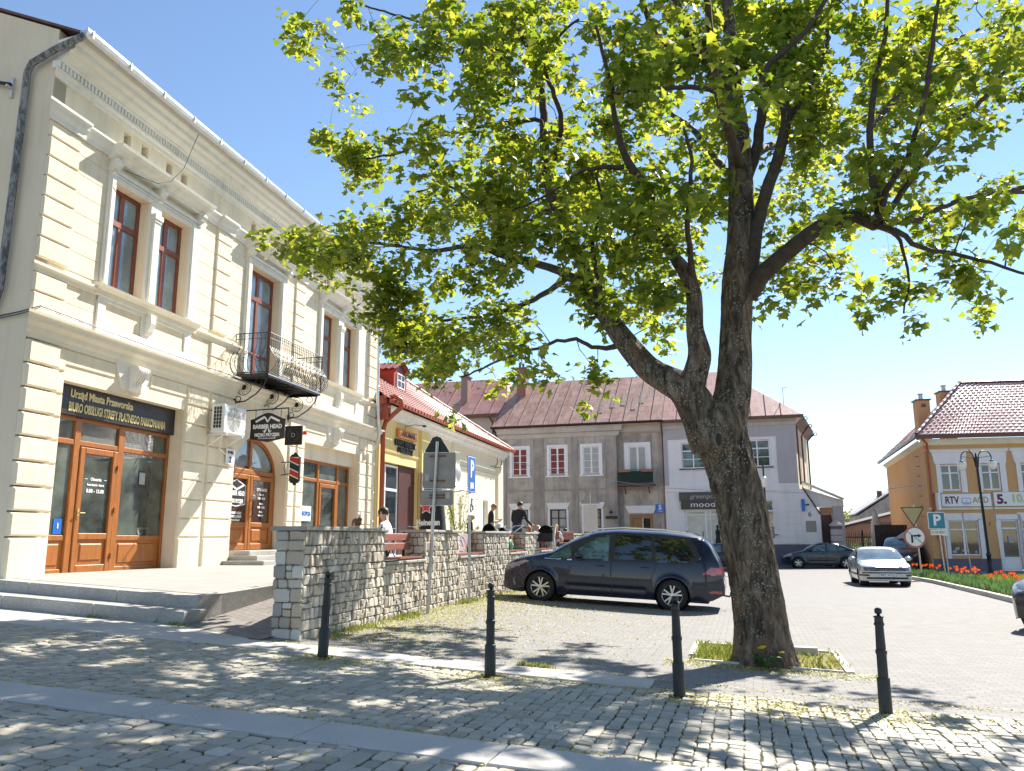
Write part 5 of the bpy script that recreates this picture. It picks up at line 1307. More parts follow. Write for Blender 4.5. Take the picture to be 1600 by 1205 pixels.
sm.build('roof_seams', m_roofpink, rfo)
MB().box(-33.4, -21.2, ry - .55, ry - .42, 10.72, 10.98).tube([(-22.6, ry - .5, 10.7), (-22.4, ry - .2, 10.3), (-22.4, ry - .1, 5)], .08, 6).build('gutter', m_rust, R)
m_brick = tilemat('chimney_brick', (.30, .12, .09), (.24, .09, .07), (.25, .2, .17), .25, .08)
for (x, y_, z0, z1, wd) in ((-25.5, ry + 1.2, 11.5, 14.3, .55), (-20.4, 3.5, 11.5, 14.3, .7)):
    o = MB().box(x, x + wd, y_, y_ + .9, z0, z1).box(x - .1, x + wd + .1, y_ - .1, y_ + 1.0, z1, z1 + .12).build('chimney', m_brick, R)
    MB().lathe([(.09, 0), (.09, .45)], (x + .15, y_ + .4, z1 + .1), 8).lathe([(.09, 0), (.09, .38)], (x + .42, y_ + .4, z1 + .1), 8).build('chimney_pot', m_rust, o)
# ================================================================ ochre house at the right
YO = Vector((22.167, 43.378))
Y = thing('shop_building', 'ochre two storey shop building with red-brown tiled hip roof at the right edge', 'building', (YO.x, YO.y, 0), az(100))
yw = [(.72, 1.7), (2.72, 3.66), (4.65, 5.6), (6.6, 7.55), (8.6, 9.55)]
w = MB(); w.wall(0, 14, .42, 6.6, [(a, b, 3.98, 5.38) for a, b in yw] + [(.85, 2.32, .62, 2.42), (3.35, 4.25, -.1, 2.45), (4.4, 5.8, .62, 2.45), (6.5, 8, .62, 2.45)], 0, .16)
w.build('wall', m_orange, Y)
a18 = rad(100 - 18); yx, yy = math.cos(a18), math.sin(a18)
def YP(l, z, o=0): return (yx * l - yy * o, yy * l + yx * o, z)
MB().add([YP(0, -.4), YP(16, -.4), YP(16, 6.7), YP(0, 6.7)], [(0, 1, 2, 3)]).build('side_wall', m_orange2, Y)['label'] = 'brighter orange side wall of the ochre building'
MB().box(-.0, 3.3, -.04, .1, -.4, .45).box(4.3, 14, -.04, .1, -.4, .45).build('plinth', m_plinth, Y)
tr = MB()
for a, b in yw:
    tr.box(a - .2, a, -.05, 0, 3.88, 5.4); tr.box(b, b + .28, -.05, 0, 3.88, 5.4); tr.prism([(a - .25, 5.4), (b + .32, 5.4), (b + .40, 6.1), (a - .38, 6.1)], lambda p, q, e: (p, e, q), -.06, 0); tr.box(a - .45, b + .48, -.12, 0, 6.02, 6.14)
for a, b in ((.85, 2.32), (4.4, 5.8), (6.5, 8.0)): tr.box(a - .18, a, -.05, 0, .45, 2.5); tr.box(b, b + .3, -.05, 0, .45, 2.5); tr.box(a - .18, b + .3, -.05, 0, 2.42, 2.80)
tr.box(3.2, 3.35, -.05, 0, -.2, 2.5); tr.box(4.25, 4.38, -.05, 0, -.2, 2.5); tr.box(3.2, 4.38, -.05, 0, 2.45, 2.72)
tr.build('window_trim', m_lilac, Y)
mo = MB(); mo.prof([(0, 6.42), (.06, 6.42), (.14, 6.55), (.22, 6.66), (.24, 6.74), (0, 6.74)], 0, 14, m0=1); mo.box(-.0, 14, -.07, 0, 2.98, 3.1); mo.box(0, 14, -.05, 0, 6.15, 6.2); mo.build('cornice', m_creamtrim, Y)
MB().add([YP(0, 6.45), YP(16, 6.45), YP(16, 6.7, .25), YP(0, 6.7, .25)], [(0, 1, 2, 3)]).build('side_cornice', m_creamtrim, Y)
for a, b in yw:
    win(Y, a, b, 3.98, 5.38, .08, m_whitewin, m_glass, vb=(((a + b) / 2, .1),), hb=((4.92, .07),), fw=.09)
for a, b in ((.85, 2.32), (4.4, 5.8), (6.5, 8.0)):
    f = win(Y, a, b, .62, 2.42, .08, m_whitewin, m_glass, vb=(((a + b) / 2, .1),), hb=((1.95, .06),), fw=.06, name='shop_window')
    dd = MB(); rr = random.Random(int(a * 10))
    for k in range(9): x = rr.uniform(a + .15, b - .2); dd.ball((x, .11, .68 + rr.uniform(.05, .32)), (.07, .01, .08), 6, 4)
    dd.build('shop_window_display', m_netcurtain, f)
f = win(Y, 3.35, 4.25, -.15, 2.45, .08, m_whitewin, m_glass, hb=((2.0, .08), (.5, .07)), fw=.1, name='shop_door')
MB().box(3.45, 4.15, .09, .12, -.05, .46).build('door_panel', m_whitep, f); MB().box(3.7, 3.95, .07, .075, 1.25, 1.6).build('paper_notice', m_netcurtain, f)
# roof
rf = MB(); E = 6.95; k_ = 4.9; rz = 10.6
c0 = (-.42, -.45, E); apex = (3.9, k_, rz)
tileroof(rf, c0, (14.5, -.45, E), (12, k_, rz), apex, .3, .35, .03)
sc_e = YP(16, E, .45)
tileroof(rf, sc_e, c0, apex, YP(13, rz, -3.5), .3, .35, .03)
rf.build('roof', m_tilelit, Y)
hp = MB(); hp.tube([Vector(c0).lerp(Vector(apex), t_) + Vector((0, 0, .05)) for t_ in np.linspace(0, 1, 26)], [.09 + .03 * (i % 2) for i in range(26)], 8); hp.tube([apex, (12, k_, rz)], .12, 8); hp.build('ridge_tiles', m_brownmetal, Y)
gu = MB(); gu.box(-.5, 14.6, -.62, -.40, 6.74, 6.96); a_, b_2 = Vector((-.45, -.5, 6.88)), Vector(YP(16, 6.88, .5)); gu.beam(a_, b_2, .15, .16); gu.build('gutter', m_brownmetal, Y)
MB().tube([(-.2, -.5, 6.8), (.1, -.3, 6.5), (.15, -.12, 6.2), (.15, -.12, 2.0), (.42, -.12, 1.2), (.42, -.12, -.2)], .06, 8).build('downpipe', m_redpipe, Y)
for (l, o_, z0, z1) in ((1.35, 4.0, 7.2, 9.45), (2.75, 4.27, 7.2, 9.95)):
    p = Vector((l, o_, 0)); c = MB().box(p.x - .35, p.x + .35, p.y - .4, p.y + .4, z0, z1).build('chimney', m_orange2, Y)
    MB().box(p.x - .42, p.x + .42, p.y - .47, p.y + .47, z1, z1 + .08).box(p.x - .12, p.x + .12, p.y - .41, p.y - .40, z1 - .4, z1 - .2).build('cap', m_brownmetal, c)
    MB().lathe([(.12, z1 + .05), (.12, z1 + .4), (.17, z1 + .42), (.17, z1 + .46)], (p.x, p.y, 0), 10).build('flue', m_steel, c)
iron = MB()
for k in range(7): q = YP(1.8, 6.0 - .55 * k); iron.tube([q, (q[0] - .18, q[1], q[2])], .02, 4)
iron.build('wall_anchors', m_darkgrey, Y)
t = thing('shop_sign', 'white fascia sign with RTV, a small television drawing and AGD in tan letters', 'shop sign', (YO.x, YO.y, 0), az(100))
MB().cbox(.6, 3.02, -.16, -.04, 3.14, 3.80, .01).build('board', m_whitep, t); text('RTV', .52, m_purple, t, 'lettering', (1.10, -.17, 3.46), bold=.014, sx=.72); text('AGD', .46, m_tan, t, 'lettering', (2.50, -.17, 3.46), bold=.008, sx=.78)
tv = MB(); tv.box(1.58, 2.02, -.17, -.165, 3.32, 3.58); tv.box(1.6, 2.0, -.175, -.17, 3.26, 3.29); tv.build('television_outline', m_blue, t); MB().box(1.605, 1.995, -.18, -.17, 3.345, 3.555).build('television_screen', m_whitep, t); MB().ball((1.8, -.18, 3.44), (.03, .01, .03), 6, 5).build('dot', m_blackp, t)
t = thing('shop_sign', 'white fascia sign with 5.10.15 in plum and olive digits at the right edge', 'shop sign', (YO.x, YO.y, 0), az(100))
MB().cbox(3.16, 7.2, -.16, -.04, 3.14, 3.86, .01).build('board', m_whitep, t); text('5.', .66, m_purple, t, 'lettering', (3.28, -.17, 3.48), bold=.03, align='LEFT'); text('10.', .6, m_olive, t, 'lettering', (3.95, -.17, 3.52), bold=.02, align='LEFT', sx=.95); text('15', .66, m_purple, t, 'lettering', (5.1, -.17, 3.48), bold=.02, align='LEFT')
t = thing('projecting_sign', 'narrow white light box sign sticking out at the corner of the ochre building', 'sign', (YO.x, YO.y, 0), az(100))
MB().cbox(.30, .42, -.6, -.1, 2.95, 3.85, .01).build('box', m_whitep, t); MB().box(.22, .5, -.12, 0, 3.0, 3.05).box(.22, .5, -.12, 0, 3.75, 3.8).build('bracket', m_black, t)
t = thing('house_number', 'small dark numeral 7 on the ochre wall left of the white shop door', 'sign', (YO.x, YO.y, 0), az(100)); text('7', .26, m_blackp, t, 'lettering', (2.86, -.01, 2.2))
o = MB().cbox(.45, .75, -.2, -.05, 1.6, 2.05, .01).build('meter_box', m_whitep); o.location = (YO.x, YO.y, 0); o.rotation_euler = (0, 0, az(100)); tag(o, 'white meter box at the corner of the ochre building behind the parking sign', 'meter box')
# ---------------------------------------------------------------- outbuildings, gate, fence behind
Q = thing('outbuilding', 'low pinkish outbuilding with a sloping dark roof behind the iron fence', 'building', (24.6, 61.5, 0), rad(-12))
MB().prism([(0, 0), (6.2, 0), (6.2, 3.7), (3, 3.0), (0, 2.2)], lambda a, b, c: (a, c, b), 0, 5).build('wall', m_pinkplaster, Q)
MB().beam((-.4, 2.5, 2.22), (6.5, 2.5, 3.95), 5.8, .12).build('roof', simple('dark_felt_roof', (.06, .045, .05), .8, var=.3), Q)
win(Q, 2.6, 3.6, 1.3, 2.5, -.03, m_darkgrey, m_glass, fw=.05); MB().box(1.2, 4.6, -.05, 0, 2.55, 2.65).build('lintel', m_plinth, Q)
Q = thing('far_house', 'distant house with a steep pale roof behind the low outbuilding', 'building', (33, 78, 0), rad(-15))
MB().prism([(0, 0), (9, 0), (9, 7.8), (6.5, 7.8), (0, 3.6)], lambda a, b, c: (a, c, b), 0, 6).build('wall', m_grey, Q); MB().beam((-.3, 3, 3.7), (6.6, 3, 8.0), 6.6, .12).build('roof', simple('pale_sheet_roof', (.35, .32, .31), .6), Q)
MB().box(2.2, 2.6, 2, 2.6, 5.1, 6.0).build('chimney', m_rust, Q); MB().box(4.6, 5.0, 2, 2.6, 6.6, 7.6).build('chimney', m_rust, Q)
def pier(x, y, h, lab, w_=.32):
    t = thing('gate_pier', lab, 'gate pier', (x, y, gz(x, y)), rad(-15)); mb = MB(); k = 0
    while k * .38 < h - .5: mb.cbox(-w_, w_, -w_, w_, .38 * k + .02, .38 * k + .36, .01); k += 1
    mb.build('blocks', m_greytrim, t); MB().box(-w_ + .02, w_ - .02, -w_ + .02, w_ - .02, 0, h - .2).build('core', m_plinth, t)
    MB().lathe([(w_ * 1.6, h - .3), (w_ * 1.6, h - .2), (.0, h + .1)], n=4).build('cap', m_greytrim, t).rotation_euler = (0, 0, PI / 4)
pier(19.75, 50.0, 2.75, 'pale block gate pier with pyramid cap beside the porch'); pier(22.3, 46.6, 2.0, 'grey block gate pier below the round road sign', .36)
f = thing('iron_fence', 'dark green iron bar fence between the porch and the ochre building', 'fence', (20.2, 52.0, gz(20, 52)), rad(12))
mb = MB()
for k in range(34): mb.box(.13 * k, .13 * k + .03, 0, .03, .1, 2.0 + (.12 if k % 2 else 0))
mb.box(0, 4.5, 0, .04, .3, .36); mb.box(0, 4.5, 0, .04, 1.75, 1.81); mb.build('bars', simple('dark_green_iron', (.02, .045, .03), .5), f)
mb = MB()
for k in range(3): mb.box(2.2 * k - .05, 2.2 * k + .05, -.03, .06, 0, 2.2)
mb.build('post', m_darkgrey, f)
f = thing('gate', 'tall dark brown plank gate behind the dark car, beside the ochre wall', 'gate', (21.9, 49.6, gz(22, 49)), rad(-15))
mb = MB()
for k in range(14): mb.box(.13 * k, .13 * k + .12, 0, .04, .05, 2.5)
mb.build('boards', simple('dark_plank', (.025, .018, .016), .8, var=.4), f); MB().box(0, 1.8, -.03, 0, .4, .5).box(0, 1.8, -.03, 0, 2.0, 2.1).build('rails', m_darkgrey, f)
f = thing('parasol', 'closed grey-white parasol standing by the fence beside the ochre wall', 'parasol', (23.3, 52.5, gz(22, 50)), 0)
MB().lathe([(.28, .6), (.36, 1.4), (.30, 2.6), (.12, 3.3), (.02, 3.45)], n=12).build('cloth', m_netcurtain, f, True); MB().lathe([(.3, 0), (.3, .1), (.03, .12), (.03, 3.5)], n=8).build('pole', m_darkgrey, f)
# ================================================================ vehicles
def interp(pts, x, smooth=True):
    if x <= pts[0][0]: return pts[0][1]
    if x >= pts[-1][0]: return pts[-1][1]
    for i in range(len(pts) - 1):
        if pts[i][0] <= x <= pts[i + 1][0]:
            x0, y0 = pts[i]; x1, y1 = pts[i + 1]; t = (x - x0) / (x1 - x0)
            if not smooth: return y0 + (y1 - y0) * t
            def sl(j):
                if j <= 0 or j >= len(pts) - 1: return None
                a = (pts[j][1] - pts[j - 1][1]) / (pts[j][0] - pts[j - 1][0]); b = (pts[j + 1][1] - pts[j][1]) / (pts[j + 1][0] - pts[j][0])
                return 0 if a * b <= 0 else 2 * a * b / (a + b)
            d = (y1 - y0) / (x1 - x0); m0 = sl(i); m1 = sl(i + 1); m0 = d if m0 is None else m0; m1 = d if m1 is None else m1
            h = x1 - x0
            return (2 * t ** 3 - 3 * t ** 2 + 1) * y0 + (t ** 3 - 2 * t ** 2 + t) * h * m0 + (-2 * t ** 3 + 3 * t ** 2) * y1 + (t ** 3 - t ** 2) * h * m1
def inpoly(x, z, P):
    c = False; j = len(P) - 1
    for i in range(len(P)):
        if (P[i][1] > z) != (P[j][1] > z) and x < (P[j][0] - P[i][0]) * (z - P[i][1]) / (P[j][1] - P[i][1]) + P[i][0]: c = not c
        j = i
    return c
def wheel(par, x, y, r, side, w=.2, spokes=5, rimr=.66, dark=False):
    """wheel centred at x,y,r; side=+1/-1 gives the outer face direction along y"""
    o = thing('wheel', '', '', (0, 0, 0)); bpy.data.objects.remove(o)
    yo, yi = side * w / 2, -side * w / 2; R1 = r * rimr
    ty = MB(); ty.lathe([(R1, y - w / 2 + .0), (r * .93, y - w / 2), (r * .985, y - w / 2 + .03), (r, y - w / 4), (r, y + w / 4), (r * .985, y + w / 2 - .03), (r * .93, y + w / 2), (R1, y + w / 2)], (x, 0, r), 36, axis='y', cap=False)
    t = ty.build('wheel', m_tyre, par, True)
    rm = MB(); yy = y + side * (w / 2 - .01)
    rm.lathe([(R1, y + side * w * .5), (R1 * .95, yy), (R1 * .93, yy - side * .05)], (x, 0, r), 36, axis='y', cap=False)
    n = spokes
    for k in range(n):
        th = 2 * PI * k / n + .3
        for dth in ((-.17, .17) if spokes == 5 else (0,)):
            a = th + dth * .6; b = th + dth * 1.3; ww = .032 if spokes == 5 else .05
            rm.beam((x + math.cos(a) * R1 * .2, yy - side * .02, r + math.sin(a) * R1 * .2), (x + math.cos(b) * R1 * .94, yy - side * .012, r + math.sin(b) * R1 * .94), .025, ww * r / .34)
    rm.lathe([(R1 * .24, yy - side * .03), (R1 * .22, yy), (.0, yy + side * .004)], (x, 0, r), 14, axis='y', cap=False)
    rm.build('rim', m_rim, t)
    MB().lathe([(R1 * .93, yy - side * .055), (.0, yy - side * .055)], (x, 0, r), 24, axis='y', cap=False).build('brake_disc', m_darkroom, t)
    return t
def car(name, label, cat, loc, yaw, S, group=None):
    """local x: nose 0 -> tail L (shifted to centre), z up. S: spec"""
    L, W = S['L'], S['W'] / 2; root = thing(name, label, cat, loc, yaw, group)
    xs = sorted(set([round(v, 4) for v in list(np.linspace(0, .3, 16)) + list(np.linspace(.3, L - .3, int((L - .6) / .028))) + list(np.linspace(L - .3, L, 16))]))
    n1, n2, n3 = 26, 14, 12
    def Wp(x):
        f, rr_ = S.get('nose', (.62, .75)), S.get('tail', (.86, .35))
        w = W
        if x < f[1]: t = 1 - x / f[1]; w *= 1 - (1 - f[0]) * t ** 2.4
        if L - x < rr_[1]: t = 1 - (L - x) / rr_[1]; w *= 1 - (1 - rr_[0]) * t ** 2.2
        return w
    gl = S['glass0'], S['glass1']
    grid = []; info = []
    for x in xs:
        top = interp(S['top'], x); belt = interp(S['belt'], x)
        zb = interp(S['bottom'], x, False)
        for xw in S['axles']:
            ra = S['r'] * 1.13
            if abs(x - xw) < ra: zb = max(zb, S['r'] * 1.0 + math.sqrt(ra * ra - (x - xw) ** 2))
        wp = Wp(x); cab = max(0, min(1, (top - belt) / .12))
        zs = min(belt, top - .10); zs = max(zs, zb + .03)
        def sd(z):
            q = (z - .60) / .45; return 1 - .055 * q * q if z < .6 else 1 - .05 * ((z - .6) / .5) ** 2
        def flare(x, z):
            v = 0
            for xw in S['axles']:
                d = math.hypot(x - xw, z - S['r']); ra = S['r'] * 1.13
                if z > .1: v = max(v, .02 * math.exp(-((d - ra) / .06) ** 2))
            return v - .012 * math.exp(-((z - .42) / .05) ** 2) * (1 if S['axles'][0] + .6 < x < S['axles'][1] - .6 else 0)
        row = []
        for k in range(n1 + 1): z = zb + (zs - zb) * k / n1; row.append((wp * sd(z) + flare(x, z), z))
        ys = row[-1][0]; rr_ = min(.13, (top - zs) * .45) if cab > .5 else (top - zs) * .75
        zt = top - rr_; tum = S.get('tumble', .30) * max(0, zt - zs)
        yt = ys - tum
        for k in range(1, n2 + 1): t = k / n2; row.append((ys - tum * (t ** 1.15) - .012 * math.sin(PI * t) * 0, zs + (zt - zs) * t))
        for k in range(1, n3 + 1):
            th = (PI / 2) * k / n3; e = .55 if cab > .5 else .8
            row.append((yt * max(0, math.cos(th)) ** e if k < n3 else 0, zt + rr_ * math.sin(th) ** 1.0))
        grid.append(row); info.append((zs, zt, cab))
    nr = n1 + n2 + n3 + 1
    groups = {}
    def put(cls, quad):
        g = groups.setdefault(cls, MB()); g.add(quad, [(0, 1, 2, 3)])
    cls_fn = S.get('cls')
    for i in range(len(xs) - 1):
        for k in range(nr - 1):
            q = [(xs[i], *grid[i][k]), (xs[i + 1], *grid[i + 1][k]), (xs[i + 1], *grid[i + 1][k + 1]), (xs[i], *grid[i][k + 1])]
            cx = sum(p[0] for p in q) / 4; cy = sum(p[1] for p in q) / 4; cz = sum(p[2] for p in q) / 4
            c = 'body'
            sidezone = k < n1 + n2 + 1
            for nm, P in S['side_windows']:
                if sidezone and k >= n1 - 8 and inpoly(cx, cz, P): c = nm
            if c == 'body' and sidezone and k >= n1 - 4 and inpoly(cx, cz, S['dlo']): c = 'black'
            if c == 'body' and k > n1 + n2:
                f = (k - n1 - n2) / n3
                if S['ws'][0] < cx < S['ws'][1] and f > .12: c = 'windscreen'
                if S['rw'][0] < cx < S['rw'][1] and f > .12: c = 'rear_window'
            if c == 'body':
                for nm, P in S.get('patches', []):
                    if inpoly(cx, cz, P): c = nm
                for (xa, xb_, z0, z1) in S.get('seams', []):
                    if z0 < cz < z1 and abs(cx - (xa + (xb_ - xa) * (cz - z0) / (z1 - z0))) < .011 and sidezone: c = 'black'
                if S.get('sill', 0) > cz and sidezone: c = 'black'
            if cls_fn: c = cls_fn(cx, cy, cz, k, c)
            nq = [(p[0] - L / 2, p[1], p[2]) for p in q]; mq = [(p[0] - L / 2, -p[1], p[2]) for p in q]
            sfx = '' if c in ('body', 'black', 'windscreen', 'rear_window') else '+'
            put((c, 1 if sfx else 0), [nq[0], nq[1], nq[2], nq[3]]); put((c, -1 if sfx else 0), [mq[3], mq[2], mq[1], mq[0]])
    for e in (0, -1):
        for k in range(nr - 1):
            y0, z0 = grid[e][k]; y1, z1 = grid[e][k + 1]; x = xs[e] - L / 2
            c = 'body'
            if cls_fn: c = cls_fn(xs[e], y0, (z0 + z1) / 2, -1, c)
            put((c, 0), [(x, y0, z0), (x, -y0, z0), (x, -y1, z1), (x, y1, z1)][::(1 if e == -1 else -1)])
    mats = {'body': S['paint'], 'black': m_plastic, 'windscreen': S.get('wsm', m_carglass), 'rear_window': m_carglass, 'headlight': S.get('hlm', m_lampglass), 'tail_light': m_taillight, 'grille': m_plastic, 'chrome_strip': m_chrome, 'side_window': S.get('sgm', m_carglass), 'fog_light': m_lampglass, 'front_side_window': m_carglass2, 'reflector': m_taillight, 'bumper_strip': m_plastic}
    for (c, s_), mb in groups.items():
        o = mb.build({'black': 'black_trim'}.get(c, c), mats[c], root, False)
        bm = bmesh.new(); bm.from_mesh(o.data); bmesh.ops.remove_doubles(bm, verts=bm.verts, dist=.0004); bm.to_mesh(o.data); bm.free(); smooth_by_angle(o, 40)
    # underbody block, wheels
    MB().box(-L / 2 + .35, L / 2 - .35, -W + .22, W - .22, .20, .62).build('underbody', m_darkroom, root)
    for xw in S['axles']:
        for s_ in (1, -1):
            wl = MB()
            wl.lathe([(.02, s_ * (W - .30)), (S['r'] * 1.12, s_ * (W - .30)), (S['r'] * 1.12, s_ * (W - .055))], (xw - L / 2, 0, S['r']), 30, axis='y', cap=False)
            wl.build('wheel_arch', m_darkroom, root)
    for xw in S['axles']:
        for s_ in (1, -1): wheel(root, xw - L / 2, s_ * (W - .125), S['r'], s_, .21, S.get('spokes', 5))
    # mirrors and handles
    mx, mz = S['mirror']
    for s_ in (1, -1):
        o = MB().ball((mx - L / 2, s_ * (W + .10), mz), (.10, .12, .075), 14, 8).build('mirror', S['paint'], root, True)
        MB().beam((mx - L / 2, s_ * (W - .08), mz - .05), (mx - L / 2, s_ * (W + .08), mz - .02), .05, .03).build('mirror_stem', m_plastic, o)
        for hx, hz in S.get('handles', []):
            MB().cbox(hx - .09 - L / 2, hx + .09 - L / 2, -.02, .02, hz - .014, hz + .014, .006).build('door_handle', S['paint'], root).location = (0, s_ * (W * .985), 0)
    return root
# the dark people carrier beside the wall
LV = 4.85
vanS = dict(L=LV, W=1.90, r=.345, axles=(.93, 3.78), paint=m_vanpaint, sgm=m_carglass, wsm=m_carglass2,
    top=[(0, .62), (.03, .78), (.12, .88), (.35, .98), (.75, 1.08), (1.05, 1.16), (1.45, 1.40), (1.85, 1.60), (2.2, 1.70), (2.7, 1.75), (3.4, 1.75), (4.0, 1.72), (4.38, 1.65), (4.52, 1.54), (4.68, 1.24), (4.77, 1.0), (4.80, .9), (4.85, .66)],
    belt=[(0, .60), (.5, .88), (1.0, .95), (2, .96), (3, .98), (4.0, 1.02), (4.6, 1.06), (4.85, 1.0)], bottom=[(0, .26), (.3, .2), (.6, .2), (4.3, .22), (4.6, .28), (4.85, .42)],
    nose=(.60, .85), tail=(.84, .5), tumble=.27, ws=(1.12, 1.95), rw=(4.36, 4.66), sill=.245, glass0=0, glass1=0,
    side_windows=[('front_side_window', [(1.10, 1.03), (1.55, 1.33), (1.60, 1.03)]), ('front_side_window', [(1.70, 1.03), (1.76, 1.26), (2.05, 1.47), (2.42, 1.60), (2.42, 1.03)]),
                  ('side_window', [(2.54, 1.04), (2.54, 1.62), (3.31, 1.61), (3.34, 1.06)]), ('side_window', [(3.42, 1.06), (3.40, 1.60), (4.02, 1.57), (4.24, 1.20), (4.08, 1.08)])],
    dlo=[(1.02, 1.005), (1.55, 1.39), (2.0, 1.56), (2.5, 1.66), (3.4, 1.655), (4.12, 1.61), (4.38, 1.20), (4.16, 1.035), (3.3, 1.02), (1.6, 1.0)],
    patches=[('chrome_strip', [(.98, .985), (1.7, .995), (3.3, 1.02), (4.14, 1.035), (4.39, 1.19), (4.34, 1.205), (4.1, 1.055), (3.3, 1.045), (1.02, 1.01)]),
             ('headlight', [(.04, .70), (.10, .80), (.55, .93), (.66, .92), (.45, .80), (.12, .68)]), ('tail_light', [(4.40, .84), (4.55, .99), (4.83, 1.0), (4.83, .86), (4.6, .83)]),
             ('reflector', [(4.55, .44), (4.55, .49), (4.80, .49), (4.80, .44)]), ('grille', [(0, .42), (0, .60), (.10, .6), (.28, .42)]), ('fog_light', [(.30, .35), (.33, .35), (.31, .50), (.28, .50)])],
    seams=[(1.52, 1.60, .25, .99), (2.50, 2.48, .25, 1.0), (3.32, 3.46, .62, 1.06), (1.0, .9, .74, .95)], mirror=(1.78, 1.10), handles=[(2.25, .90), (3.2, .92)])
def stretch(S, k):
    T_ = dict(S); T_['L'] = S['L'] * k; T_['axles'] = tuple(a * k for a in S['axles'])
    for q in ('top', 'belt', 'bottom', 'dlo'): T_[q] = [(a * k, b) for a, b in S[q]]
    for q in ('side_windows', 'patches'): T_[q] = [(n_, [(a * k, b) for a, b in P]) for n_, P in S[q]]
    T_['seams'] = [(a * k, b * k, c, d) for a, b, c, d in S['seams']]; T_['handles'] = [(a * k, b) for a, b in S['handles']]
    T_['ws'] = tuple(a * k for a in S['ws']); T_['rw'] = tuple(a * k for a in S['rw']); T_['mirror'] = (S['mirror'][0] * k, S['mirror'][1]); return T_
vanS = stretch(vanS, 1.06)
cx_, cy_ = S2W(1.72, 9.88 + .86)
zc = gz(*S2W(1.72, 9.9))
V = car('parked_van', 'dark blue-grey people carrier with roof rails parked nose-in to the stone wall', 'van', (cx_, cy_, zc - .02), SANG, vanS)
gx = lambda s: gz(*S2W(s, 9.9))
V.rotation_euler = (0, -math.atan2(gx(3.2) - gx(.2), 3.0), SANG)
for s_ in (1, -1):
    MB().tube([(-.45, s_ * .68, 1.66), (-.3, s_ * .68, 1.73), (.3, s_ * .68, 1.785), (1.2, s_ * .68, 1.78), (1.85, s_ * .66, 1.72), (2.0, s_ * .66, 1.66)], .018, 6).build('roof_rail', m_chrome, V)
MB().tube([(2.5, 0, .36), (2.65, 0, .34), (2.69, 0, .40)], .022, 6).ball((2.69, 0, .42), .03, 8, 6).build('tow_hook', m_plastic, V)
MB().prism([(1.5, 1.68), (1.75, 1.66), (1.7, 1.78)], lambda a, b, c: (a, c, b), -.02, .02).build('aerial_fin', m_plastic, V)
MB().cbox(-2.59, -2.57, -.26, .26, .38, .49, .004).build('number_plate', m_whitep, V)
# silver hatchback facing the camera
def sil(cx, cy, cz, k, c):
    if cx < .40:
        a = abs(cy)
        if .575 < cz < .73 and .36 < a < .76: return 'headlight'
        if .575 < cz < .69 and a < .34 and a > .06: return 'grille'
        if .49 < cz < .535 and cx < .26: return 'bumper_strip'
        if .275 < cz < .38 and a < .32: return 'grille'
        if .30 < cz < .37 and .40 < a < .68: return 'grille'
    return c
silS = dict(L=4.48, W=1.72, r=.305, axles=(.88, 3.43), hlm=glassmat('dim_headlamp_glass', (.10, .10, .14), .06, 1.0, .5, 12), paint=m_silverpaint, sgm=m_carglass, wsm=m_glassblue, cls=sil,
    top=[(0, .64), (.04, .70), (.15, .745), (.6, .83), (1.15, .92), (1.25, .96), (1.7, 1.24), (2.0, 1.36), (2.5, 1.405), (3.0, 1.38), (3.5, 1.25), (4.0, 1.02), (4.25, .98), (4.42, .92), (4.48, .6)],
    belt=[(0, .56), (.5, .72), (1.2, .86), (3.5, .92), (4.48, .88)], bottom=[(0, .24), (.3, .2), (4.2, .22), (4.48, .35)], nose=(.70, .55), tail=(.8, .4), tumble=.40,
    ws=(1.22, 1.92), rw=(3.1, 3.95), sill=.23, glass0=0, glass1=0,
    side_windows=[('side_window', [(1.5, .92), (1.9, 1.26), (2.35, 1.33), (2.35, .93)]), ('side_window', [(2.43, .93), (2.43, 1.33), (2.95, 1.3), (3.3, 1.12), (3.2, .96)])],
    dlo=[(1.38, .90), (1.85, 1.28), (2.4, 1.36), (3.0, 1.33), (3.45, 1.12), (3.3, .93), (2.4, .91)], patches=[('black', [(0, .40), (0, .46), (4.48, .46), (4.48, .40)])],
    seams=[(1.35, 1.30, .25, .88), (2.39, 2.39, .25, .9), (3.2, 3.3, .55, .92)], mirror=(1.5, .98), handles=[(2.2, .80), (3.1, .82)])
Dv = Vector((13.95, 31.6)); hdg = Vector((math.sin(rad(196)), math.cos(rad(196))))  # nose direction
yaw = math.atan2(-hdg.y, -hdg.x)
Z = car('parked_car', 'silver hatchback with its nose towards the camera, parked in the sunlit road', 'car', (Dv.x, Dv.y, gz(*Dv) - .01), yaw, silS)
pl = MB().cbox(-2.262, -2.245, -.26, .26, .385, .495, .003).build('number_plate', m_whitep, Z)
text('RPZ 34722', .105, m_blackp, pl, 'lettering', (-2.266, 0, .44), (PI / 2, 0, -PI / 2), .001)
MB().ball((-2.19, 0, .64), (.02, .05, .05), 8, 6).build('badge', m_chrome, Z)
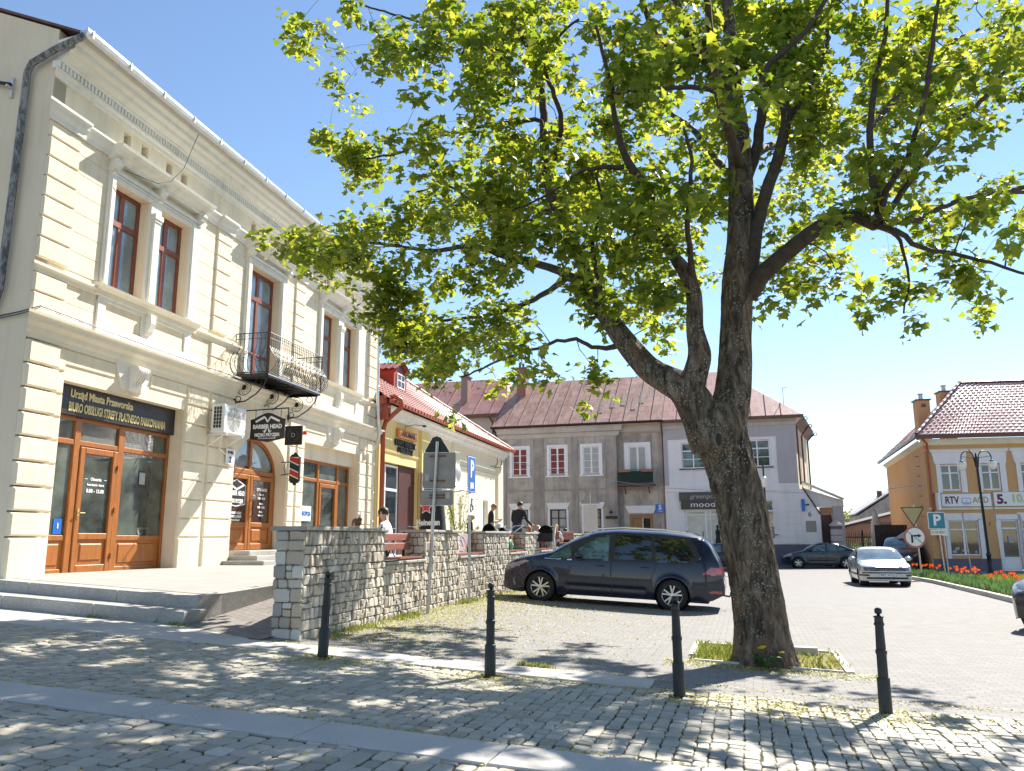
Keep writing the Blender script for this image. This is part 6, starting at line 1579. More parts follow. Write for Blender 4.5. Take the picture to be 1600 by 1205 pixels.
# dark teal saloon at the far kerb, nose to the left
sedS = dict(L=4.45, W=1.75, r=.32, axles=(.90, 3.52), paint=m_navypaint, sgm=m_carglass2, wsm=m_carglass2,
    top=[(0, .58), (.05, .70), (.3, .82), (.8, .95), (1.15, 1.02), (1.6, 1.28), (2.05, 1.45), (2.5, 1.50), (3.0, 1.47), (3.5, 1.32), (3.95, 1.12), (4.25, 1.08), (4.4, 1.0), (4.45, .6)],
    belt=[(0, .56), (.6, .82), (1.2, .93), (3.5, 1.0), (4.45, .98)], bottom=[(0, .25), (.3, .2), (4.2, .22), (4.45, .35)], nose=(.62, .75), tail=(.8, .45), tumble=.36,
    ws=(1.18, 2.0), rw=(3.2, 3.95), sill=.24, glass0=0, glass1=0,
    side_windows=[('front_side_window', [(1.55, 1.0), (1.95, 1.30), (2.45, 1.39), (2.45, 1.02)]), ('side_window', [(2.55, 1.02), (2.55, 1.4), (3.0, 1.37), (3.15, 1.28), (3.15, 1.03)]), ('side_window', [(3.2, 1.03), (3.2, 1.27), (3.55, 1.12), (3.5, 1.05)])],
    dlo=[(1.42, .97), (1.9, 1.31), (2.5, 1.43), (3.1, 1.40), (3.75, 1.1), (3.6, 1.02), (2.4, .99)], patches=[('headlight', [(.06, .66), (.12, .74), (.5, .86), (.62, .84), (.4, .70)]), ('tail_light', [(4.2, .78), (4.2, .98), (4.44, .98), (4.44, .78)])],
    seams=[(1.35, 1.42, .25, .97), (2.5, 2.5, .25, 1.0), (3.3, 3.4, .6, 1.02)], mirror=(1.62, 1.06), handles=[(2.3, .88), (3.15, .9)])
car('parked_car', 'dark teal-blue saloon parked along the far kerb, its nose to the left of the porch', 'car', (18.25, 48.9, gz(19, 48) - .01), rad(-15), sedS)
# car seen between the van and the trunk
s2 = dict(sedS); s2['paint'] = m_navypaint
car('parked_car', 'dark blue car mostly hidden between the rear of the van and the maple trunk', 'car', (12.1, 46.5, gz(12, 46) - .01), rad(-15) + PI, s2)
# dark estate by the gate, rear towards the camera
s3 = dict(vanS); s3.update(paint=m_darkpaint, axles=(.93, 3.78))
o = car('parked_car', 'dark people carrier with its tailgate to the camera, before the iron fence', 'car', (22.1, 46.9, gz(22, 46) + .05), rad(-116) + PI, s3)
# car cut off by the right edge of the photo
s4 = dict(sedS); s4['paint'] = m_darkpaint
car('parked_car', 'dark grey car cut off at the right edge, only wheel and wing showing', 'car', (11.5, 15.95, gz(10, 15.6) - .01), rad(28), s4)
# ================================================================ maple
def px2w(x, y, Y):
    c, s = math.cos(ROLL), math.sin(ROLL); a, b = (x - 800) / FPX, -(y - 602.5) / FPX
    a, b = a * c - b * s, a * s + b * c
    cp, sp = math.cos(PITCH), math.sin(PITCH)
    d = Vector((a, cp - b * sp, sp + b * cp)); return Vector((0, 0, CAM_Z)) + d * (Y / d.y)
m = N('maple_bark'); v = m.coord((1, 1, .28)); v2 = m.coord()
n1 = m.noise(v, 11, 8, .72, .8)
c = m.ramp(n1, [(.34, (.03, .024, .019)), (.45, (.11, .085, .064)), (.56, (.23, .18, .135)), (.70, (.36, .295, .225))])
c = m.mix(m.ramp(m.noise(m.coord((1.6, 1.6, .5)), 2.0, 6, .7), [(.50, 0), (.62, .72)]), c, (.035, .030, .024))
c = m.mix(m.ramp(m.noise(v2, 1.1, 5, .6), [(.5, 0), (.72, .4)]), c, (.22, .13, .08))
vo = m.n('ShaderNodeTexVoronoi'); vo.inputs['Scale'].default_value = 26; m.l(v2, vo.inputs[0])
lich = m.math('MULTIPLY', m.ramp(vo.outputs['Distance'], [(.22, 1), (.36, 0)]), m.ramp(m.noise(v2, 3.2, 5, .65), [(.46, 0), (.56, 1)]))
c = m.mix(m.math('MULTIPLY', lich, .85), c, (.42, .43, .36))
sx_ = m.n('ShaderNodeSeparateXYZ'); m.l(v2, sx_.inputs[0])
bare = m.math('MULTIPLY', m.ramp(sx_.outputs[2], [(.45, 1), (1.0, 0)]), m.ramp(m.noise(v2, 2.6, 3, .5), [(.47, 0), (.56, 1)]))
c = m.mix(m.math('MULTIPLY', bare, .8), c, (.26, .17, .11))
m.base(c); m.set(rough=.9, spec=.15, normal=m.bump(n1, 1.0, .09, m.bump(m.noise(v2, 40, 5), .5, .01))); m_bark = m.mat
m_wound = simple('bare_brown_wood_wound', (.25, .13, .075), .75, var=.35, scale=6, bump=.4, bscale=30)
m = N('maple_leaf'); g_ = m.n('ShaderNodeNewGeometry'); v = m.coord()
rnd = g_.outputs['Random Per Island']
cd_ = m.ramp(rnd, [(0, (.022, .055, .007)), (.5, (.045, .095, .010)), (.85, (.08, .14, .016)), (1, (.16, .19, .03))])
ct_ = m.ramp(rnd, [(0, (.26, .40, .02)), (.5, (.52, .61, .035)), (1, (.80, .76, .09))])
big = m.ramp(m.noise(v, .45, 3), [(.35, 0), (.7, 1)])
cd_ = m.mix(m.math('MULTIPLY', big, .5), cd_, (.14, .20, .03))
df = m.n('ShaderNodeBsdfPrincipled'); m.l(cd_, df.inputs['Base Color']); df.inputs['Roughness'].default_value = .5; df.inputs['Specular IOR Level'].default_value = .4
tl = m.n('ShaderNodeBsdfTranslucent'); m.l(ct_, tl.inputs['Color'])
mx = m.n('ShaderNodeMixShader'); mx.inputs[0].default_value = .42; m.l(df.outputs[0], mx.inputs[1]); m.l(tl.outputs[0], mx.inputs[2]); m.l(mx.outputs[0], m.o.inputs['Surface']); m_leaf = m.mat
LEAF = [(0, 0), (.30, -.10), (.27, .13), (.60, .30), (.30, .45), (.22, .62), (0, 1.0), (-.22, .62), (-.30, .45), (-.60, .30), (-.27, .13), (-.30, -.10)]
def leafmesh(name, centers, normals, sizes, mat, parent=None, shape=LEAF, rng=None, droop=.3):
    """vectorised: many small leaf shaped faces"""
    n = len(centers); k = len(shape); S_ = np.array(shape)
    N_ = normals / np.linalg.norm(normals, axis=1, keepdims=True)
    a = rng.normal(size=(n, 3)); a -= (a * N_).sum(1, keepdims=True) * N_; a /= np.linalg.norm(a, axis=1, keepdims=True); b = np.cross(N_, a)
    sx = S_[:, 0][None, :, None]; sy = (S_[:, 1] - .35)[None, :, None]
    z = -(np.abs(S_[:, 0]) * droop + (np.maximum(S_[:, 1] - .4, 0)) ** 2 * droop)[None, :, None]
    V_ = centers[:, None, :] + sizes[:, None, None] * (sx * a[:, None, :] + sy * b[:, None, :] + z * N_[:, None, :])
    me = bpy.data.meshes.new(name); me.vertices.add(n * k); me.vertices.foreach_set('co', V_.astype(np.float32).ravel())
    me.loops.add(n * k); me.loops.foreach_set('vertex_index', np.arange(n * k, dtype=np.int32))
    me.polygons.add(n); me.polygons.foreach_set('loop_start', np.arange(0, n * k, k, dtype=np.int32)); me.polygons.foreach_set('loop_total', np.full(n, k, dtype=np.int32))
    me.materials.append(mat); me.update(calc_edges=True); me.validate()
    o = bpy.data.objects.new(name, me); COL.objects.link(o)
    if parent is not None: o.parent = parent
    return o
TB = px2w(1195, 1037, 11.2); TB.z = gz(TB.x, TB.y)
T = thing('maple_tree', 'large old maple with leaning forked trunk in the paving, fresh yellow-green leaves', 'tree', (0, 0, 0))
rng = np.random.default_rng(7)
# trunk with furrowed bark
def noisy_tube(mb, pts, rad_, n=56, step=.05, amp=.012, seed=1, flare=0):
    P = [Vector(p) for p in pts]; L = [0]
    for i in range(1, len(P)): L.append(L[-1] + (P[i] - P[i - 1]).length)
    m_ = max(3, int(L[-1] / step)); out = []; rr_ = []
    for q in range(m_ + 1):
        s = L[-1] * q / m_; i = max(j for j in range(len(P)) if L[j] <= s + 1e-9); i = min(i, len(P) - 2); t = (s - L[i]) / (L[i + 1] - L[i])
        p0, p1, p2, p3 = P[max(i - 1, 0)], P[i], P[i + 1], P[min(i + 2, len(P) - 1)]
        out.append(.5 * ((2 * p1) + (p2 - p0) * t + (2 * p0 - 5 * p1 + 4 * p2 - p3) * t * t + (3 * p1 - p0 - 3 * p2 + p3) * t ** 3)); rr_.append(rad_[i] + (rad_[i + 1] - rad_[i]) * t)
    base = len(mb.v); from mathutils import noise as mn
    for i, p in enumerate(out):
        t = (out[min(i + 1, m_)] - out[max(i - 1, 0)]).normalized()
        if i == 0: a = t.orthogonal().normalized()
        else: a = (a - t * a.dot(t)).normalized()
        b = t.cross(a)
        for k in range(n):
            th = 2 * PI * k / n; d = a * math.cos(th) + b * math.sin(th)
            q = Vector((d.x * 7 * rr_[i], d.y * 7 * rr_[i], p.z * .9 + seed)); r = rr_[i]
            f = 1 + .09 * mn.noise(Vector((d.x * 1.6, d.y * 1.6, p.z * .8 + seed)))
            if flare and p.z < TB.z + .5: f += flare * max(0, (TB.z + .5 - p.z) / .5) ** 2 * (.55 + .45 * mn.noise(Vector((d.x * 2.2, d.y * 2.2, 3))) * 2)
            ridge = abs(mn.noise(Vector((d.x * r * 26, d.y * r * 26, p.z * 2.6 + seed)))) ; ridge2 = mn.noise(Vector((d.x * r * 60, d.y * r * 60, p.z * 9)))
            mb.v.append(tuple(p + d * (r * f - ridge * amp * 2.2 + ridge2 * amp * .4)))
    for i in range(m_):
        for k in range(n):
            k2 = (k + 1) % n; mb.f.append((base + i * n + k, base + i * n + k2, base + (i + 1) * n + k2, base + (i + 1) * n + k)); mb.m.append(0)
sc_px = lambda r, Y: r * Y / FPX * 1.0
tk = [(1195, 1055, 11.2, 47), (1190, 985, 11.2, 41), (1178, 900, 11.2, 38.5), (1160, 800, 11.2, 38), (1140, 725, 11.2, 39), (1125, 680, 11.2, 44), (1116, 650, 11.2, 40)]
mb = MB(); noisy_tube(mb, [px2w(x, y, Y_) for x, y, Y_, r in tk], [sc_px(r, Y_) for x, y, Y_, r in tk], 110, .025, .020, 1, .28)
mA = [(1128, 700, 11.25, 30), (1140, 640, 11.3, 31), (1147, 585, 11.35, 28), (1149, 520, 11.4, 25), (1152, 450, 11.4, 25), (1157, 380, 11.45, 22.5), (1158, 300, 11.5, 21), (1154, 220, 11.6, 19), (1148, 165, 11.7, 16), (1143, 110, 11.8, 13), (1140, 40, 12, 10), (1136, -60, 12.2, 8), (1130, -200, 12.4, 5), (1122, -330, 12.6, 3)]
mBr = [(1112, 700, 11.15, 34), (1092, 645, 11.1, 31), (1068, 608, 11.1, 27), (1040, 592, 11.2, 23), (1010, 573, 11.4, 20), (978, 535, 11.7, 17.5), (950, 497, 12.0, 15.5), (925, 460, 12.3, 13)]
mCr = [(1072, 625, 11.1, 25), (1088, 580, 11.0, 20), (1093, 552, 10.95, 19), (1086, 515, 10.9, 14.5), (1084, 460, 10.9, 13), (1070, 425, 10.9, 12), (1052, 400, 10.9, 9)]
for q, br_ in enumerate((mA, mBr, mCr)): noisy_tube(mb, [px2w(x, y, Y_) for x, y, Y_, r in br_], [sc_px(r, Y_) for x, y, Y_, r in br_], 44, .05, .010, 5 + q)
mb.ball(tuple(px2w(1123, 672, 10.98)), (.34, .2, .42), 20, 12)
mb.build('trunk', m_bark, T, True)
kn = px2w(1122, 684, 10.73)
MB().ball(tuple(kn + Vector((.0, .06, 0))), (.085, .035, .14), 16, 10).build('trunk_wound', m_bark, T, True)
MB().ball(tuple(kn + Vector((.015, .03, -.02))), (.04, .035, .085), 12, 8).build('trunk_hollow', m_darkroom, T, True)
# main limbs: (px, py, depth, radius px)
LIMBS = [
 [(925, 460, 12.3, 13), (905, 400, 12.6, 9.5), (880, 345, 12.9, 8), (858, 293, 13.2, 8), (851, 231, 13.4, 8), (850, 180, 13.6, 7), (846, 139, 13.8, 6.5), (825, 77, 14, 5), (807, 31, 14.2, 4), (795, -40, 14.5, 3), (780, -150, 14.7, 2)],
 [(925, 460, 12.3, 10), (890, 432, 12.6, 8), (850, 415, 13, 6.5), (800, 405, 13.5, 5.5), (740, 385, 14.1, 4.5), (680, 392, 14.6, 3.5), (620, 385, 15, 3), (560, 378, 15.3, 2.3), (500, 385, 15.6, 1.8), (440, 382, 15.9, 1.3)],
 [(866, 319, 13, 5), (820, 350, 13.4, 4), (780, 345, 13.9, 3.2), (745, 320, 14.3, 2.6), (700, 290, 14.7, 2), (650, 300, 15, 1.6)],
 [(851, 231, 13.4, 5), (845, 190, 13.3, 4), (800, 192, 13.5, 3.6), (740, 200, 13.9, 3), (680, 215, 14.4, 2.5), (620, 240, 14.9, 2), (560, 250, 15.3, 1.5)],
 [(858, 293, 13.2, 6), (868, 240, 12.8, 5), (878, 190, 12.4, 4.5), (862, 140, 12.1, 4), (850, 100, 11.9, 3), (870, 60, 11.6, 2.5), (905, 30, 11.4, 2)],
 [(846, 139, 13.8, 5), (800, 120, 14, 3.5), (760, 60, 14.3, 3), (700, 45, 14.6, 2.5), (640, 30, 15, 2), (570, 10, 15.4, 1.5)],
 [(1052, 400, 10.9, 9), (1040, 375, 10.9, 8.5), (1022, 335, 10.9, 9), (1010, 295, 10.9, 8.5), (990, 268, 10.8, 8), (975, 240, 10.7, 6), (960, 180, 10.5, 4.5), (950, 110, 10.2, 3.5), (930, 40, 10, 2.5)],
 [(1084, 440, 10.9, 7), (1078, 400, 10.6, 5), (1074, 350, 10.3, 4.5), (1078, 300, 10.1, 4), (1080, 240, 9.9, 3), (1068, 200, 9.7, 2.2)],
 [(975, 262, 10.8, 5), (935, 262, 10.9, 4), (905, 270, 11.2, 3), (860, 300, 11.5, 2), (800, 330, 11.8, 1.5)],
 [(1145, 145, 11.7, 13), (1115, 110, 11.5, 12), (1090, 70, 11.3, 11.5), (1068, 38, 11.2, 9), (1056, 0, 11.2, 8), (1050, -80, 11.2, 6), (1040, -200, 11, 3)],
 [(1090, 68, 11.3, 8), (1060, 72, 11.2, 6), (1035, 66, 11.1, 5.5), (1018, 40, 11, 5), (1003, -5, 10.9, 4), (990, -80, 10.8, 3)],
 [(1148, 165, 11.6, 9), (1115, 142, 11.2, 5), (1060, 137, 10.8, 4), (1010, 140, 10.5, 3), (950, 150, 10.2, 2)],
 [(1170, 470, 11.4, 14), (1176, 400, 11.3, 11.5), (1184, 350, 11.3, 11), (1202, 284, 11.2, 10.5), (1218, 240, 11.1, 9.5), (1228, 190, 11.0, 9), (1222, 155, 11.0, 8.5), (1200, 150, 11.0, 7), (1195, 110, 10.9, 5.5), (1230, 75, 10.8, 5), (1262, 45, 10.7, 4.5), (1290, 0, 10.6, 4), (1320, -80, 10.5, 3)],
 [(1160, 300, 11.5, 10), (1180, 240, 11.6, 9), (1190, 180, 11.7, 8.5), (1198, 140, 11.8, 8), (1215, 100, 12, 6.5), (1240, 70, 12.2, 5.5), (1242, 20, 12.4, 4.5), (1245, -60, 12.6, 3)],
 [(1228, 190, 11, 6), (1262, 140, 11.4, 5), (1290, 80, 11.9, 4), (1300, 20, 12.3, 3.4), (1315, -60, 12.7, 2.5)],
 [(1168, 462, 11.4, 17), (1192, 430, 11.2, 15), (1225, 398, 11.0, 14), (1265, 366, 10.8, 13), (1305, 344, 10.6, 12.5), (1340, 338, 10.4, 11.5), (1368, 352, 10.2, 10)],
 [(1368, 352, 10.2, 8), (1374, 325, 10.2, 7), (1362, 270, 10.1, 6), (1360, 200, 10, 5.5), (1370, 120, 9.9, 4.5), (1385, 30, 9.8, 3.5), (1390, -60, 9.7, 2.5)],
 [(1374, 350, 10.2, 7), (1385, 300, 10, 5.5), (1412, 255, 9.8, 5), (1432, 210, 9.6, 4.5), (1450, 120, 9.4, 4), (1465, 10, 9.2, 3), (1475, -80, 9, 2.2)],
 [(1385, 335, 10.1, 6), (1420, 285, 10.3, 5), (1470, 215, 10.5, 4.5), (1530, 160, 10.7, 4), (1570, 110, 10.9, 3.2), (1640, 60, 11.1, 2.5)],
 [(1374, 345, 10.2, 6), (1430, 345, 10.4, 5), (1470, 325, 10.8, 4.5), (1520, 308, 11.2, 4), (1580, 300, 11.6, 3.4), (1660, 305, 12, 2.5)],
 [(1370, 352, 10.2, 6), (1400, 362, 10, 5), (1440, 388, 9.8, 4), (1490, 398, 9.6, 3.4), (1550, 410, 9.4, 2.8), (1610, 430, 9.2, 2.2)],
 [(1370, 352, 10.2, 5), (1400, 368, 10.5, 3.5), (1415, 400, 10.7, 2.6), (1420, 440, 10.8, 2), (1412, 490, 10.9, 1.4)],
 [(950, 497, 12, 7), (935, 440, 11.7, 4), (925, 380, 11.3, 3.4), (940, 320, 11, 2.8), (930, 270, 10.6, 2)],
 [(978, 535, 11.7, 6), (935, 545, 12, 3.5), (890, 530, 12.4, 3), (840, 545, 12.8, 2.4), (790, 560, 13.2, 2), (720, 590, 13.8, 1.3)],
 [(890, 432, 12.6, 6), (830, 470, 13.5, 4), (770, 490, 14.3, 3), (700, 500, 15.3, 2.4), (630, 500, 16.2, 1.8)],
 [(866, 319, 13, 6), (850, 330, 14.5, 5), (800, 310, 16, 4), (740, 300, 17.5, 3), (690, 330, 18.5, 2)],
 [(1158, 330, 11.5, 10), (1150, 290, 13, 8), (1120, 250, 14.5, 6.5), (1080, 200, 16, 5), (1040, 170, 17.2, 3.5), (1000, 120, 18.2, 2.5)],
 [(1158, 300, 11.5, 9), (1185, 240, 13, 7), (1230, 220, 14.5, 6), (1300, 200, 16, 4.5), (1360, 180, 17, 3), (1440, 160, 18, 2)],
 [(1156, 260, 11.5, 9), (1140, 210, 10.3, 8), (1120, 140, 9.2, 7), (1110, 40, 8.3, 6), (1080, -90, 7.6, 4), (1050, -220, 7, 2)],
 [(1360, 200, 10, 5), (1420, 130, 12, 4), (1500, 60, 14, 3), (1600, 20, 15.5, 2)],
 [(1140, 40, 12, 8), (1120, -60, 14, 6), (1080, -120, 16, 4), (1000, -130, 18, 3)],
 [(807, 31, 14.2, 4), (790, -20, 16, 3), (760, -60, 18, 2)],
 [(1580, 300, 11.6, 4), (1700, 250, 12.5, 3.5), (1850, 180, 13, 3), (2000, 150, 13.6, 2)],
 [(1640, 60, 11.1, 4), (1760, 0, 12, 3), (1900, -50, 13, 2)],
]
br = MB(); nodes = []; nrad = []
for L_ in LIMBS:
    P = [px2w(x, y, d) for x, y, d, r in L_]; Rr = [sc_px(r, d) for x, y, d, r in L_]
    # resample smoothly with a little wobble
    out, ro = [], []
    for i in range(len(P) - 1):
        p0, p1, p2, p3 = P[max(i - 1, 0)], P[i], P[i + 1], P[min(i + 2, len(P) - 1)]; m_ = max(2, int((p2 - p1).length / .12))
        for q in range(m_):
            t = q / m_; w_ = .018 if Rr[i] > .04 else .03
            out.append(.5 * ((2 * p1) + (p2 - p0) * t + (2 * p0 - 5 * p1 + 4 * p2 - p3) * t * t + (3 * p1 - p0 - 3 * p2 + p3) * t ** 3) + Vector(rng.normal(0, w_ * .35, 3)) * (0 if i == 0 and q == 0 else 1)); ro.append(Rr[i] + (Rr[i + 1] - Rr[i]) * t)
    out.append(P[-1]); ro.append(Rr[-1])
    br.tube(out, ro, 10 if Rr[0] > .05 else 7)
    for p, r in list(zip(out, ro))[::2]:
        nodes.append(tuple(p)); nrad.append(r)
# leaf bunches: density of the crown (rows of 50 px, columns of 50 px from x=400)
DEN = ["058888888668469988877766", "057778887545777979888765", "014558886433777586888876", "003577777455753635887766", "006887777455745522687443", "000688777656766632376555"]
DEN = [  # y rows from 0 to 650
 "058888888668469988877766",
 "057778887545777978887658",
 "015588876437758688887668",
 "003577777557536358877666",
 "006887777557455226874433",
 "000687777677666237765565",
 "015788887888886567758785",
 "388788898886873556425564",
 "237688776776762565662676",
 "000698765366641341146333",
 "000488764323520000001000",
 "000037545344100000000000",
 "000000432110000000000000"]
def dens(px_, py_):
    if py_ < 0: return .75 if 440 < px_ < 2000 else 0
    j = int(py_ // 50)
    if j >= len(DEN): return 0
    i = (px_ - 400) / 50
    if i < 0: return 0
    i0 = int(i)
    if i0 >= 24: return .6 if py_ < 430 else .1
    return int(DEN[j][i0]) / 9
def w2px(p):
    q = Vector(p) - Vector((0, 0, CAM_Z)); cp, sp = math.cos(PITCH), math.sin(PITCH)
    f = q.y * cp + q.z * sp; u = -q.y * sp + q.z * cp; a, b = q.x / f, u / f; c, s = math.cos(-ROLL), math.sin(-ROLL); a, b = a * c - b * s, a * s + b * c
    return 800 + FPX * a, 602.5 - FPX * b
CC = np.array([3.2, 13.4, 8.8]); CR = np.array([8.4, 5.8, 5.6])
CL = []
for _ in range(300):
    d = rng.normal(size=3); d /= np.linalg.norm(d); CL.append(CC + d * (rng.random() ** .42) * CR)
for _ in range(60): CL.append(np.array([rng.uniform(1.5, 8.5), rng.uniform(15.5, 19.5), rng.uniform(5, 10)]))
for (qx, qy, qd, cnt_) in ((415, 385, 15.9, 5), (460, 370, 15.7, 6), (510, 400, 15.5, 6), (570, 395, 15.2, 6), (620, 460, 15.8, 7), (600, 520, 16, 6), (660, 540, 15.5, 8), (700, 590, 14.2, 7), (760, 520, 14.3, 6), (800, 590, 13.4, 5), (880, 590, 12.8, 4), (1400, 470, 10.8, 9), (1500, 430, 9.7, 6), (1570, 460, 9.5, 7), (1270, 450, 11.2, 6), (1230, 430, 11.4, 5), (1040, 500, 11.2, 6), (990, 420, 11, 6), (1000, 590, 11.6, 4), (490, 60, 15, 6), (500, 130, 15, 6), (530, 230, 15, 8)):
    for _ in range(cnt_): CL.append(np.array(px2w(qx, qy, qd)) + rng.normal(0, .28, 3))
CL = np.array(CL)
bun = []
nd = np.array(nodes)
ANC = rng.choice(len(nd), 330, replace=False); AOF = rng.normal(0, .38, (len(nd), 3))
tries = 0
while len(bun) < 1620 and tries < 120000:
    tries += 1
    if rng.random() < .42:
        k = ANC[rng.integers(len(ANC))]; p = nd[k] + AOF[k] + rng.normal(0, .24, 3)
        if nrad[k] > .085 and rng.random() < .8: continue
    else:
        p = CL[rng.integers(len(CL))] + rng.normal(0, .25, 3) * np.array([1, 1, .7])
    if p[2] < 2.6 or p[1] < 5.0: continue
    X, Yp = w2px(p)
    inside = 0 < X < 1600 and 0 < Yp < 1205
    g = dens(X, Yp)
    if rng.random() > g ** 2.1: continue
    if not inside and rng.random() < .62: continue
    # keep the trunk and the near centre readable
    if p[1] < 11.3 and 1085 < X < 1235 and 200 < Yp: continue
    if p[1] < 11 and rng.random() < .35: continue
    bun.append(p)
bun = np.array(bun)
# twigs: connect each bunch to the nearest skeleton node, nearest first
order = np.argsort([np.min(((nd - b) ** 2).sum(1)) for b in bun])
cap_n = len(nd) + 4 * len(bun); ALL = np.zeros((cap_n, 3)); ALL[:len(nd)] = nd; cnt = len(nd); RAD = np.zeros(cap_n); RAD[:cnt] = nrad
keep = []
tw = MB()
for k in order:
    b = bun[k]; dd = ((ALL[:cnt] - b) ** 2).sum(1); j = int(np.argmin(dd)); dist = math.sqrt(dd[j])
    if dist > 1.9: continue
    a = Vector(ALL[j]); q = Vector(b); keep.append(k)
    if dist < .05: continue
    mid = a.lerp(q, .5) + Vector((rng.normal(0, .06 * dist), rng.normal(0, .06 * dist), .10 * dist)); r0 = min(max(.004, RAD[j] * .55), .004 + .012 * dist)
    m1 = a.lerp(mid, .55) + Vector((0, 0, .02)); m2_ = mid.lerp(q, .5) + Vector((0, 0, .03))
    tw.tube([a, m1, mid, m2_, q], [r0, r0 * .85, r0 * .7, r0 * .55, .003], 4, cap=False)
    for pp, rr_ in ((m1, r0 * .8), (mid, r0 * .7), (m2_, r0 * .6), (q, .004)):
        ALL[cnt] = pp; RAD[cnt] = rr_; cnt += 1
# a few long bare twigs
m_bark2 = simple('dark_branch_bark', (.060, .044, .033), .85, var=.4, scale=9, bump=.5, bscale=30)
br.build('limbs', m_bark2, T, True); tw.build('twigs', m_bark2, T, True)
bun = bun[keep]
nl = 24
n = len(bun) * nl
jit = rng.normal(size=(n, 3)) * np.array([.135, .135, .10]); cen = np.repeat(bun, nl, 0) + jit
cen[:, 2] -= .04
nor = jit * 1.6 + rng.normal(size=(n, 3)) * .42 + np.array([0, 0, .75])
siz = rng.uniform(.08, .185, n)
leafmesh('crown', cen, nor, siz, m_leaf, T, rng=rng)
print('bunches', len(bun), 'leaves', n)
# ================================================================ vegetation on the ground
BLADE = [(-.5, 0), (.5, 0), (.28, 3), (0, 5.5), (-.28, 3)]
def folmat(name, c1, c2, tr=.35, t2=None):
    m = N(name); g_ = m.n('ShaderNodeNewGeometry'); c = m.ramp(g_.outputs['Random Per Island'], [(0, c1), (1, c2)])
    df = m.n('ShaderNodeBsdfPrincipled'); m.l(c, df.inputs['Base Color']); df.inputs['Roughness'].default_value = .6
    tl = m.n('ShaderNodeBsdfTranslucent'); m.l(m.mix(.5, c, t2 or c2), tl.inputs['Color'])
    mx = m.n('ShaderNodeMixShader'); mx.inputs[0].default_value = tr; m.l(df.outputs[0], mx.inputs[1]); m.l(tl.outputs[0], mx.inputs[2]); m.l(mx.outputs[0], m.o.inputs['Surface']); return m.mat
m_grass = folmat('grass_blades', (.12, .17, .02), (.34, .36, .07)); m_yel = folmat('fallen_maple_blossom', (.42, .40, .06), (.60, .52, .12), .2)
m_tulipleaf = folmat('tulip_leaves', (.05, .13, .04), (.16, .26, .08)); m_petal = folmat('red_tulip_petals', (.55, .03, .02), (.75, .14, .03), .4)
m_petal2 = folmat('orange_tulip_petals', (.62, .06, .02), (.75, .15, .04), .4); m_bush = folmat('bush_leaves', (.10, .14, .03), (.32, .34, .07)); m_dand = folmat('dandelion_yellow', (.75, .55, .02), (.85, .65, .03), .2)
def scatter(name, pts, mat, smin, smax, up=1.0, rnd=.5, parent=None, shape=LEAF, droop=.2):
    pts = np.array(pts); n = len(pts); nor = rng.normal(size=(n, 3)) * rnd + np.array([0, 0, up])
    return leafmesh(name, pts, nor, rng.uniform(smin, smax, n), mat, parent, shape, rng, droop)
def blades(name, pts, mat, h0, h1, parent=None, spread=.35, w=.012):
    mb = MB(); r_ = random.Random(len(pts))
    for x, y, z in pts:
        h = r_.uniform(h0, h1); a = r_.uniform(0, 2 * PI); dx, dy = math.cos(a) * w, math.sin(a) * w; lx, ly = r_.gauss(0, spread) * h, r_.gauss(0, spread) * h
        mb.add([(x - dx, y - dy, z), (x + dx, y + dy, z), (x + dx * .7 + lx * .5, y + dy * .7 + ly * .5, z + h * .65), (x + lx, y + ly, z + h), (x - dx * .7 + lx * .5, y - dy * .7 + ly * .5, z + h * .65)], [(0, 1, 2, 3, 4)])
    return mb.build(name, mat, parent)
R_ = random.Random(21)
# blossom litter
pts = []
def lit(s, d, z=.008): x, y = S2W(s, d); pts.append((x, y, gz(x, y) + z + R_.uniform(0, .008)))
while len(pts) < 9000:   # along the wall foot
    u = R_.uniform(.2, 13); d = abs(R_.gauss(0, .85)); p = WO + WT * u + WN * (d + .03); pts.append((p.x, p.y, gz(p.x, p.y) + .008 + R_.uniform(0, .012)))
for _ in range(5200): lit(R_.gauss(.4, 1.6), R_.uniform(.62, 9) ** 1.0)
for _ in range(2600): lit(R_.uniform(-2, 9), R_.choice((R_.gauss(.64, .05), R_.gauss(.0, .05), R_.gauss(-2.9, .04))), .012)
for _ in range(2600):
    k = R_.choice((.0, 2.05, 4.08, 4.9, 6.0)); lit(k + R_.gauss(.15, .32), R_.gauss(-.25, .28), .012)
for _ in range(1500): lit(R_.uniform(3.7, 6.3), R_.choice((2.42, 2.35)) - abs(R_.gauss(0, .25)), .01)
for _ in range(1800): lit(R_.uniform(-8, 8), R_.uniform(-5.5, 0), .012)
stuff(tag(scatter('fallen_blossom', pts, m_yel, .012, .032, 1.0, .35), 'yellow-green fallen maple blossom scattered on the paving', 'fallen blossom'))
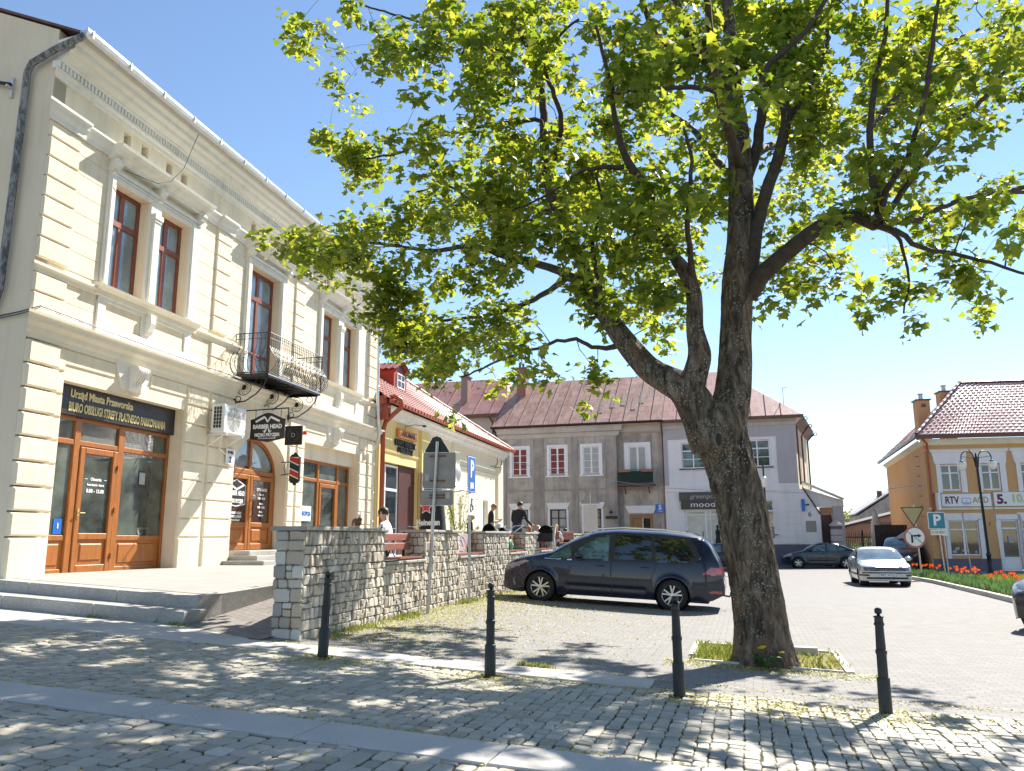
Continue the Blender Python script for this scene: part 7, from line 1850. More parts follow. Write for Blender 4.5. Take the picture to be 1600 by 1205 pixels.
# weeds and grass tufts at the foot of the wall, in joints and in the tree pit
pts = []
for _ in range(1100): u = R_.uniform(.2, 12); cl = R_.choice((3.3, 3.6, 6.9, 7.4, 9, 1.5, u, u)); u = cl + R_.gauss(0, .25); p = WO + WT * u + WN * (.04 + abs(R_.gauss(0, .13))); pts.append((p.x, p.y, gz(p.x, p.y)))
for _ in range(160): x, y = S2W(R_.gauss(2.35, .10), R_.gauss(.64, .03)); pts.append((x, y, gz(x, y)))
for _ in range(90): x, y = S2W(R_.choice((-3.0, -3.1, -4.5)) + R_.gauss(0, .15), 1.15 + R_.gauss(0, .04)); pts.append((x, y, gz(x, y)))
for _ in range(160): x, y = S2W(-2.6 + R_.gauss(0, .25), -2.85 + R_.gauss(0, .05)); pts.append((x, y, gz(x, y)))
o = blades('weeds', pts, m_grass, .02, .085); stuff(tag(o, 'small green weeds growing at the foot of the stone wall and along the kerb', 'weeds'))
# tree pit ------------------------------------------------------------
m = N('dry_soil_and_grass'); v = m.coord(); m.base(m.ramp(m.noise(v, 6, 6, .75), [(.3, (.12, .10, .05)), (.5, (.26, .22, .10)), (.7, (.30, .24, .13))])); m.set(rough=.95, spec=.1, normal=m.bump(m.noise(v, 50, 5), .7, .02)); m_pit = m.mat
struct(sheet('tree_pit_soil', np.linspace(PIT[0] + .02, PIT[1] - .02, 12), np.linspace(PIT[2] + .02, PIT[3] - .02, 12), lambda s, d: (lambda x, y: (x, y, gz(x, y) + .006 + .03 * math.sin(s * 7) * math.sin(d * 6) * .4))(*S2W(s, d)), m_pit))
m_edge = simple('pale_concrete_edging', (.58, .56, .52), .85, var=.15, scale=6, bump=.3)
pe = thing('tree_pit_edging', 'pale concrete edging blocks around the soil square at the maple foot', 'edging', (0, 0, 0))
for (s0, s1, d0, d1) in ((5.93, 6.03, 2.42, 4.38), (3.97, 4.07, 2.9, 4.38), (4.07, 5.93, 4.28, 4.38), (4.07, 5.93, 2.42, 2.47)):
    mb = MB(); ns = max(1, int(max(s1 - s0, d1 - d0) / .95))
    for k in range(ns):
        a0, a1, b0, b1 = (lerp(s0, s1, k / ns), lerp(s0, s1, (k + .985) / ns), d0, d1) if s1 - s0 > d1 - d0 else (s0, s1, lerp(d0, d1, k / ns), lerp(d0, d1, (k + .985) / ns))
        q = [S2W(a0, b0), S2W(a1, b0), S2W(a1, b1), S2W(a0, b1)]
        mb.add([(x, y, gz(x, y) - .08) for x, y in q] + [(x, y, gz(x, y) + .028) for x, y in q], [(4, 5, 6, 7), (0, 1, 5, 4), (1, 2, 6, 5), (2, 3, 7, 6), (3, 0, 4, 7)])
    mb.build('edging_block', m_edge, pe)
x, y = S2W(5.55, 4.02)
o = MB().obox((x, y, gz(x, y) + .05), (.36, .16, .10), Euler((0, 0, SANG - .1)).to_matrix()).build('stone_block', m_granite); tag(o, 'loose grey stone block lying in the soil right of the trunk', 'stone block')
pts = []
for _ in range(1300):
    s, d = R_.uniform(PIT[0] + .05, PIT[0] + 1.0), R_.uniform(PIT[2] + .1, PIT[3] - .1); 
    if R_.random() < .9 - (s - PIT[0]) * .6: x, y = S2W(s, d); pts.append((x, y, gz(x, y)))
for _ in range(700): s, d = R_.uniform(*PIT[:2]), R_.uniform(*PIT[2:]); x, y = S2W(s, d); pts.append((x, y, gz(x, y)))
stuff(tag(blades('grass', pts, m_grass, .025, .10, spread=.6), 'patchy green grass in the left half of the soil square around the maple', 'grass'))
dn = px2w(1196, 1040, 10.75); dn.z = gz(dn.x, dn.y)
t = thing('dandelion', 'dandelion plant with three yellow flowers at the foot of the maple trunk', 'dandelion', tuple(dn))
mb = MB()
for k in range(26):
    a = 2 * PI * k / 26 + R_.uniform(-.2, .2); l = R_.uniform(.15, .28); h = R_.uniform(.08, .20); w_ = .016
    c_, s_ = math.cos(a), math.sin(a); pr = [(0, 0, 0), (.35, .6, 1), (.7, 1, 1.5), (1, .9, .2)]
    vs = []
    for (t_, hz, ww) in pr: vs += [(c_ * l * t_ - s_ * w_ * ww, s_ * l * t_ + c_ * w_ * ww, h * hz + .005), (c_ * l * t_ + s_ * w_ * ww, s_ * l * t_ - c_ * w_ * ww, h * hz + .005)]
    mb.add(vs, [(0, 2, 3, 1), (2, 4, 5, 3), (4, 6, 7, 5)])
mb.build('leaves', m_tulipleaf, t)
for (x, y, z) in ((-.05, -.02, .26), (-.01, .02, .27), (.22, .0, .20)):
    f = MB().tube([(0, 0, 0), (x * .5, y * .5, z * .6), (x, y, z)], .005, 5).build('stem', m_tulipleaf, t); fl = MB()
    for k in range(26): a = k * 2.4; r_ = .008 + .030 * (k / 26); fl.ball((x + r_ * math.cos(a), y + r_ * math.sin(a), z + .012 - r_ * .3), (.012, .012, .008), 5, 3)
    fl.build('flower', m_dand, f)
# flower bed ------------------------------------------------------------
kb = [(17.6, 37.5), (17.09, 35.72), (16.2, 32.0), (14.8, 27.5), (13.7, 24.0), (12.92, 21.6), (12.2, 19.5), (11.2, 16.5)]
def offs(k, d):
    p = Vector(kb[k]); a = Vector(kb[max(k - 1, 0)]); b = Vector(kb[min(k + 1, len(kb) - 1)]); t_ = (b - a).normalized(); n_ = Vector((-t_.y, t_.x)); return p + n_ * d
mb = MB()
for k in range(len(kb) - 1):
    for (d0, d1) in ((0, .16),):
        q = [offs(k, d0), offs(k + 1, d0), offs(k + 1, d1), offs(k, d1)]
        mb.add([(p.x, p.y, gz(p.x, p.y) - .1) for p in q] + [(p.x, p.y, gz(p.x, p.y) + .13) for p in q], [(4, 5, 6, 7), (0, 1, 5, 4), (1, 2, 6, 5), (2, 3, 7, 6), (3, 0, 4, 7)])
struct(mb.build('kerb', m_granite))
BW = 5.5
mb = MB()
for k in range(len(kb)):
    for d in (.16, 2.5, BW): p = offs(k, d); mb.v.append((p.x, p.y, gz(p.x, p.y) + .09))
for k in range(len(kb) - 1):
    for j in range(2): a = k * 3 + j; mb.f.append((a, a + 3, a + 4, a + 1)); mb.m.append(0)
m = N('lawn_soil'); v = m.coord(); m.base(m.ramp(m.noise(v, 8, 6, .7), [(.3, (.06, .09, .015)), (.7, (.16, .20, .04))])); m.set(rough=.95, spec=.1); 
struct(mb.build('lawn', m.mat))
def bedp(t_, d):
    f = t_ * (len(kb) - 1); k = min(int(f), len(kb) - 2); p = offs(k, d).lerp(offs(k + 1, d), f - k); return (p.x, p.y, gz(p.x, p.y) + .08)
stuff(tag(blades('lawn_grass', [bedp(R_.uniform(0, .8), R_.uniform(.2, BW)) for _ in range(16000)], m_grass, .05, .14, w=.012), 'bright green lawn grass behind the tulips', 'grass'))
# pavement in front of the ochre shop
struct(sheet('pavement', [-1, 2, 4, 9, 14, 18], [-7.0, -5, -3, 0.0], lambda a, b: (lambda x, y: (x, y, gz(x, y) + .05))(YO.x + math.sin(rad(100)) * a + math.sin(rad(10)) * b, YO.y + math.cos(rad(100)) * a + math.cos(rad(10)) * b), simple('grey_blue_pavement', (.17, .17, .19), .85, var=.15)))
def tulips(k, t_, d, col, big):
    x, y, z = bedp(t_, d); t = thing('tulip_clump', '', 'tulips', (x, y, z), R_.uniform(0, 6), 'clumps of tulips along the kerb of the flower bed')
    mb = MB(); n = 46 if big else 30; rad_ = .55 if big else .4
    for _ in range(n):
        a, r_ = R_.uniform(0, 2 * PI), rad_ * math.sqrt(R_.random()); cx, cy = math.cos(a) * r_, math.sin(a) * r_; b = R_.uniform(0, 6); h = R_.uniform(.2, .36); l = R_.uniform(.04, .14); w_ = R_.uniform(.018, .03); c_, s_ = math.cos(b), math.sin(b)
        mb.add([(cx - s_ * w_, cy + c_ * w_, 0), (cx + s_ * w_, cy - c_ * w_, 0), (cx + c_ * l * .5 + s_ * w_ * 1.2, cy + s_ * l * .5 - c_ * w_ * 1.2, h * .6), (cx + c_ * l, cy + s_ * l, h), (cx + c_ * l * .5 - s_ * w_ * 1.2, cy + s_ * l * .5 + c_ * w_ * 1.2, h * .6)], [(0, 1, 2, 3, 4)])
    mb.build('leaves', m_tulipleaf, t); fb = MB(); sb = MB()
    for _ in range(9 if big else 4):
        a, r_ = R_.uniform(0, 2 * PI), rad_ * .9 * math.sqrt(R_.random()); cx, cy = math.cos(a) * r_, math.sin(a) * r_; h = R_.uniform(.38, .50)
        sb.tube([(cx, cy, 0), (cx + .01, cy, h)], .006, 4)
        for q in range(5):
            b = q * 2 * PI / 5; c_, s_ = math.cos(b), math.sin(b); R0, R1 = .022, .05
            fb.add([(cx + c_ * R0 - s_ * .02, cy + s_ * R0 + c_ * .02, h), (cx + c_ * R0 + s_ * .02, cy + s_ * R0 - c_ * .02, h), (cx + c_ * R1 + s_ * .024, cy + s_ * R1 - c_ * .024, h + .045), (cx + c_ * R1 * .9, cy + s_ * R1 * .9, h + .10), (cx + c_ * R1 - s_ * .024, cy + s_ * R1 + c_ * .024, h + .045)], [(0, 1, 2, 3, 4)])
    sb.build('stems', m_tulipleaf, t); fb.build('flowers', col, t); return t
tl_ = [(.02, .5, 1, 1, 'red tulip clump at the far left end of the bed, next to the silver car'), (.12, .6, 1, 0, 'small red tulip clump second from the left end of the bed'), (.20, .5, 0, 0, 'thin tulip clump with few blooms, third from the left end of the bed'), (.28, .8, 1, 1, 'red tulip clump below the blue parking sign'),
       (.36, .5, 1, 1, 'orange-red tulip clump just right of the parking sign pole'), (.44, .9, 0, 0, 'pale tulip clump midway along the bed'), (.50, .5, 1, 1, 'orange tulip clump left of the lamp post foot'), (.56, 1.0, 1, 0, 'small orange tulip clump in front of the lamp post foot'),
       (.62, .5, 0, 0, 'leafy tulip clump at the kerb, right of the lamp post'), (.67, .8, 1, 1, 'large orange tulip clump left of the car at the right edge'), (.72, .5, 1, 1, 'orange tulip clump almost hidden by the car at the right edge'), (.77, .6, 0, 1, 'orange tulip clump behind the car at the right edge')]
for k, (t_, d, c_, b_, lb) in enumerate(tl_): tulips(k, t_, d + .3, m_petal if (t_ < .3 or k % 2) else m_petal2, b_)['label'] = lb
stuff(tag(blades('tulip_leaves', [bedp(R_.uniform(0, .78), R_.uniform(.2, 1.1)) for _ in range(3800)], m_tulipleaf, .15, .34, spread=.25, w=.022), 'dense green tulip leaves filling the strip along the kerb', 'tulip leaves'))
# distant trees and bushes
def bush(name, lab, cat, x, y, z0, rx, rz, n, mat, trunk=1.5, s=(.15, .3)):
    t = thing(name, lab, cat, (x, y, z0)); d = rng.normal(size=(n, 3)); d /= np.linalg.norm(d, axis=1, keepdims=True)
    cl = rng.normal(size=(26, 3)); cl /= np.linalg.norm(cl, axis=1, keepdims=True); cl *= .7; p = cl[rng.integers(26, size=n)] + rng.normal(size=(n, 3)) * .22
    p = p * np.array([rx, rx, rz]) + np.array([0, 0, trunk + rz])
    leafmesh('crown', p, d + np.array([0, 0, .4]), rng.uniform(*s, n), mat, t, rng=rng)
    MB().tube([(0, 0, 0), (.1, 0, trunk), (.0, .1, trunk + rz)], [.16, .12, .04], 7).tube([(.05, 0, trunk * .8), (rx * .5, .1, trunk + rz)], [.08, .02], 6).tube([(.05, 0, trunk * .9), (-rx * .5, -.1, trunk + rz * .9)], [.07, .02], 6).build('trunk', m_bark, t); return t
bush('small_tree', 'pale yellow-green tree behind the gate pier beside the porch', 'tree', 35.5, 88, 0, 1.9, 1.7, 1500, m_bush, 1.2)
bush('small_tree', 'dark green bush to the right of the pale yellow-green tree, far behind the fence', 'tree', 38.6, 90, 0, 1.5, 1.4, 900, m_tulipleaf, 1.0)
bush('small_tree', 'low green shrub behind the iron fence and the silver car', 'shrub', 23.4, 54.5, -.2, 1.2, .8, 900, m_tulipleaf, .1, (.08, .16))
bush('small_tree', 'distant round tree beyond the far end of the road, low on the horizon', 'tree', 43, 100, 0, 2.4, 1.8, 1400, m_bush, .8)
# ================================================================ potted bamboo, bicycle, bag
t = thing('potted_bamboo', 'tall bamboo in a pale square planter by the cream shop wall', 'potted plant', (-1.95, 30.2, 1.0))
MB().lathe([(.26, 0), (.34, .62), (.30, .62), (.29, .56)], n=4).build('planter', m_creamtrim, t)
mb = MB(); lp = []
for k in range(12):
    a = R_.uniform(0, 6.28); x0, y0_ = .12 * math.cos(a), .12 * math.sin(a); h = R_.uniform(1.2, 1.9); x1, y1_ = x0 * (1 + h * 2.2), y0_ * (1 + h * 2.2); mb.tube([(x0, y0_, .55), ((x0 + x1) / 2, (y0_ + y1_) / 2, .6 + h * .6), (x1, y1_, .5 + h)], .009, 5)
    for q in range(38): f = R_.uniform(.25, 1.05); lp.append((x0 + (x1 - x0) * f + R_.gauss(0, .08), y0_ + (y1_ - y0_) * f + R_.gauss(0, .08), .55 + h * f + R_.gauss(0, .06)))
mb.build('canes', m_tulipleaf, t); scatter('leaves', lp, m_bush, .08, .16, .3, .8, t, [(0, -.2), (.12, .3), (0, 1.1), (-.12, .3)])
t = thing('bicycle', 'dark bicycle leaning by the white shop door', 'bicycle', (-3.35, 26.4, .99), rad(60))
for x in (-.5, .52):
    w_ = MB(); w_.tube([(x + .33 * math.cos(a), 0, .34 + .33 * math.sin(a)) for a in np.linspace(0, 2 * PI, 26)], .016, 6); wo = w_.build('wheel', m_tyre, t); sp_ = MB()
    for k in range(10): a = k * PI / 5; sp_.tube([(x, 0, .34), (x + .32 * math.cos(a), 0, .34 + .32 * math.sin(a))], .003, 3)
    sp_.build('spokes', m_chrome, wo)
MB().tube([(-.5, 0, .34), (-.12, 0, .32), (-.28, 0, .85)], .016, 6).tube([(-.12, 0, .32), (.36, 0, .78), (-.25, 0, .74)], .016, 6).tube([(.52, 0, .34), (.36, 0, .78), (.32, 0, .98)], .016, 6).build('frame', m_black, t)
MB().tube([(.28, -.28, 1.02), (.36, -.1, 1.0), (.32, 0, .98), (.36, .1, 1.0), (.28, .28, 1.02)], .012, 6).build('handlebar', m_chrome, t); MB().ball((-.3, 0, .88), (.13, .07, .035), 10, 6).build('saddle', m_tshirtblack, t)
p = WO + WT * 11.9 - WN * .12
t = thing('bag', 'small bright green bag with a white mark on the third wall bench', 'bag', (p.x, p.y, LO + .12), az(14)); MB().ball((0, 0, .13), (.2, .06, .16), 14, 10).build('body', simple('bright_green_plastic', (.01, .28, .08), .5), t, True); MB().tube([(-.06, -.06, .2), (0, -.07, .12), (.07, -.06, .16)], .012, 5).build('mark', m_whitep, t)
MB().tube([(-.08, 0, .26), (0, 0, .38), (.08, 0, .26)], .01, 5).build('handle', m_tshirtblack, t)
# ================================================================ signs and lamps on the right
p = px2w(1441, 902, 35); b = gz(p.x, p.y); X_, Y_ = p.x, p.y
t = thing('road_sign', 'yellowish inverted triangle above a round no right turn sign beside the silver car', 'road sign', (X_, Y_, b), rad(-6))
MB().tube([(0, 0, 0), (-.08, 0, 3.15)], .035, 10).build('pole', m_steel, t)
tri = [(-.62, 3.02), (.30, 3.02), (-.16, 2.24)]
MB().prism(tri, lambda a, b_, c: (a, c, b_), -.055, -.04).build('triangular_panel', simple('faded_yellow_panel', (.42, .33, .16), .5, var=.1), t)
tb = MB(); 
for i in range(3): a, c = tri[i], tri[(i + 1) % 3]; tb.beam((a[0], -.05, a[1]), (c[0], -.05, c[1]), .02, .035)
tb.build('triangle_edge', m_blackp, t)
cz = 1.78; cx = -.15
MB().lathe([(.46, -.05), (.46, -.04)], (cx, 0, cz), 36, axis='y').build('round_panel_border', simple('faded_red_border', (.48, .12, .12), .5), t); MB().lathe([(.38, -.056), (.38, -.05)], (cx, 0, cz), 36, axis='y').build('round_panel_face', m_whitep, t)
ar = MB(); ar.box(cx - .17, cx - .09, -.062, -.056, cz - .24, cz + .07); ar.box(cx - .17, cx + .14, -.062, -.056, cz + .02, cz + .09); ar.prism([(cx + .12, cz + .14), (cx + .27, cz + .055), (cx + .12, cz - .03)], lambda a, b_, c: (a, c, b_), -.062, -.056); ar.build('arrow', m_blackp, t)
MB().beam((cx - .30, -.064, cz + .24), (cx + .28, -.064, cz - .26), .004, .03).build('red_slash', m_signback, t)
p = px2w(1478, 902, 36.5); b = gz(p.x, p.y)
t = thing('parking_sign', 'teal-blue parking sign with large white P and white plate reading KONIEC', 'parking sign', (p.x, p.y, b), rad(-4))
MB().tube([(.0, 0, 0), (-.12, 0, 2.9)], .035, 10).tube([(.14, 0, 0), (.10, 0, 2.2)], .03, 10).build('pole', m_steel, t)
rpanel(MB(), -.55, .20, 2.12, 2.87, -.055, -.045, .04).build('panel', m_whitep, t); rpanel(MB(), -.52, .17, 2.15, 2.84, -.06, -.055, .03).build('panel_face', m_teal, t); text('P', .66, m_whitep, t, 'letter', (-.17, -.065, 2.50), bold=.02)
rpanel(MB(), -.48, .22, 1.86, 2.10, -.055, -.045, .04).build('plate', m_whitep, t); text('KONIEC', .17, m_tan, t, 'lettering', (-.13, -.06, 1.98), bold=.004)
for (xx, yy, tl2, h, lab) in ((1519, 902, 40, 3.1, 'thin leaning steel pole with an edge-on panel left of the lamp post'), (1570, 905, 38, 3.45, 'steel pole with a tall edge-on panel right of the lamp post')):
    p = px2w(xx, yy, tl2); b = gz(p.x, p.y); t = thing('road_sign', lab, 'road sign', (p.x, p.y, b), rad(62)); MB().tube([(0, 0, 0), (-.05, .14, h)], .03, 8).build('pole', m_steel, t)
    rpanel(MB(), -.35, .35, h - (1.0 if h > 3.2 else .9), h - .05, .10, .115, .04).build('panel', m_signback, t)
def lamp(x, y, h, lab, rz=0.):
    t = thing('street_lamp', lab, 'street lamp', (x, y, gz(x, y)), rz, 'black double-arm street lamps')
    MB().lathe([(.13, -.1), (.13, .25), (.09, .3), (.09, .9), (.11, .92), (.11, 1.0), (.065, 1.05), (.05, h - .35), (.045, h - .3)], n=14).build('post', m_black, t, True)
    MB().lathe([(.07, h - .75), (.075, h - .3), (.04, h - .2), (.05, h - .15), (.01, h - .05)], n=12).build('post_head', m_black, t)
    for s in (-1, 1):
        R = .29; a = MB().tube([(s * .06, 0, h - .72), (s * .11, 0, h - .3)] + [(s * (.11 + R + R * -math.cos(k * PI / 8)), 0, h - .26 + R * math.sin(k * PI / 8)) for k in range(9)] + [(s * (.11 + 2 * R), 0, h - .45)], .025, 8).tube([(s * .06, 0, h - .3), (s * (.11 + 2 * R), 0, h - .22)], .012, 6).build('arm', m_black, t)
        g = MB().lathe([(.03, .0), (.06, -.03), (.19, -.10), (.205, -.2), (.18, -.33), (.11, -.43), (.0, -.46)], (s * (.11 + 2 * R), 0, h - .43), 16).build('lamp_shade', m_opal, a, True)
        MB().lathe([(.02, .04), (.08, 0), (.09, -.04)], (s * (.11 + 2 * R), 0, h - .42), 12).build('cap', m_black, a)
    return t
p = px2w(1549, 900, 38.2); lamp(p.x, p.y, 5.75, 'black street lamp with two arched arms and white globes in front of the ochre shop', rad(-4)).rotation_euler = (0, rad(-1.0), rad(-4))
t = thing('street_lamp', 'black street lamp with one white lantern just right of the maple trunk', 'street lamp', (13.25, 42.7, gz(13, 42)), 0)
MB().lathe([(.1, -.1), (.1, .9), (.05, 1.0), (.045, 4.4)], n=12).lathe([(.045, 4.9), (.04, 5.6), (.01, 5.7)], n=10).build('post', m_black, t); MB().lathe([(.05, 4.38), (.10, 4.48), (.17, 4.8), (.20, 4.85), (.08, 4.95)], n=14).build('lamp_shade', m_opal, t, True)
p = px2w(1212, 870, 44); t = thing('road_sign', 'thin steel pole on the pavement in front of the corner house window', 'pole', (p.x, p.y, gz(p.x, p.y))); MB().tube([(0, 0, 0), (-.14, 0, 2.3)], .03, 8).build('pole', m_steel, t); MB().box(-.16, .02, -.02, 0, 1.75, 2.35).build('panel', m_plinth, t)
p = px2w(924, 862, 40); t = thing('road_sign', 'back of a triangular road sign over two panels, before the grey house', 'road sign', (p.x, p.y, gz(p.x, p.y)))
MB().tube([(0, 0, 0), (0, 0, 3.9)], .035, 8).build('pole', m_steel, t); MB().prism([(-.46, 3.35), (.46, 3.35), (.44, 3.42), (.0, 4.15)], lambda a, b_, c: (a, c, b_), -.02, -.01).build('triangular_panel', m_signback, t)
rpanel(MB(), -.34, .34, 2.0, 3.3, -.02, -.01).build('panel', m_greytrim, t); rpanel(MB(), -.34, .34, 1.5, 1.95, -.02, -.01).build('panel', m_greytrim, t)
q = px2w(1225, 640, 53); t = thing('roof_aerial', 'thin metal aerial mast on the right hip of the corner house roof', 'aerial', (q.x, q.y, q.z - 1.0)); MB().tube([(0, 0, 0), (0, 0, 2.5)], .025, 6).build('mast', m_steel, t); MB().tube([(0, 0, 2.45), (.25, 0, 2.5)], .018, 5).build('arm', m_steel, t)
# overhead wires and a bird
def wire(name, pts_, lab, r=.012, mat=None):
    P = [px2w(*q) for q in pts_]; out = []
    for i in range(len(P) - 1):
        for k in range(10):
            t_ = k / 10; q = P[i].lerp(P[i + 1], t_); q.z -= .25 * 4 * t_ * (1 - t_) * (P[i + 1] - P[i]).length / 30; out.append(q)
    out.append(P[-1]); tag(MB().tube(out, r, 5).build(name, mat or m_steel), lab, 'wire')
wire('overhead_wire', [(800, 722, 50), (905, 742, 47), (1035, 762, 46), (1190, 768, 46), (1330, 771, 45), (1437, 757, 43.6)], 'pale overhead wire crossing in front of the grey and lilac houses to the ochre wall')
wire('overhead_wire', [(1250, 758, 51), (1330, 758, 48), (1440, 755, 43.6)], 'upper thin wire from the corner house gutter to the ochre wall')
wire('overhead_wire', [(1316, 783, 52), (1388, 772, 50), (1440, 757, 43.6)], 'lowest thin wire running from the porch roof to the ochre wall')
p = px2w(1420, 532, 60)
t = thing('bird', 'tiny dark bird flying in the blue sky right of the maple', 'bird', tuple(p), rad(20))
MB().ball((0, 0, 0), (.19, .05, .05), 10, 6).add([(-.08, .03, .02), (.08, .03, .02), (.0, .30, .09), (-.08, .26, .08)], [(0, 1, 2, 3)]).add([(-.08, -.03, .02), (.08, -.03, .02), (.0, -.30, .09), (-.08, -.26, .08)], [(0, 1, 2, 3)]).add([(.15, -.02, 0), (.15, .02, 0), (.28, .05, .01), (.28, -.05, .01)], [(0, 1, 2, 3)]).build('body', m_blackp, t)
# ================================================================ people
def person(label, loc, yaw, J, mats, hair='short', hairm=None, H=1.75, extra=None, name='person', rs=1.0):
    """J: joint positions (metres) x right, y forward, z up. skin modifier grows one continuous body"""
    t = thing(name, label, 'person', loc, yaw); top, leg, shoe, armskin = mats
    base = dict(pel=(0, 0, .98), sp=(0, 0, 1.15), ch=(0, .0, 1.36), nk=(0, 0, 1.50), nk2=(0, .015, 1.56), hd=(0, .03, 1.65), hd2=(0, .025, 1.71),
        shl=(-.18, 0, 1.42), ell=(-.25, -.02, 1.14), wrl=(-.25, .08, .90), hal=(-.25, .12, .82), shr=(.18, 0, 1.42), elr=(.25, -.02, 1.14), wrr=(.25, .08, .90), har=(.25, .12, .82),
        hpl=(-.10, 0, .93), knl=(-.11, .02, .50), anl=(-.11, -.02, .09), tol=(-.12, .15, .04), hpr=(.10, 0, .93), knr=(.11, .02, .50), anr=(.11, -.02, .09), tor=(.12, .15, .04))
    base.update(J or {}); k_ = H / 1.75
    R0 = dict(pel=.15, sp=.135, ch=.155, nk=.06, nk2=.058, hd=.088, hd2=.075, shl=.068, ell=.045, wrl=.032, hal=.036, shr=.068, elr=.045, wrr=.032, har=.036, hpl=.095, knl=.062, anl=.045, tol=.042, hpr=.095, knr=.062, anr=.045, tor=.042)
    ids = list(base); E_ = [('pel', 'sp'), ('sp', 'ch'), ('ch', 'nk'), ('nk', 'nk2'), ('nk2', 'hd'), ('hd', 'hd2'), ('ch', 'shl'), ('shl', 'ell'), ('ell', 'wrl'), ('wrl', 'hal'), ('ch', 'shr'), ('shr', 'elr'), ('elr', 'wrr'), ('wrr', 'har'), ('pel', 'hpl'), ('hpl', 'knl'), ('knl', 'anl'), ('anl', 'tol'), ('pel', 'hpr'), ('hpr', 'knr'), ('knr', 'anr'), ('anr', 'tor')]
    me = bpy.data.meshes.new('b'); me.from_pydata([tuple(Vector(base[i]) * k_) for i in ids], [(ids.index(a), ids.index(b_)) for a, b_ in E_], []); o = bpy.data.objects.new('tmp', me); COL.objects.link(o)
    md = o.modifiers.new('s', 'SKIN'); sv = me.skin_vertices[0].data
    for i, n_ in enumerate(ids): r_ = R0[n_] * k_ * rs; sv[i].radius = (r_, r_ * (.78 if n_ in ('pel', 'sp', 'ch') else 1)); sv[i].use_root = (n_ == 'pel')
    sb = o.modifiers.new('u', 'SUBSURF'); sb.levels = 2; sb.render_levels = 2
    dg = bpy.context.evaluated_depsgraph_get(); m2 = bpy.data.meshes.new_from_object(o.evaluated_get(dg)); bpy.data.objects.remove(o)
    for mt in (top, leg, shoe, m_skin): m2.materials.append(mt)
    seg = {('pel', 'hpl'): 1, ('pel', 'hpr'): 1, ('hpl', 'knl'): 1, ('hpr', 'knr'): 1, ('knl', 'anl'): 1, ('knr', 'anr'): 1, ('anl', 'tol'): 2, ('anr', 'tor'): 2, ('nk', 'nk2'): 3, ('nk2', 'hd'): 3, ('hd', 'hd2'): 3, ('wrl', 'hal'): 3, ('wrr', 'har'): 3}
    if armskin: seg[('ell', 'wrl')] = 3; seg[('elr', 'wrr')] = 3
    B_ = [(Vector(base[a]) * k_, Vector(base[b_]) * k_, seg.get((a, b_), 0)) for a, b_ in E_]
    for f in m2.polygons:
        c = f.center; best = None
        for a, b_, s in B_:
            ab = b_ - a; u = max(0, min(1, (c - a).dot(ab) / ab.length_squared)); d = (c - a - ab * u).length
            if best is None or d < best[0]: best = (d, s)
        f.material_index = best[1]; f.use_smooth = True
    bo = bpy.data.objects.new('body', m2); COL.objects.link(bo); bo.parent = t
    hd = Vector(base['hd']) * k_; up = (Vector(base['hd2']) - Vector(base['nk2'])).normalized(); fw = (Vector((0, 1, 0)) - up * up.y).normalized(); rt = fw.cross(up)
    def hp(a, b_, c): return tuple(hd + (rt * a + fw * b_ + up * c) * k_)
    fc = MB(); fc.ball(hp(0, .095, .0), .016, 6, 5); fc.ball(hp(-.088, .0, .0), (.012, .02, .03), 6, 5); fc.ball(hp(.088, 0, 0), (.012, .02, .03), 6, 5); fc.build('face', m_skin, bo)
    ey = MB(); ey.ball(hp(-.033, .082, .025), .009, 6, 4); ey.ball(hp(.033, .082, .025), .009, 6, 4); ey.build('eyes', m_blackp, bo); MB().ball(hp(0, .086, -.04), (.02, .006, .005), 6, 4).build('mouth', m_pink, bo)
    hr = MB(); hr.ball(hp(0, -.018, .035), (.098 * k_ * rs, .104 * k_ * rs, .095 * k_ * rs), 14, 10)
    if hair == 'long':
        hr.ball(hp(0, -.05, -.06), (.09 * k_, .07 * k_, .14 * k_), 12, 8); hr.ball(hp(0, -.06, -.16), (.075 * k_, .055 * k_, .11 * k_), 12, 8)
    elif hair == 'bun': hr.ball(hp(0, -.10, .08), .05 * k_, 8, 6)
    hr.build('hair', hairm or m_hairdark, bo, True)
    for s in ('l', 'r'):
        w_, h_ = Vector(base['wr' + s]) * k_, Vector(base['ha' + s]) * k_; d = (h_ - w_).normalized(); sd_ = d.orthogonal().normalized(); fn = MB()
        for q in range(4): st_ = h_ + sd_ * (.012 * (q - 1.5)); l_ = (.062, .072, .068, .052)[q] * k_; fn.tube([st_, st_ + d * l_ * .5, st_ + d * l_ * .85 + Vector((0, .012, 0))], [.0085, .008, .006], 6)
        tb_ = w_.lerp(h_, .5) + sd_ * .03; fn.tube([tb_, tb_ + d * .03 + sd_ * .02, tb_ + d * .055 + sd_ * .022], [.010, .009, .007], 6); fn.build('fingers', m_skin, bo)
    return t
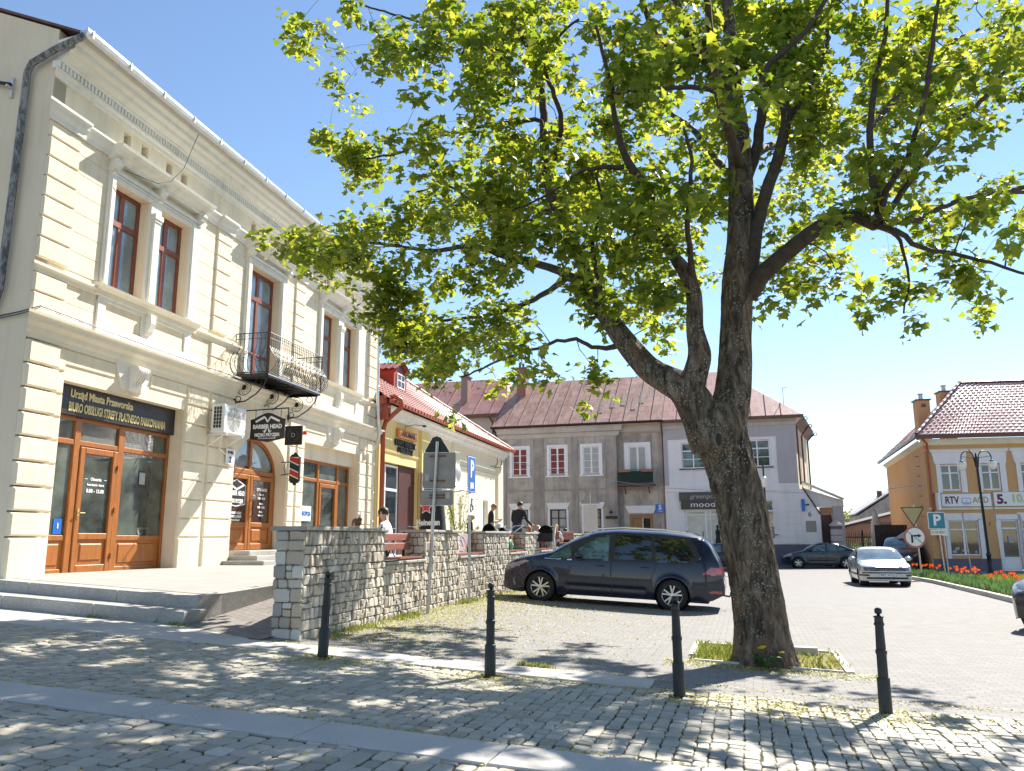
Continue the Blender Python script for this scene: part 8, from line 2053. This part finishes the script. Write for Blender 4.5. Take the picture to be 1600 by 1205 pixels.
def seated(lean=0, fwd=0, hh=0):
    z = -.50
    return dict(pel=(0, 0, .98 + z), sp=(lean * .08, fwd * .08, 1.15 + z), ch=(lean * .22, fwd * .24, 1.36 + z), nk=(lean * .30, fwd * .34, 1.49 + z), nk2=(lean * .33, .015 + fwd * .38, 1.55 + z), hd=(lean * .36, .05 + fwd * .44, 1.64 + z), hd2=(lean * .37, .05 + fwd * .46, 1.70 + z),
        shl=(-.18 + lean * .25, fwd * .26, 1.42 + z - lean * .03), ell=(-.24 + lean * .2, .14 + fwd * .2, 1.18 + z), wrl=(-.16, .34, 1.08 + z), hal=(-.12, .42, 1.08 + z), shr=(.18 + lean * .25, fwd * .26, 1.42 + z - lean * .07), elr=(.26 + lean * .3, .14 + fwd * .2, 1.18 + z), wrr=(.2 + lean * .2, .34, 1.08 + z), har=(.17 + lean * .2, .42, 1.08 + z),
        hpl=(-.10, .02, .93 + z), knl=(-.13, .44, .94 + z), anl=(-.13, .44, .50 + z), tol=(-.13, .6, .46 + z), hpr=(.10, .02, .93 + z), knr=(.13, .44, .94 + z), anr=(.13, .44, .50 + z), tor=(.13, .6, .46 + z))
def wp(u, o_, z=1.0): p = WO + WT * u - WN * o_; return (p.x, p.y, z)
# yaw: local +y is where the person faces
person('dark-haired man in a white shirt on the nearest wall bench, back turned', wp(3.75, .42, 1.28 - .36), az(14), seated(.75, .25), (m_shirtwhite, m_tshirtblack, m_tshirtblack, False), 'short', m_hairdark, 1.75)
person('brown-haired child left of the man in white, only the head above the wall', wp(3.05, .62, 1.15 - .27), az(14), seated(0, 0), (m_tshirtblack, m_jeans, m_tshirtblack, False), 'bun', simple('light_brown_hair', (.16, .08, .04), .6, var=.3, scale=40, bump=.3), 1.50)
def at_(px_, Y_, z=1.0): q = px2w(px_, 830, Y_); return (q.x, q.y, z)
lookdown = dict(nk=(0, .03, 1.49), nk2=(0, .05, 1.54), hd=(0, .10, 1.62), hd2=(0, .13, 1.67), ell=(-.24, .02, 1.14), wrl=(-.10, .26, 1.18), hal=(-.05, .32, 1.22), elr=(.24, .02, 1.14), wrr=(.10, .26, 1.16), har=(.06, .33, 1.20))
c = person('small blond child in a black top by the cream shop wall with a phone', at_(734, 24), rad(-70), lookdown, (m_tshirtblack, m_jeans, m_whitep, True), 'bun', m_hairblond, 1.30)
MB().box(-.03, .03, .245, .255, .88, .99).build('phone', m_blackp, c)
c = person('short-haired man in a black T-shirt near the cream wall, looking at his hands', at_(767, 27), rad(-80), lookdown, (m_tshirtblack, m_jeans, m_tshirtblack, True), 'short', simple('fair_cropped_hair', (.3, .16, .08), .7, var=.2, scale=40), 1.74)
person('tall man in a black jacket with his back turned, bending slightly towards the seated group', at_(808, 27), rad(-38), dict(sp=(0, .02, 1.15), ch=(.02, .08, 1.36), nk=(.02, .13, 1.48), nk2=(.02, .16, 1.53), hd=(-.02, .21, 1.61), hd2=(-.02, .22, 1.67), shl=(-.20, .08, 1.41), shr=(.22, .08, 1.41), ell=(-.27, .1, 1.14), wrl=(-.22, .3, .98), hal=(-.20, .38, .94), elr=(.30, .12, 1.14), wrr=(.32, .34, 1.0), har=(.33, .42, .97)), (m_tshirtblack, m_jeans, m_tshirtblack, False), 'short', m_hairdark, 1.82, rs=1.05)
for (px_, Y_, H_, tp, hr_, hs, yw, lab) in ((829, 26.5, 1.35, m_pink, m_hairred, 'long', 60, 'ginger-haired girl seated in front of the man in the black jacket'), (843, 27.2, 1.4, m_pink, m_hairblond, 'short', 100, 'fair-haired child in pink seated just right of the ginger-haired girl'),
        (868, 28.5, 1.45, m_shirtwhite, m_hairblond, 'long', -20, 'long-haired blond woman seated behind the fourth wall bench'), (884, 29.5, 1.3, m_tshirtblack, m_hairdark, 'short', 20, 'dark-haired child seated farthest right behind the wall, only the head showing'),
        (783, 25.5, 1.38, m_shirtwhite, m_hairdark, 'short', 40, 'child in a white sun hat seated between the two standing men')):
    c = person(lab, (*at_(px_, Y_)[:2], 1.02), rad(yw), seated(0, .1), (tp, m_jeans, m_whitep, True), hs, hr_, H_)
    if px_ == 783: MB().lathe([(.17, 1.11 * H_ / 1.75 + .02), (.11, 1.13 * H_ / 1.75 + .03), (.10, 1.2 * H_ / 1.75 + .06), (.02, 1.22 * H_ / 1.75 + .09)], (0, .09, 0), 14).build('sun_hat', m_shirtwhite, c, True)
def chair(x, y, rz, k, lab):
    t = thing('terrace_chair', lab, 'chair', (x, y, 1.0), rz, 'terrace chairs behind the stone wall'); MB().cbox(-.2, .2, -.2, .22, .42, .45, .01).build('seat', m_benchwood, t); MB().cbox(-.2, .2, -.24, -.21, .55, .82, .01).build('backrest', m_benchwood, t)
    for a in (-.18, .18):
        for b_ in (-.2, .2): MB().tube([(a, b_, 0), (a, b_, .42)], .014, 6).build('leg', m_black, t)
for k, (px_, Y_, yw, lab) in enumerate(((829, 26.5, 60, 'chair under the ginger-haired girl'), (843, 27.2, 100, 'chair under the fair-haired child in pink'), (868, 28.5, -20, 'chair under the long-haired blond woman'), (884, 29.5, 20, 'chair under the dark-haired child farthest right'), (783, 25.5, 40, 'chair under the child in the white sun hat'))):
    q = at_(px_, Y_); chair(q[0], q[1], rad(yw), k, lab)
def stroller(px_, Y_, yw, lab, s=1.0):
    t = thing('stroller', lab, 'stroller', at_(px_, Y_), rad(yw), 'dark strollers behind the stone wall')
    mb = MB(); nu, nv = 14, 8
    for j in range(nv + 1):
        for i in range(nu + 1): a, b_ = PI * i / nu, PI * .62 * j / nv; mb.v.append((.24 * math.cos(a), -.28 * math.sin(a) * math.sin(b_) - .0 + .1, .80 * s + .25 * math.sin(a) * math.cos(b_)))
    for j in range(nv):
        for i in range(nu): q = j * (nu + 1) + i; mb.f.append((q, q + 1, q + nu + 2, q + nu + 1)); mb.m.append(0)
    mb.build('hood', m_tshirtblack, t, True); MB().cbox(-.27, .27, -.3, .45, .50, .80 * s, .05).build('seat', m_tshirtblack, t)
    MB().tube([(-.28, .45, .2), (-.27, -.1, .75), (-.26, -.5, .98), (.26, -.5, .98), (.27, -.1, .75), (.28, .45, .2)], .014, 6).tube([(-.28, -.4, .15), (-.27, .1, .75)], .014, 6).tube([(.28, -.4, .15), (.27, .1, .75)], .014, 6).build('frame', m_zinc, t)
    for a in (-.3, .3):
        for b_ in (-.42, .45): MB().lathe([(.14, -.02), (.15, 0), (.14, .02), (.02, .02), (.02, -.02), (.14, -.02)], (a, b_, .15), 18, axis='x', cap=False).build('wheel', m_tyre, t)
stroller(766, 25.2, 150, 'dark stroller with raised hood in front of the man in the black T-shirt'); stroller(789, 24.4, 120, 'low dark stroller beside the child in the white sun hat', .85); stroller(853, 26.0, 170, 'dark round stroller hood between the seated children', .95)
